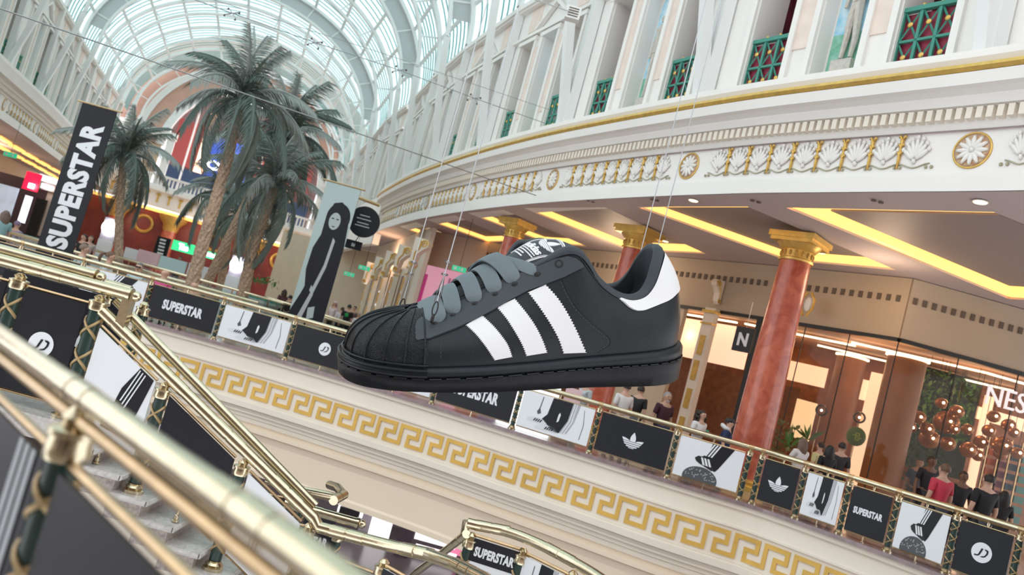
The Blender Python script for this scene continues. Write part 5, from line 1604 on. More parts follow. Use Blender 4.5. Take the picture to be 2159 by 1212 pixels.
def leafy(p, r, n, mt, name, label, cat, seed=1, up=False, leaf=.16):
    random.seed(seed); m = MB()
    for i in range(n):
        d = V((random.gauss(0, 1), random.gauss(0, 1), random.gauss(0, 1)+(1.2 if up else 0))).normalized()
        o = V(p)+V((random.uniform(-1, 1)*r[0], random.uniform(-1, 1)*r[1], random.uniform(-1, 1)*r[2])) if not up else V(p)
        L = leaf*random.uniform(.7, 1.5)*(1 if not up else 3.2); s = d.cross(V((.3, .5, .8))).normalized()*L*(.28 if not up else .09)
        m.add([o, o+d*L*.5+s, o+d*L-(Z_*L*.15 if not up else V((0, 0, 0))), o+d*L*.5-s], [(0, 1, 2, 3)])
    return m.build(name, mt, None, label, cat, fix=False)
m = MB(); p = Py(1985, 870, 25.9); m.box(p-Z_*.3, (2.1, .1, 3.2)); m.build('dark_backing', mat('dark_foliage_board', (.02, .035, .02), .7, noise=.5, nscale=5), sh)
leafy(Py(1990, 850, 25.6), (.9, .15, .95), 420, M_leafs[1], 'plant_wall', 'lush green plant wall deep in the shop behind the globe pendants', 'plants', 2)
leafy(Py(1935, 960, 24.0), (.7, .3, .9), 260, M_leafs[0], 'plant_wall', 'darker foliage right beside the wide copper column', 'plants', 3)
leafy(Py(1640, 930, 22.6), (.5, .3, .5), 120, M_leafs[2], 'potted_plant', 'olive bushy plant right of the red column in the shop window', 'plant', 4)
leafy(Py(1668, 920, 22.4)-Z_*.3, (0, 0, 0), 14, M_leafs[1], 'potted_plant', 'tall pointed green leaves in the shop window above the fair-haired woman', 'plant', 5, up=True, leaf=.15)
leafy(Py(1708, 905, 22.6)-Z_*.3, (0, 0, 0), 14, M_leafs[1], 'potted_plant', 'second clump of pointed green leaves by the shop window display', 'plant', 6, up=True, leaf=.15)
# window display: leaning panel, glass globe, green disc, shelving
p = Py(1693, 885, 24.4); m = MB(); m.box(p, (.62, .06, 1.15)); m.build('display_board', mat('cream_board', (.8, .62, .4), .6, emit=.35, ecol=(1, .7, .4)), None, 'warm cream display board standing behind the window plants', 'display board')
for px, py, lab in ((1732, 865, 'clear glass globe lamp in the shop window display, left'), (1812, 880, 'clear glass globe lamp between the two copper columns')):
    p = Py(px, py, 22.9); t = thing('glass_globe_lamp', lab, 'lamp', p-Z_*.3)
    m = MB(); m.ball(p, .17, 16); m.build('globe', glassy('globe_glass', (.95, .9, .8), .12), t)
    m = MB(); m.ball(p, .035, 8); m.build('bulb', M_bulb, t); m = MB(); m.tube([p-Z_*.16, p-Z_*1.2], .015, 6); m.build('stem', M_brassd, t)
p = Py(1805, 920, 22.8); t = thing('round_sign', 'green oval shop sign with yellow letters between the copper columns', 'sign', p)
m = MB(); m.ball(p, .27, 16, (1.05, .2, 1)); m.build('disc', mat('leaf_green_sign', (.10, .20, .03), .5), t)
T = text2d('qb', .03, .9); m = MB(); m.flat(([(-y*.26, x*.26, z) for x, y, z in T[0]], T[1]), frame(p+V((0, -.07, 0)), V((1, 0, 0)), V((0, -1, 0)))); m.build('letters', mat('lime_letter', (.35, .5, .08), .5), t)
cols = [(.50, .13, .04), (.22, .06, .16), (.05, .12, .22), (.04, .20, .22), (.10, .08, .25)]
for k, px in enumerate((2092, 2118, 2142, 2166)):
    p = Py(px, 960, 25.2-k*.2); t = thing('product_shelf', ['wall rack of orange boxes', 'wall rack of plum boxes', 'wall rack of blue boxes', 'wall rack of teal boxes'][k]+' behind the globe pendants', 'shelf', V((p.x, p.y, .3)))
    m = MB(); m.box(V((p.x-.2, p.y, 1.6)), (.035, .06, 2.9)); m.build('side_rail', M_brassd, t)
    for j in range(8):
        m = MB(); m.box(V((p.x, p.y, .75+j*.30)), (.30, .12, .20)); m.build('box', mat('carton_%d' % k, cols[k], .5), t)
# ---------------------------------------------------------------- pink hoarding and far pilasters left of it
A, B = Py(862, 700, 35.0), Py(1003, 738, 33.6)
pt_ = (V((B.x, B.y, 0))-V((A.x, A.y, 0))).normalized(); pn_ = V((pt_.y, -pt_.x, 0)); pw_ = (V((B.x, B.y, 0))-V((A.x, A.y, 0))).length
t = thing('pink_hoarding', 'pink shop hoarding with an oval text panel and a face in profile behind the laces', 'poster', V((A.x, A.y, 0)))
M = frame(V((A.x, A.y, 0)), pt_, pn_)
m = MB(); m.prism(rectp(0, 0, pw_, 4.3), M @ Matrix.Translation((0, 0, -.05)), .05); bd = m.build('board', mat('hoarding_pink', (.80, .36, .48), .55, emit=.15), t)
ov = [(pw_*(.54+.20*cos(a)*(1-.25*max(0, sin(a)))), 1.6+1.35*sin(a)+.2) for a in [2*pi*k/30 for k in range(30)]]
ink(bd, M, [ov], mat('hoarding_cream', (.80, .66, .62), .6), 'oval_panel', .01)
ink(bd, M, [rectp(pw_*.42, 2.35-q*.34, pw_*.66, 2.42-q*.34) for q in range(6)], mat('hoarding_text_grey', (.30, .20, .25), .6), 'text_line', .02)
ink(bd, M, [circ(pw_*.30, 1.75, .36, 20, .55), rectp(pw_*.12, 0, pw_*.36, 1.4)], mat('printed_skin', (.55, .30, .24), .6), 'face_print', .012)
ink(bd, M, [circ(pw_*.20, 2.0, .34, 20, .5)], M_dgrey, 'hair_print', .008)
ink(bd, M, [rectp(pw_*(.36+.055*q), z_, pw_*(.395+.055*q), z_+.24) for z_ in (3.72, 3.38) for q in range(9) if q != 4], mat('hoarding_magenta', (.60, .22, .40), .6), 'heading_pattern', .01)
m = MB(); ink(bd, M, [rectp(0, 1.6, .16, 3.9)], mat('hoarding_hot_pink', (.70, .04, .25), .5), 'edge_stripe', .01)
A2, B2 = Py(1003, 738, 33.5), Py(1075, 757, 32.6)
t = thing('purple_hoarding', 'purple panel continuing right of the pink hoarding, behind the lace', 'poster', V((A2.x, A2.y, 0)))
pw2 = (B2-A2).length; m = MB(); m.prism(rectp(.05, 0, pw2, 4.3), frame(V((A2.x, A2.y, 0)), pt_, pn_), .05); m.build('board', mat('hoarding_purple', (.25, .14, .28), .55, emit=.1), t)
# exit signs
M_exit = mat('exit_green', (.02, .28, .14), .5, emit=.35, ecol=(.03, .6, .3))
def exitsign(px, py, y, w, lab, tx='EXIT'):
    p = Py(px, py, y); t = thing('exit_sign', lab, 'exit sign', p)
    k = w/1720*y; m = MB(); m.box(p, (k, .06, k*.36)); m.build('box', M_exit, t)
    m = MB(); m.box(p+V((-k*.28, -.035, 0)), (k*.2, .01, k*.2)); m.box(p+V((k*.22, -.035, 0)), (k*.12, .01, k*.22)); m.tube([p+V((k*-.05, -.035, 0)), p+V((k*.12, -.035, 0))], k*.03, 4); m.each('pictogram', M_wht, t)
    m = MB(); m.tube([p+Z_*k*.18, V((p.x, p.y, 6.17 if y < 45 else 6.0))], .01, 4); m.build('hanger', M_dark, t)
exitsign(968, 567, 31, 30, 'green exit sign hanging over the pink and purple hoardings')
exitsign(768, 565, 37, 24, 'green exit sign in the corridor left of the cables, upper one')
exitsign(736, 578, 44, 22, 'green exit sign deeper in the corridor beside the woman banner')
m = MB(); a_q, b_q = V((-4.9, 38.8, 0)), V((-1.45, 37.1, 0)); m.box((a_q+b_q)/2+Z_*3.09, ((b_q-a_q).length, .2, 6.18), ((b_q-a_q).normalized(), V((.44, .9, 0)).normalized(), Z_)); m.build('plaster_pier', M_beige, wrb)
# corridor wall with pilasters and consoles
cw_ = setting('wall_corridor')
_a, _b = Py(772, 610, 56), Py(868, 640, 37)
CA, CB = V((_a.x, _a.y, 0)), V((_b.x, _b.y, 0))
tC = (CB-CA).normalized(); nC = V((tC.y, -tC.x, 0)); nC = -nC if nC.x > 0 else nC
m = MB(); wbox(m, CA, CB, nC, -.2, 0, 0, 6.18); m.build('plaster', M_cream, cw_)
m = MB(); wbox(m, V((-19, 66, 0)), V((-5, 60, 0)), V((0, -1, 0)), 0, .2, 0, 6.2); m.build('end_plaster', M_beige, cw_)
L = (CB-CA).length
m = MB(); qs = [V((-8.2, 48, 0)), V((-15.8, 69, 0)), V((0, 69, 0)), V((1, 44, 0))]; m.add([q+Z_*6.25 for q in qs]+[q+Z_*6.45 for q in qs], [(0, 1, 2, 3), (4, 5, 6, 7)]+[(i, (i+1) % 4, (i+1) % 4+4, i+4) for i in range(4)]); m.build('corridor_ceiling', M_soffit, cw_)
for k in range(5):
    pilaster(CA+tC*(2.0+k*3.9)+nC*.19, tC, nC, .55, 'cream and gold corridor pilaster, number %s from the sneaker' % ['five', 'four', 'three', 'two', 'one'][k] if False else ['farthest', 'second farthest', 'middle', 'second nearest', 'nearest'][k]+' of the five cream corridor pilasters', 4.4)
m = MB()
for k in range(4): m.box(CA+tC*(4.0+k*3.9)+nC*.02+Z_*2.1, (1.7, .08, 3.6), (tC, nC, Z_))
m.each('dark_doorway', mat('dark_wood_door', (.16, .08, .05), .5), cw_)
m = MB(); m.box(CA+tC*8.5+nC*.12+Z_*2.6, (.5, .05, .9), (tC, nC, Z_)); m.build('lit_poster', M_wlamp, cw_)
for k, (px, py, y) in enumerate(((872, 532, 33.5), (838, 545, 36.5), (812, 556, 39.5), (790, 566, 43), (772, 575, 47))):
    p = Py(px, py, y); console(p, V((.35, .94, 0)).normalized(), V((-.94, .35, 0)).normalized()*-1 if False else V((.94, -.35, 0)).normalized(), 1.05, ['nearest', 'second', 'third', 'fourth', 'farthest'][k]+' of the row of gold scroll brackets over the corridor')
point('corridor_lamp', (-4.5, 40, 5.0), 60, (1, .7, .42), .5)
point('corridor_lamp', (-7.5, 46, 5.0), 60, (1, .6, .35), .5)
point('gallery_lamp', (3.0, 27.5, 5.3), 50, (1, .75, .5), .5)
point('gallery_lamp', (8.5, 19.5, 5.3), 40, (1, .75, .5), .5)
# ================================================================ far end wall of the vault
RE, LE = V((-18.8, 85.5, 0)), V((-41.0, 78.6, 0))
eT = (RE-LE).normalized(); eN = V((eT.y, -eT.x, 0)); EWd = (RE-LE).length
if eN.y > 0: eN = -eN
def E_(x, z, y=0): return LE+eT*x+eN*y+Z_*z
def ebox(mb, x0, x1, z0, z1, y0, y1): mb.box(E_((x0+x1)/2, (z0+z1)/2, (y0+y1)/2), (x1-x0, y1-y0, z1-z0), (eT, eN, Z_))
we = setting('wall_end'); cx_ = EWd/2+.3
M_sal = mat('salmon_plaster', (.62, .36, .28), .6, noise=.1, nscale=1)
M_dred = mat('deep_red_marble_wall', (.28, .04, .03), .4, noise=.4, nscale=.8)
# wall with arched opening: ring sector
def ringpoly(r0, r1, cz, mb, y0, y1, n=32, a0=0, a1=pi):
    rows = []
    for k in range(n+1):
        a = a0+(a1-a0)*k/n; c, s = cos(a), sin(a)
        rows.append([E_(cx_+c*r0, cz+s*r0, y0), E_(cx_+c*r1, cz+s*r1*1.0, y0), E_(cx_+c*r1, cz+s*r1, y1), E_(cx_+c*r0, cz+s*r0, y1)])
    mb.grid(rows, False, closeu=True)
m = MB(); ringpoly(7.9, 13.5, 12.2, m, 0, -.4); m.build('spandrel', M_sal, we)
m = MB(); ringpoly(7.6, 8.3, 12.2, m, .25, -.6); ringpoly(9.9, 10.5, 12.2, m, .2, 0); m.build('arch_ring', M_stl, we)
m = MB()
for x0, x1 in ((0, cx_-7.9), (cx_+7.9, EWd)): ebox(m, x0, x1, 8, 12.2, -.4, 0); 
m.build('flank_wall', M_white, we)
m = MB()
for x0 in (1.0, cx_+9.3): ebox(m, x0, x0+1.3, 9.3, 12.2, 0, .1); ebox(m, x0+1.9, x0+3.2, 9.3, 12.2, 0, .1)
m.each('tan_panel', mat('tan_panel', (.60, .42, .28), .6), we)
m = MB()
for x0 in (.2, 4.6, cx_+8.1, EWd-1.4): ebox(m, x0, x0+.7, 8.2, 13.2, 0, .5)
ebox(m, 0, 5.4, 12.9, 13.6, 0, .6); ebox(m, cx_+8, EWd, 12.9, 13.6, 0, .6)
m.each('white_pilaster', M_white, we)
# storefront inside the arch
m = MB(); ebox(m, cx_-8, cx_+8, 7.5, 20, -6, -5.8); m.build('backdrop', mat('dim_mauve_wall', (.30, .20, .20), .7, noise=.3, nscale=.5), we)
sg = thing('arch_shopfront', 'shopfront with a blue sign filling the far arch behind the palms', 'shopfront', E_(cx_, 8.5, -4))
m = MB(); ebox(m, cx_-7.5, cx_+7.5, 8.3, 11.0, -4.2, -4.0); m.build('navy_base', mat('navy_band', (.03, .06, .14), .5), sg)
m = MB(); ebox(m, cx_-3.6, cx_+.9, 11.0, 15.2, -4.1, -3.9); m.build('blue_board', mat('bright_blue_board', (.05, .12, .62), .5, emit=.08, ecol=(.05, .12, .8)), sg)
T = text2d('CLUB', .04, .9); m = MB(); m.flat(([(x*1.1-1.0, y*1.0, z) for x, y, z in T[0]], T[1]), frame(E_(cx_-1.0, 12.2, -3.8), eT, eN)); m.build('letters', M_wlamp, sg)
m = MB(); ebox(m, cx_-7.3, cx_-4.8, 11.2, 16, -4.1, -4.0); ebox(m, cx_+1.2, cx_+7, 12, 15.5, -4.1, -4.0); m.each('red_panel', mat('dull_red_panel', (.40, .08, .08), .5), sg)
m = MB(); ebox(m, cx_-4.7, cx_-3.8, 11, 17.5, -4.1, -3.9); ebox(m, cx_+2.5, cx_+5.5, 10.8, 12.4, -3.9, -3.8); m.each('lit_panel', mat('lit_salmon', (1, .7, .5), .5, emit=.9, ecol=(1, .55, .35)), sg)
m = MB()
for x in (-5.6, -2.2, 1.6, 5): m.tube([E_(cx_+x, 8.5, -3), E_(cx_+x, 17.5, -3)], .10, 6)
m.build('column', M_stl, sg)
# lower storey
t5 = setting('trim_5')
m = MB(); ebox(m, -3, EWd+5, 0, 6.0, -1.2, -1.0); m.build('red_wall', M_dred, t5)
m = MB(); ebox(m, -3, EWd+5, 6.2, 8.0, -.6, .6); ebox(m, -3, EWd+5, 7.7, 8.05, .6, 1.1); ebox(m, -3, EWd+5, 8.05, 8.3, .6, .9); m.build('white_frieze', M_white, t5)
m = MB(); ebox(m, -3, EWd+5, 5.75, 6.05, -.9, -.5); m.build('cove_light', M_glow, t5)
m = MB()
x = 0
while x < EWd+4: ebox(m, x, x+.18, 6.6, 7.5, .6, .68); ebox(m, x-.14, x+.32, 7.3, 7.5, .6, .68); x += 1.05
m.build('gilt_frieze_ornament', M_gold, t5)
m = MB(); x = 0
while x < EWd: m.tube([E_(x, 8.3, .7), E_(x, 9.1, .7)], .09, 6); x += .35
ebox(m, 0, EWd, 9.1, 9.3, .55, .9); m.build('stone_parapet', M_white, t5)
for k, x in enumerate((2.2, 7.2, 15.2, 20.5)):
    t = thing('far_column', ['leftmost', 'second', 'third', 'rightmost'][k]+' red column with broad gold capital on the far red facade', 'column', E_(x, 0, .1))
    m = MB(); m.lathe(E_(x, 0, .1), [(0, 0), (.75, 0), (.65, 4.2), (0, 4.2)], 16); m.build('shaft', M_red, t)
    m = MB(); m.lathe(E_(x, 4.2, .1), [(0, 0), (.7, 0), (.8, .6), (1.3, 1.2), (1.4, 1.5), (0, 1.5)], 12); m.build('capital', M_gold, t)
m = MB()
for x in (4.6, 11.5, 18): m.tube([E_(x+cos(a)*.8, 4.3+sin(a)*.8, -.95) for a in [2*pi*q/20 for q in range(21)]], .16, 6, cap=False)
m.each('gilt_roundel', M_gold, t5)
for x in (3, 9, 15, 21): point('facade_lamp', E_(x, 4.8, 2.2), 55, (1, .66, .45), .8)
point('arch_lamp', E_(cx_, 13, -1.5), 500, (1, .85, .75), 1.0)
# ================================================================ left wing under the gallery
wl2 = setting('wall_left_shops')
LB = [V((p.x, p.y, 0))-LW.nor(LW.find(lambda v: (v-p).length, 100))*6.5 for p in LW.resample(8)]
m = MB(); sweep(m, LB, [(0, 0), (0, 6.2), (-.3, 6.2), (-.3, 0)]); m.build('shop_wall', mat('dark_aubergine_wall', (.10, .06, .07), .6, noise=.3, nscale=.4), wl2)
m = MB(); sweep(m, LB, [(0.02, 4.4), (.12, 4.4), (.12, 6.18), (.02, 6.18)]); m.build('beige_fascia', M_beige, wl2)
a_ = [V((p.x, p.y, 0)) for p in LW.resample(4)]; b_2 = [V((p.x, p.y, 0))-LW.nor(LW.find(lambda v: (v-p).length, 100))*7 for p in LW.resample(4)]
m = MB(); m.grid([[p+Z_*6.19, q+Z_*6.19] for p, q in zip(a_, b_2)], False); m.build('soffit', M_soffit, wl2)
m = MB()
for i in range(0, len(a_)-1):
    for f in (.35, .62):
        p, q = a_[i].lerp(b_2[i], f), a_[i+1].lerp(b_2[i+1], f); p = p.lerp(q, .12); q = a_[i].lerp(b_2[i], f).lerp(a_[i+1].lerp(b_2[i+1], f), .85)
        t = (q-p).normalized(); m.box((p+q)/2+Z_*6.10, ((q-p).length, .45, .12), (t, V((-t.y, t.x, 0)), Z_))
m.build('cove_light', M_glow, wl2)
def pxbox(mb, px0, py0, px1, py1, y, d=.12):
    # upright board facing the walkway, centred on the pixel box
    p = Py((px0+px1)/2, (py0+py1)/2, y); k = y/FPX
    mb.box(p, ((px1-px0)*k, d, (py1-py0)*k)); return p
def board(name, lab, cat, px0, py0, px1, py1, y, mt, text=None, tm=None, th=.5, txs=.7):
    k = y/FPX; w_, h_ = (px1-px0)*k, (py1-py0)*k; p = Py((px0+px1)/2, (py0+py1)/2, y)
    t = thing(name, lab, cat, p-Z_*h_/2)
    m = MB(); m.box(p, (w_, .12, h_)); m.build('board', mt, t)
    if text:
        T = text2d(text, .04, txs); m = MB(); m.flat(([(a*h_*th, b*h_*th, c) for a, b, c in T[0]], T[1]), frame(p+V((0, -.07, 0)), V((1, 0, 0)), V((0, -1, 0)))); m.build('lettering', tm or M_wlamp, t)
    return t
board('shop_facade_panel', 'dark aubergine shop facade panel behind the red sign and screen', 'wall panel', -60, 372, 116, 520, 46, mat('aubergine_panel', (.055, .03, .04), .5))
board('shop_screen', 'bright white and blue shop screen at the left picture edge', 'screen', -30, 388, 30, 462, 44, mat('screen_glow', (.45, .52, .7), .4, emit=.22, ecol=(.8, .88, 1), noise=.6, nscale=1.5))
board('shop_sign', 'glowing red square shop sign left of the vertical banner', 'sign', 52, 364, 84, 402, 44, mat('red_sign', (.75, .01, .04), .5, emit=.8, ecol=(.9, .01, .05)), )
board('shop_sign', 'white glowing shop lettering on grey fascia between the red sign and banner', 'sign', 84, 385, 118, 402, 43, mat('taupe_fascia', (.30, .22, .20), .6), )
board('light_column', 'white lit vertical panel beside the dark shop doorway', 'panel', 46, 412, 60, 470, 43.5, mat('pale_lit_panel', (.9, .92, 1), .5, emit=.7))
board('shop_doorway', 'tall black shop doorway left of the banner', 'doorway', 66, 418, 88, 500, 43, M_dark)
board('shop_pier', 'warm beige shop pier between doorway and banner', 'pier', 88, 405, 116, 500, 43.2, mat('beige_pier', (.62, .46, .38), .5))
exitsign(22, 326, 40, 28, 'green exit sign hanging under the left gallery')
point('left_shop_lamp', (-33, 44, 5.2), 200, (1, .8, .65), .8)
point('left_shop_lamp', (-37, 56, 5.2), 150, (1, .7, .5), .8)
for k, (px, w_) in enumerate(((93, 5), (100, 6), (108, 7))):
    pass
p = Py(66, 392, 43.8); m = MB(); m.box(p, (.32, .04, .26)); m.build('sign_mark', M_wlamp, None, 'small white glowing mark on the red square sign', 'sign mark')
for k, px in enumerate((90, 96, 102, 108)):
    p = Py(px, 391+(px-90)*.35, 42.8); m = MB(); m.box(p, (.12, .04, .22)); m.build('sign_letter', M_wlamp, None, ['first', 'second', 'third', 'last'][k]+' blurred white glowing letter on the grey fascia beside the banner', 'sign letter')
# ================================================================ kiosk and plaza furniture in front of the far facade
def disc_stand(px, py, y, r, lab):
    p = Py(px, py, y); t = thing('totem_light', lab, 'illuminated totem', V((p.x, p.y, 0)))
    m = MB(); m.lathe(p+V((0, .05, 0)), [(0, 0), (r, 0), (r, .1), (0, .1)], 24, (0, -1, 0)); m.build('glowing_disc', M_wlamp, t)
    m = MB(); m.box(p+V((0, .12, -.1)), (r*2.1, .08, r*3.4)); m.build('grey_board', mat('lilac_grey_board', (.45, .42, .50), .4), t)
    m = MB(); m.box(V((p.x, p.y+.1, (p.z-r*1.8)/2)), (r*2.1, .12, p.z-r*1.8)); m.build('white_board', M_wht, t)
disc_stand(230, 480, 38, .33, 'tall totem with glowing white disc left of the thin palm trunk')
disc_stand(499, 558, 34, .27, 'totem with glowing white disc between the palm trunks')
board('kiosk_sign', 'glowing green-edged kiosk sign, left one', 'sign', 363, 511, 412, 532, 50, mat('kiosk_green', (.03, .5, .2), .5, emit=.5, ecol=(.05, .8, .3)), 'The', M_wlamp, .62, .75)
board('kiosk_sign', 'glowing green-edged kiosk sign, right one beyond the trunk', 'sign', 427, 530, 456, 545, 48, MATS['kiosk_green'])
_p = Py(441, 537, 47.9); _m = MB(); _m.box(_p, (.62, .04, .20)); _m.build('sign_mark', M_wlamp, None, 'white glowing mark on the right green-edged kiosk sign', 'sign mark')
board('kiosk_banner', 'small black vertical kiosk banner with white lettering', 'banner', 328, 500, 356, 540, 46, M_black)
for q_ in range(5): _p = Py(344-q_*1.6, 506+q_*7, 45.8); _m = MB(); _m.box(_p, (.34, .03, .10)); _m.build('banner_mark', M_wht, None, ['top', 'second', 'middle', 'fourth', 'lowest'][q_]+' white mark on the black kiosk banner', 'sign mark')
for k, (x0, y0, x1, y1, yy, lb_, mt) in enumerate(((262, 525, 300, 550, 42, 'pale kiosk counter behind the thin palm trunk', M_wht), (290, 530, 335, 556, 41, 'pinkish kiosk counter left of the black kiosk banner', mat('pale_pink_counter', (.80, .55, .62), .5)), (335, 545, 392, 575, 39, 'pale blue kiosk counter under the green sign', mat('pale_aqua_counter', (.52, .74, .78), .4)), (395, 560, 450, 592, 38, 'white kiosk counter behind the main palm trunk', M_wht))):
    board('kiosk_counter', lb_, 'counter', x0, y0, x1, y1, yy, mt)
# rails and glass around the plaza behind the gallery guests
def glass_rail(pts, y, lab, z=None):
    P = [Py(a, b, y_) for (a, b), y_ in zip(pts, y)]
    zz = sum(p.z for p in P)/len(P); P = [V((p.x, p.y, p.z)) for p in P]
    t = thing('plaza_railing', lab, 'railing', V((P[0].x, P[0].y, 0)))
    m = MB(); m.tube(P, .05, 8); m.build('rail', M_brass, t)
    m = MB()
    for a, b in zip(P, P[1:]): m.add([V((a.x, a.y, .1)), V((b.x, b.y, .1)), b-Z_*.1, a-Z_*.1], [(0, 1, 2, 3)])
    m.build('glass', glassy('aqua_glass', (.74, .84, .84), .12), t, fix=False)
    m = MB(); c = Curve(P); s = .2
    while s < c.L: p = c.at(s); m.tube([V((p.x, p.y, 0)), p], .025, 6); s += 2.2
    m.build('post', M_brassd, t)
glass_rail([(14, 488), (132, 521)], [25.5, 25.2], 'short plaza handrail left of the vertical banner')
glass_rail([(160, 516), (300, 556), (480, 606), (600, 640)], [32, 31.5, 31, 30.5], 'far plaza handrail running behind the palm trunks')
glass_rail([(155, 530), (262, 560), (420, 604), (545, 638)], [27, 27, 27, 27], 'nearer plaza handrail just behind the seated guests')
glass_rail([(560, 626), (640, 650), (760, 690)], [31, 30, 29], 'plaza handrail in front of the woman banner')
glass_rail([(680, 668), (790, 700)], [34, 33], 'handrail in front of the corridor crowd')
# ================================================================ banners
def hang_banner(name, lab, TLp, TRp, BLp, y, draw):
    A = Py(*TLp, y); B = Py(*TRp, y); C_ = Py(*BLp, y)
    w_ = (B-A).length; h_ = (A-C_).length; X_ = V((1, 0, 0)); yn = V((0, -1, 0))
    o = V((A.x, y, C_.z)); M = frame(o, X_, yn)
    t = thing(name, lab, 'banner', o)
    draw(t, M, w_, h_)
    m = MB(); m.tube([V((A.x-.15, y, A.z+.02)), V((B.x+.15, y, A.z+.02))], .03, 8); m.build('top_pole', M_brassd, t)
    m = MB(); m.tube([V(((A.x+B.x)/2, y+.08, 0)), V(((A.x+B.x)/2, y+.08, A.z))], .035, 8); m.lathe(V(((A.x+B.x)/2, y+.08, 0)), [(0, 0), (.35, 0), (.35, .03), (0, .03)], 16); m.build('stand_pole', M_dark, t)
    return t
def d1(t, M, w_, h_):
    m = MB(); m.prism(rectp(0, 0, w_, h_), M @ Matrix.Translation((0, 0, -.03)), .03); c = m.build('cloth', M_black, t)
    T = text2d('SUPERSTAR', .05, .62, 1.07); L = max(v[0] for v in T[0])*2; hh = w_*.62; k = (h_*.77)/L
    vs = [(w_/2-y_*hh, h_*.51+x_*k, z_) for x_, y_, z_ in T[0]]
    ink(c, M, [], M_wht, 'banner_lettering', msh=(vs, T[1]), lab='white capitals reading upwards')
hang_banner('vertical_banner', 'tall black vertical banner with white capitals standing left of the palms', (174, 216), (246, 238), (76, 558), 24.5, d1)
M_bgr = mat('printed_sea_grey', (.40, .50, .50), .5)
M_skin_p = mat('printed_face_grey', (.38, .44, .45), .5)
def d2(t, M, w_, h_):
    m = MB(); m.prism(rectp(0, 0, w_, h_), M @ Matrix.Translation((0, 0, -.03)), .03); c = m.build('cloth', M_bgr, t)
    X = lambda p: [(x*w_, y*h_) for x, y in p]
    ink(c, M, [X([(.26, .62), (.26, .76), (.38, .86), (.60, .88), (.84, .83), (.94, .72), (1, .55), (1, 0), (.0, 0), (.0, .05), (.16, .18), (.22, .24), (.12, .36), (.14, .52)])], M_black, 'figure_print')
    ink(c, M, [X(circ(.60, .765, .34, 30, .105))], M_black, 'hair_print', .008)
    ink(c, M, [X(circ(.53, .735, .165, 26, .062))], M_skin_p, 'face_print', .010)
    ink(c, M, [X(rectp(.42, .748, .50, .756)), X(rectp(.56, .748, .64, .756)), X([(.47, .698), (.59, .700), (.53, .690)])], M_black, 'eye_print', .013)
    ink(c, M, [X([(.62, .62), (.70, .60), (.66, .40), (.52, .22), (.44, .24), (.58, .42)]), X([(.44, .22), (.52, .20), (.36, .0), (.22, .0)])], M_grey, 'stripe_print', .009)
    ink(c, M, [X([(.40, .26), (.52, .22), (.50, .19), (.38, .22)]), X([(.48, .10), (.66, .12), (.70, .04), (.52, .02)])], M_skin_p, 'hand_print', .011)
hang_banner('vertical_banner', 'tall grey banner of a woman with long dark hair in black striped clothes', (690, 381), (760, 403), (606, 668), 26.5, d2)
# round black sign with rod
p = Py(768, 468, 27.5); t = thing('round_sign', 'round black hanging sign with white lettering right of the woman banner', 'sign', p)
m = MB(); m.lathe(p+V((0, .05, 0)), [(0, 0), (.53, 0), (.53, .1), (0, .1)], 28, (0, -1, 0)); d_ = m.build('disc', M_black, t)
m = MB(); 
for k, (w_, z) in enumerate(((.34, .20), (.5, .08), (.4, -.06), (.5, -.16))): m.box(p+V((-.02, -.06, z)), (w_, .01, .035))
m.each('text_line', M_grey, d_)
m = MB(); m.tube([Py(745, 412, 27.4), Py(800, 433, 27.8)], .06, 8); m.build('rod', M_brassd, t)
p = Py(745, 516, 28); t = thing('small_sign', 'small black rectangular hanging sign below the round one', 'sign', p); m = MB(); m.box(p, (.58, .05, .30)); m.build('board', M_black, t); m = MB(); m.tube([p, Py(760, 492, 27.6)], .015, 6); m.build('hanger', M_dark, t)
m = MB(); m.box(p+V((0, -.03, 0)), (.12, .01, .12)); m.build('pictogram', M_grey, t)
# ================================================================ palms
M_trunk = mat('fibrous_palm_trunk', (.60, .43, .31), .8, noise=.6, nscale=14, bump=.5, bscale=9)
M_fr = [mat('dusty_palm_green', (.19, .24, .215), .5, noise=.4, nscale=2), mat('grey_palm_green', (.32, .36, .34), .5, noise=.4, nscale=2), mat('dark_palm_green', (.12, .165, .145), .5, noise=.3, nscale=2)]
def frond_mesh(L, drop, seed, mt):
    random.seed(seed); m = MB(); pts = []
    n = 16
    for i in range(n+1):
        t = i/n; pts.append(V((L*(t-.12*drop*t*t), 0, L*(.55*t*(1-t*.5)-drop*t*t*.85))))
    m.tube(pts, [.035*(1-.8*i/n) for i in range(n+1)], 5)
    c = Curve(pts); K = 52
    for i in range(K):
        s = c.L*(.12+.88*i/K); p = c.at(s); tg = c.tan(s); ll = L*.30*(1-.55*abs(i/K-.35)*1.3)*random.uniform(.7, 1.2)
        for sg in (-1, 1):
            d = (tg*.65+V((0, sg*.75, 0))+V((0, 0, -.45-.7*i/K+random.uniform(-.35, .25)))).normalized()
            w_ = V((0, 0, 1)).cross(d).normalized()*.0058; q = p+d*ll*.55; e = q+(d+V((0, 0, -.7))).normalized()*ll*.5
            m.add([p-w_, p+w_, q+w_, q-w_, e], [(0, 1, 2, 3), (3, 2, 4)])
    return tomesh(m, 'frond', mt)
FM = [frond_mesh(1, d, 10+k, M_fr[k % 3]) for k, d in enumerate((.35, .7, 1.0, 1.25, .15, .85))]
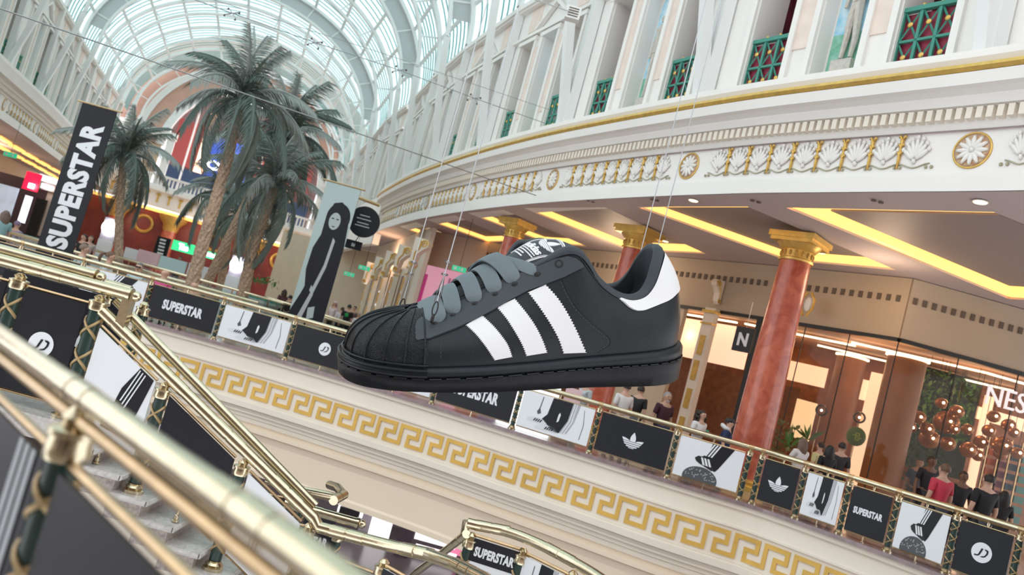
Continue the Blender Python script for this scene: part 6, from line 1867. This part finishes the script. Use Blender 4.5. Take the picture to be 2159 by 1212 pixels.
def palm(lab, pxs, y, r, L, nf, seed, tilt=1.0):
    P = [Py(a, b, y) for a, b in pxs]; base = V((P[0].x, P[0].y, 0))
    t = thing('palm_tree', lab, 'palm tree', base)
    P = [V((P[0].x-(P[1].x-P[0].x)*(P[0].z/max(P[1].z-P[0].z, .1)), y, 0))]+P if P[0].z > .1 else P
    c = Curve(interp(P, 6)); n = int(c.L/.11); rows = []; NN_ = 16
    for i in range(n+1):
        p = c.at(c.L*i/n); f = i/n
        rows.append([p+V((cos(2*pi*(k+.5*(i % 2))/NN_), sin(2*pi*(k+.5*(i % 2))/NN_), 0))*r*(1.12-.25*f)*(1+.20*((k+i//2) % 2)) for k in range(NN_)])
    m = MB(); m.grid(rows, False, closeu=True); m.build('trunk', M_trunk, t)
    top = c.at(c.L); random.seed(seed)
    m = MB(); m.ball(top+Z_*.1, r*1.25, 10, (1, 1, 1.6)); m.build('crown_heart', M_trunk, t)
    for i in range(nf):
        f = i/nf; a = i*2.39996+random.uniform(-.2, .2)
        el = 1.25-2.15*f+random.uniform(-.12, .12)   # young fronds upright, old ones hanging
        k = 4 if f < .12 else (0 if f < .35 else (1 if f < .6 else (2 if f < .8 else 3)))
        if random.random() < .3: k = 5
        Ls = L*random.uniform(.82, 1.12)
        M = Matrix.Translation(top+Z_*.25-ROOT[t.name]) @ Matrix.Rotation(a, 4, 'Z') @ Matrix.Rotation(-el, 4, 'Y') @ Matrix.Scale(Ls, 4)
        o = bpy.data.objects.new('frond', FM[k]); COL.objects.link(o); o.parent = t; o.matrix_local = M
palm('tallest palm tree with thick fibrous trunk in the middle of the group', [(404, 600), (432, 500), (470, 370), (505, 228)], 27, .17, 2.7, 30, 1)
palm('palm tree on the left with thin trunk beside the vertical banner', [(250, 548), (252, 450), (260, 340)], 34, .15, 2.5, 30, 2)
palm('palm tree with broad drooping crown in front of the woman banner', [(515, 610), (535, 520), (574, 408)], 31, .18, 2.6, 28, 3)
palm('palm tree behind the tallest one with crown against the far arch', [(440, 590), (488, 490), (545, 380), (596, 300)], 37, .17, 3.3, 34, 4)
palm('low small palm behind the right hand trunks', [(492, 560), (500, 510), (504, 470)], 44, .16, 2.2, 22, 5)
palm('short palm half hidden behind the crown right of the tall trunk', [(470, 570), (480, 500), (470, 420)], 46, .2, 2.8, 24, 6)
# ================================================================ tension cables, spotlights in the vault
def wire(name, lab, P, r, cat='cable', mt=M_steel):
    m = MB(); m.tube(P, r, 6); return m.build(name, mt, None, lab, cat)
wire('tension_cable', 'long thick steel cable slanting across the vault from upper left to the frieze', [Py(-60, -3, 13), Py(300, 122, 16), Py(1130, 412, 24.2)], .014)
wire('tension_cable', 'thin cable carrying the spotlight clusters across the vault', [Py(330, -30, 20), Py(490, 28, 21), Py(665, 90, 22), Py(843, 148, 23), Py(1000, 207, 24), Py(1150, 260, 25)], .012)
wire('tension_cable', 'thin cable from top centre to the white box on the rib', [Py(1100, -10, 18), Py(1212, 28, 18.5)], .012)
wire('tension_cable', 'second thin cable just above the spotlight clusters', [Py(420, -10, 20), Py(800, 110, 22), Py(1160, 232, 24.5)], .008)
for k, (px, py, y) in enumerate(((490, 28, 21), (665, 90, 22), (843, 148, 23), (1000, 207, 24))):
    p = Py(px, py, y); t = thing('spotlight_cluster', ['leftmost', 'second', 'third', 'rightmost'][k]+' four-armed spotlight cluster on the vault cable', 'spotlight', p)
    m = MB()
    for a in (.6, 2.2, 3.75, 5.3): e = p+V((cos(a)*.21, 0, sin(a)*.13)); m.tube([p, e], .016, 5)
    m.build('arms', M_steel, t); 
    for a in (.6, 2.2, 3.75, 5.3): m = MB(); e = p+V((cos(a)*.22, 0, sin(a)*.14)); m.lathe(e, [(0, 0), (.015, 0), (.028, .05), (0, .05)], 8, (0, -.4, -1)); m.each('spot_head', M_slot, t)
p = Py(1208, 30, 18.6); t = thing('wall_speaker', 'small white louvred box on the rib at top centre', 'speaker', p)
m = MB(); m.box(p, (.34, .25, .30)); m.build('housing', M_stl, t); m = MB()
for k in range(4): m.box(p+V((0, -.13, -.09+.06*k)), (.24, .02, .02))
m.each('louvre', M_slot, t)
# ================================================================ lower level glimpsed under the gallery
lf = setting('floor')
m = MB(); m.box(V((-4, 24, -6.3)), (60, 40, .2)); m.build('lower_floor', mat('lower_floor_grey', (.20, .17, .18), .25), lf)
lw_ = setting('wall_lower')
m = MB(); m.box(V((-4, 33, -4.5)), (60, .3, 3.6)); m.build('grey_wall', mat('lilac_grey_wall', (.22, .19, .22), .5), lw_)
M_lw = mat('lower_shop_glow', (1, .98, 1), .5, emit=.6)
def lb(px0, py0, px1, py1, y, mt, nm, lab, cat='panel'):
    return board(nm, lab, cat, px0, py0, px1, py1, y, mt)
lb(715, 1052, 768, 1085, 30, M_lw, 'lit_shop_panel', 'bright white lit shop panel under the gallery, behind the curled rail')
lb(716, 1072, 758, 1086, 29.5, M_dark, 'dark_shop_band', 'dark horizontal band crossing the leftmost lit shop panel')
lb(782, 1072, 826, 1140, 30, M_lw, 'lit_shop_panel', 'tall bright lit shop window right of the ball finial')
lb(838, 1090, 868, 1190, 29, mat('dark_plum_pier', (.10, .07, .09), .5), 'dark_shop_pier', 'dark pier between lit shop window and striped lit panels', 'pier')
for k, (a, b) in enumerate(((1098, 1118), (1128, 1146), (1158, 1170))):
    lb(875, a, 962, b, 29+.3*k, M_lw, 'lit_shop_panel', ['upper', 'middle', 'lowest'][k]+' of the three stacked bright strips in the lower shop')
lb(868, 1085, 975, 1200, 31, mat('dark_plum_wall', (.13, .10, .12), .5), 'dark_shop_wall', 'dark wall behind the three stacked bright strips', 'wall panel')
lb(955, 1125, 985, 1170, 30, mat('pink_display', (.75, .20, .35), .5, emit=.3), 'pink_display', 'pink display at the end of the bright strips', 'display')
lb(752, 1085, 785, 1175, 31, mat('mauve_pier', (.48, .42, .48), .5), 'shop_pier', 'mauve pier between the two lit shop windows', 'pier')
lb(1005, 1150, 1020, 1165, 30, M_lw, 'lit_shop_panel', 'tiny bright spot by the portrait poster')
point('lower_lamp', (-4, 27, -3.6), 60, (1, .95, 1), .8)
point('lower_lamp', (3, 27, -3.6), 40, (1, .9, .9), .8)
# ================================================================ people
SK = {}
def skin_mesh(key, nodes, edges, subd=1):
    """nodes: name -> (x, y, z, radius); grown as one smooth surface"""
    if key in SK: return SK[key]
    names = list(nodes); me = bpy.data.meshes.new('body')
    me.from_pydata([nodes[n][:3] for n in names], [(names.index(a), names.index(b)) for a, b in edges], [])
    o = bpy.data.objects.new('tmp', me); COL.objects.link(o)
    md = o.modifiers.new('s', 'SKIN'); md.use_smooth_shade = True
    for i, n in enumerate(names):
        r = nodes[n][3]; r = r if isinstance(r, tuple) else (r, r)
        me.skin_vertices[0].data[i].radius = r
    me.skin_vertices[0].data[0].use_root = True
    sd = o.modifiers.new('d', 'SUBSURF'); sd.levels = subd; sd.render_levels = subd
    bpy.context.view_layer.update()
    out = bpy.data.meshes.new_from_object(o.evaluated_get(bpy.context.evaluated_depsgraph_get()))
    bpy.data.objects.remove(o); bpy.data.meshes.remove(me)
    for p in out.polygons: p.use_smooth = True
    SK[key] = out
    return out
def joints(pose):
    # facing +y; x to the person's right is -x .. simple metre skeleton, 1.75 m tall
    J = {'pelvis': (0, 0, .95, .13), 'waist': (0, 0, 1.10, .12), 'chest': (0, .0, 1.30, .15), 'neckb': (0, -.01, 1.47, .07), 'neck': (0, .0, 1.53, .052), 'head0': (0, .02, 1.60, .088), 'head1': (0, .02, 1.67, .108), 'head2': (0, .01, 1.735, .075)}
    for s, k in ((1, 'r'), (-1, 'l')):
        J['sh'+k] = (.17*s, -.01, 1.42, .062)
        if pose == 'rail':   e, h = (.25*s, .10, 1.18, .045), (.22*s, .34, 1.13, .032)
        elif pose == 'hold': e, h = (.24*s, -.02, 1.14, .045), (.10*s, .24, 1.22, .032)
        else:                e, h = (.24*s, -.03, 1.13, .045), (.26*s, .06, .88, .032)
        J['el'+k] = e; J['wr'+k] = h
        d = (V(h[:3])-V(e[:3])).normalized()
        pm = V(h[:3])+d*.06; J['pa'+k] = (*pm, .036)
        sd = V((1, 0, 0)) if abs(d.x) < .8 else V((0, 1, 0)); up = d.cross(sd).normalized()
        for f, (a, L) in enumerate(((-.030, .075), (-.010, .088), (.011, .082), (.030, .062))):
            q = pm+sd*a+d*.035; J['f%d%s' % (f, k)] = (*q, .010); tip = q+d*L*.75-up*L*.35; J['g%d%s' % (f, k)] = (*tip, .008)
        q = pm+sd*(-.045*s)-d*.005; J['t0'+k] = (*q, .011); J['t1'+k] = (*(q+sd*(-.02*s)+d*.045), .009)
        J['hp'+k] = (.09*s, 0, .90, .085); 
        if pose == 'sit': kn, an, to = (.11*s, .42, .52-.05, .062), (.11*s, .42, .09, .042), (.11*s, .56, .04, .03)
        else: kn, an, to = (.10*s, .03, .50, .058), (.10*s, -.01, .09, .042), (.11*s, .15, .035, .032)
        J['kn'+k] = kn; J['an'+k] = an; J['to'+k] = to
    if pose == 'sit':
        for n in J:
            if n[:2] not in ('kn', 'an', 'to'):
                x, y, z, r = J[n]; J[n] = (x, y, z-.43, r)
    E = [('pelvis', 'waist'), ('waist', 'chest'), ('chest', 'neckb'), ('neckb', 'neck'), ('neck', 'head0'), ('head0', 'head1'), ('head1', 'head2')]
    for k in 'rl':
        E += [('neckb', 'sh'+k), ('sh'+k, 'el'+k), ('el'+k, 'wr'+k), ('wr'+k, 'pa'+k), ('pelvis', 'hp'+k), ('hp'+k, 'kn'+k), ('kn'+k, 'an'+k), ('an'+k, 'to'+k), ('pa'+k, 't0'+k), ('t0'+k, 't1'+k)]
        for f in range(4): E += [('pa'+k, 'f%d%s' % (f, k)), ('f%d%s' % (f, k), 'g%d%s' % (f, k))]
    return J, E
def sub_j(J, E, keep, grow, shift=None):
    N = {n: (*J[n][:3], J[n][3]+grow) for n in keep}
    return N, [e for e in E if e[0] in keep and e[1] in keep]
CLM = {}
def cmat(rgb, kind='cloth'):
    key = (rgb, kind)
    if key not in CLM: CLM[key] = mat('%s_%d' % (kind, len(CLM)), rgb, .75 if kind == 'cloth' else .55, noise=.15, nscale=6)
    return CLM[key]
def addmesh(me, mt, name, parent, lab=None):
    key = (me.name, mt.name); 
    if key not in SK:
        c = me.copy(); c.materials.clear(); c.materials.append(mt); SK[key] = c
    o = bpy.data.objects.new(name, SK[key]); COL.objects.link(o); o.parent = parent
    if lab: o['label'] = lab
    return o
def hair_mesh(style):
    if ('hair', style) in SK: return SK[('hair', style)]
    m = MB()
    def cap(r, zc, cut, back=0):
        rows = []
        for i in range(9):
            th = pi*.62*i/8
            row_ = []
            for k in range(18):
                a = 2*pi*k/18; fr = max(0, sin(a))            # front = +y : hairline higher
                t2 = th*(1-.36*fr)
                row_.append(V((cos(a)*sin(t2)*r*.86, sin(a)*sin(t2)*r*1.02-.012, zc+cos(t2)*r*1.02)))
            rows.append(row_)
        m.grid(rows, True, closeu=True)
    cap(.108, 1.668, 0)
    if style in ('long', 'curly'):
        rows = []
        L = .42 if style == 'long' else .26
        for i in range(9):
            f = i/8; row_ = []
            for k in range(13):
                a = pi+pi*k/12; w = (.105+(.03 if style == 'long' else .07)*sin(pi*min(f*1.1, 1)))*(1+.08*sin(k*2.5+i*1.7)*(2 if style == 'curly' else 1))
                row_.append(V((cos(a)*w, sin(a)*w*.95-.01, 1.70-L*f)))
            rows.append(row_)
        m.grid(rows, True)
        m.grid([[p+V((0, .03, 0)) for p in r] for r in rows], True)
        if style == 'curly':
            random.seed(4)
            for q in range(60):
                a = random.uniform(pi*.9, 2.1*pi); z = random.uniform(1.45, 1.74); m.ball(V((cos(a)*.14, sin(a)*.13-.01, z)), .035, 6)
    if style == 'pony':
        m.tube([V((0, -.10, 1.70)), V((0, -.19, 1.68)), V((0, -.22, 1.56)), V((0, -.19, 1.45))], [.03, .045, .04, .015], 8)
    if style == 'bun': m.ball(V((0, -.10, 1.76)), .05, 8)
    if style == 'hood':
        m.tube([V((-.10, .02, 1.50)), V((-.12, -.08, 1.52)), V((0, -.14, 1.54)), V((.12, -.08, 1.52)), V((.10, .02, 1.50))], .05, 8)
    SK[('hair', style)] = tomesh(m, 'hair', M_dark)
    return SK[('hair', style)]
def face_mesh():
    if 'face' in SK: return SK['face']
    m = MB()
    m.ball(V((0, .108, 1.625)), .016, 6, (.8, 1.1, 1.4))            # nose
    for s in (-1, 1): m.ball(V((.088*s, .01, 1.635)), .022, 6, (.35, .8, 1.3))   # ears
    m.ball(V((0, .075, 1.575)), .035, 8, (1, .7, .7))
    SK['face'] = tomesh(m, 'face', M_dark); return SK['face']
def eyes_mesh():
    if 'eyes' in SK: return SK['eyes']
    m = MB()
    for s in (-1, 1): m.ball(V((.033*s, .092, 1.652)), .011, 6); m.box(V((.033*s, .098, 1.675)), (.036, .01, .008))
    m.box(V((0, .102, 1.588)), (.042, .01, .009))
    SK['eyes'] = tomesh(m, 'eyes', M_dark); return SK['eyes']
SKIN = [(.62, .38, .28), (.48, .28, .19), (.20, .10, .065)]
def person(lab, px, py, y, face, top, bottom=(.03, .03, .04), hair='short', hcol=(.03, .02, .015), skin=0, pose='stand', h=1.75, grp=None, extra=None):
    """px, py: pixel of the head centre; face: heading in degrees (0 = away from the camera, 180 = towards it)"""
    P = Py(px, py, y); k = h/1.79
    if pose == 'sit': zc = P.z
    base = V((P.x, P.y, 0)); zo = P.z-1.66*k+(.43*k if pose == 'sit' else 0)
    t = thing('person', lab, 'person', base, grp)
    if pose != 'sit': k = max(.86, min(1.12, P.z/1.66))
    else: k = max(.86, min(1.15, P.z/1.23))
    t.scale = (k, k, k); t.rotation_euler = (0, 0, math.radians(face))
    J, E = joints(pose); ms = cmat(SKIN[skin], 'skin')
    addmesh(skin_mesh(('b', pose), J, E, 1), ms, 'body', t)
    keepT = ['pelvis', 'waist', 'chest', 'neckb', 'shr', 'shl', 'elr', 'ell']
    N, E2 = sub_j(J, E, keepT, .022); 
    for kx in 'rl':
        a, b = V(J['sh'+kx][:3]), V(J['el'+kx][:3]); N['el'+kx] = (*(a.lerp(b, .85)), .058)
    N['waist'] = (*N['waist'][:3], .15); N['pelvis'] = (*N['pelvis'][:3], .145); N['neckb'] = (*N['neckb'][:3], .098); N['chest'] = (*N['chest'][:3], .185)
    addmesh(skin_mesh(('t', pose), N, E2, 1), cmat(top), 'shirt', t)
    keepB = ['pelvis', 'hpr', 'hpl', 'knr', 'knl', 'anr', 'anl']
    N, E2 = sub_j(J, E, keepB, .018)
    addmesh(skin_mesh(('l', pose), N, E2, 1), cmat(bottom), 'trousers', t)
    dz = -.43 if pose == 'sit' else 0
    def hd(me, mt, nm, l=None):
        o = addmesh(me, mt, nm, t, l); o.location = (0, 0, dz); return o
    hd(face_mesh(), ms, 'face'); hd(eyes_mesh(), cmat((.02, .015, .01), 'hairc'), 'eyes')
    if hair != 'bald': hd(hair_mesh(hair), cmat(hcol, 'hairc'), 'hair')
    m = MB()
    for s in (1, -1):
        to = J['tor' if s > 0 else 'tol']; m.ball(V((to[0], to[1]-.06, .05)), .05, 8, (.9, 2.3, .9))
    addmesh(tomesh(m, 'shoes_%s' % pose, M_dark) if ('sh', pose) not in SK else SK[('sh', pose)], M_dgrey, 'shoes', t)
    if extra: 
        for nm, me_, mt_, l_ in extra(dz): hd(tomesh(me_, nm, mt_), mt_, nm, l_)
    return t
def ex_cup(dz):
    m = MB(); m.lathe(V((.03, .32, 1.20-dz*0)), [(0, 0), (.035, 0), (.045, .13), (0, .13)], 10); return [('cup', m, mat('white_green_cup', (.05, .2, .12), .5), 'dark green and white drink cup')]
def ex_beard(c):
    def f(dz): m = MB(); m.ball(V((0, .075, 1.562)), .040, 8, (1, .75, .75)); return [('beard', m, cmat(c, 'hairc'), 'grey beard')]
    return f
def ex_glasses(dz):
    m = MB(); m.box(V((0, .106, 1.652)), (.13, .012, .035)); return [('glasses', m, M_dark, 'dark glasses')]
def ex_hood(dz):
    return [('hood', (lambda mm: (mm.tube([V((-.11, .03, 1.47)), V((-.13, -.08, 1.51)), V((0, -.15, 1.55)), V((.13, -.08, 1.51)), V((.11, .03, 1.47))], .055, 8), mm)[1])(MB()), cmat((.75, .75, .75)), 'white hood'),
            ('cap', (lambda mm: (mm.ball(V((0, 0, 1.70)), .115, 12, (.95, 1.05, .7)), mm.box(V((0, .14, 1.69)), (.15, .12, .015)), mm)[2])(MB()), M_dark, 'black cap')]
def ex_print(c):
    def f(dz): m = MB(); m.ball(V((0, -.155, 1.30)), .085, 10, (1, .35, 1.1)); return [('back_print', m, cmat(c), 'green back print')]
    return f
WH = (.72, .70, .70); BK = (.012, .012, .016)
# right hand gallery
person('man in a long white shirt leaning on the rail below the sneaker heel', 1322, 816, 18.6, 20, WH, (.5, .45, .4), 'short')
person('dark-haired man in a black t-shirt just behind the white-shirted man', 1352, 822, 19.8, -30, BK, (.1, .1, .12), 'short')
person('grey-bearded man in a maroon polo shirt behind the wide black rail panel', 1408, 836, 18.7, 200, (.045, .008, .018), (.02, .03, .07), 'short', (.28, .27, .26), 1, 'stand', extra=ex_beard((.4, .4, .4)))
person('woman with dark curly hair and white blouse holding a cup by the red column', 1480, 876, 18.0, 215, (.80, .78, .80), (.06, .06, .08), 'curly', pose='hold', extra=ex_cup)
person('person in navy jacket with white hood and black cap left of the red column', 1538, 892, 17.7, 250, (.015, .03, .09), BK, 'short', extra=ex_hood)
person('person in a pale flowered shirt carrying a pink bag behind the rail under the sole', 1240, 806, 19.3, 120, (.55, .62, .66), (.6, .6, .62), 'bun', (.1, .06, .04))
p_ = Py(1207, 838, 19.0); m = MB(); m.box(p_, (.38, .10, .42)); m.tube([p_+V((-.12, 0, .2)), p_+V((-.06, 0, .36)), p_+V((.06, 0, .36)), p_+V((.12, 0, .2))], .01, 5); m.build('carrier_bag', mat('pale_pink_bag', (.85, .62, .66), .5), None, 'pale pink carrier bag held beside the flowered shirt', 'bag')
person('woman with long fair-brown hair and white top at the rail right of the red column', 1692, 938, 17.4, 25, (.72, .68, .68), (.3, .2, .18), 'long', (.16, .10, .07), pose='rail')
person('person in a pale yellow top half hidden behind the dark-haired pair', 1728, 952, 19.2, 30, (.68, .62, .32), BK, 'short')
person('dark-haired person in plain black top beside the yellow top', 1748, 955, 17.6, 10, BK, BK, 'long', (.015, .012, .012))
person('dark-haired man in a black patterned shirt next to the wide copper column', 1776, 942, 17.9, -20, (.035, .032, .035), BK, 'short')
person('short-haired man in a bright red t-shirt with hands on the rail, seen from behind', 1992, 990, 15.6, 12, (.62, .05, .09), (.05, .05, .07), 'short', (.14, .075, .045))
person('bearded dark man in black right behind the red t-shirt', 2032, 1004, 17.4, 170, BK, BK, 'short', skin=2)
person('shop worker in dark clothes inside the shop left of the red t-shirt', 1965, 972, 19.6, 180, (.02, .02, .03), BK, 'short', skin=2)
person('second shop visitor in dark blue with dark hair, farther inside the shop', 1940, 975, 21.6, 150, (.03, .05, .10), BK, 'short', skin=1)
person('young man in a black t-shirt with hands on the rail, seen from behind', 2085, 1012, 15.1, 5, BK, (.04, .04, .05), 'short', (.02, .016, .014))
person('long-haired person in black at the far right beyond the black t-shirt', 2118, 1045, 16.4, -10, BK, BK, 'long', (.012, .01, .01))
# cafe guests behind the gallery rail on the left
person('young woman in white t-shirt with brown ponytail seated behind the rail', 233, 540, 21.4, -70, (.72, .80, .80), (.1, .12, .2), 'pony', (.14, .08, .05), pose='sit')
person('grey-haired man with dark glasses and pale blue shirt seated facing the camera', 294, 563, 21.3, 190, (.55, .72, .76), (.1, .1, .15), 'short', (.14, .14, .14), 0, 'sit', extra=ex_glasses)
person('bald man in a bright pink polo shirt seated with his back to the camera', 348, 576, 21.3, 8, (.78, .10, .32), (.1, .1, .12), 'bald', pose='sit')
person('bald head of a guest bent low behind the rail beside the tall trunk', 411, 602, 21.3, 40, (.35, .25, .18), BK, 'bald', pose='sit')
person('guest in pale blue bending forward left of the ponytailed woman', 178, 524, 21.5, -60, (.52, .68, .72), (.1, .12, .2), 'short', (.2, .14, .1), pose='sit')
person('woman with long wavy brown hair at the left picture edge', 12, 452, 22.8, 60, (.25, .42, .45), BK, 'long', (.15, .10, .08))
person('person in a mauve hat seated behind the planter at far left', 40, 462, 30, 0, (.3, .25, .35), BK, 'short', (.25, .18, .3), pose='sit')
person('dark-clothed person between the banner and the thin palm trunk', 178, 500, 29, 160, BK, BK, 'short')
person('person in pale top seated near the foot of the vertical banner', 192, 503, 30, 200, (.5, .42, .4), BK, 'long', (.1, .07, .05))
person('kiosk worker in dark clothes under the green sign', 380, 545, 44, 180, (.05, .06, .12), BK, 'short', skin=1)
for k, (px, py, y, fc, tp, hr, hc, lab, ex) in enumerate(((707, 640, 37, 150, (.72, .62, .66), 'long', (.75, .6, .62), 'person in pale pink headscarf in the corridor crowd', None), (722, 652, 36, 20, (.75, .75, .75), 'short', (.05, .04, .04), 'person in white at the front of the corridor crowd', None), (737, 647, 35.5, 0, BK, 'short', (.02, .02, .02), 'person in black t-shirt with green back print in the corridor crowd', ex_print((.02, .35, .08))),
        (757, 664, 34.5, 30, (.75, .75, .75), 'short', (.4, .3, .25), 'person in white t-shirt just left of the sneaker toe', None), (777, 668, 34, -60, BK, 'short', (.22, .18, .16), 'older person in black just left of the sneaker toe', None), (748, 650, 40, 160, (.15, .1, .1), 'short', (.02, .02, .02), 'farther dark person between the green print and white t-shirt', None),
        (612, 628, 32, 0, BK, 'short', (.02, .02, .02), 'dark person left of the woman banner foot', None), (600, 615, 36, 40, (.1, .03, .04), 'long', (.05, .03, .02), 'dark red clothed person farther left of the woman banner', None))):
    person(lab, px, py, y, fc, tp, BK, hr, hc, extra=ex)
# chairs and tables of the cafe
M_tan = mat('tan_leather', (.62, .28, .12), .5)
def cafe_chair(x, y, rz, lab):
    t = thing('cafe_chair', lab, 'chair', (x, y, 0)); 
    c, s = cos(rz), sin(rz); R_ = lambda a, b, z: V((x+a*c-b*s, y+a*s+b*c, z)); ax = (V((c, s, 0)), V((-s, c, 0)), Z_)
    m = MB(); m.box(R_(0, 0, .44), (.50, .48, .08), ax); m.build('seat', M_tan, t)
    m = MB(); rows = []
    for i in range(7):
        a = -.9+1.8*i/6; rows.append([R_(sin(a)*.28, -.24+.10*(1-cos(a)), .46), R_(sin(a)*.30, -.28+.10*(1-cos(a)), .86), R_(sin(a)*.34, -.32+.10*(1-cos(a)), .86), R_(sin(a)*.32, -.28+.10*(1-cos(a)), .46)])
    m.grid(rows, True, closeu=True); m.build('backrest', M_tan, t)
    for a in (-.2, .2):
        for b in (-.2, .2): m = MB(); m.tube([R_(a, b, .40), R_(a*1.15, b*1.15, 0)], .02, 6); m.build('leg', M_dark, t)
for px, py, y, rz, lab in ((348, 590, 21.15, 0.1, 'tan leather chair under the man in pink'), (233, 560, 21.45, -1.2, 'tan chair of the ponytailed woman'), (294, 580, 21.4, 3.2, 'tan chair of the man with glasses')):
    p = Py(px, py, y); cafe_chair(p.x, p.y, rz, lab)
p = Py(322, 590, 22.4); t = thing('cafe_table', 'small round cafe table between the seated guests', 'table', (p.x, p.y, 0))
m = MB(); m.lathe((p.x, p.y, .70), [(0, 0), (.35, 0), (.35, .03), (0, .03)], 20); m.build('top', M_wht, t); m = MB(); m.lathe((p.x, p.y, 0), [(0, 0), (.22, 0), (.22, .02), (.03, .04), (.03, .70), (0, .70)], 12); m.build('pedestal', M_dark, t)
# planters on the plaza
for k, (px, py, y, lab) in enumerate(((628-70, 600, 33, 'stone planter with pink and green plants right of the palm trunks'), (38, 478, 31, 'green-topped stone planter at far left behind the rail'))):
    p = Py(px, py, y); t = thing('stone_planter', lab, 'planter', V((p.x, p.y, 0)))
    m = MB(); m.box(V((p.x, p.y, .45)), (1.4, .7, .9)); m.box(V((p.x, p.y, .95)), (1.6, .9, .12)); m.build('pedestal', M_marble, t)
    m = MB(); m.box(V((p.x, p.y, 1.05)), (1.5, .8, .10)); m.build('green_band', M_teal, t)
leafy(Py(553, 590, 33), (.6, .2, .15), 80, M_leafs[1], 'planter_plants', 'green plants in the stone planter right of the palm trunks', 'plants', 9)
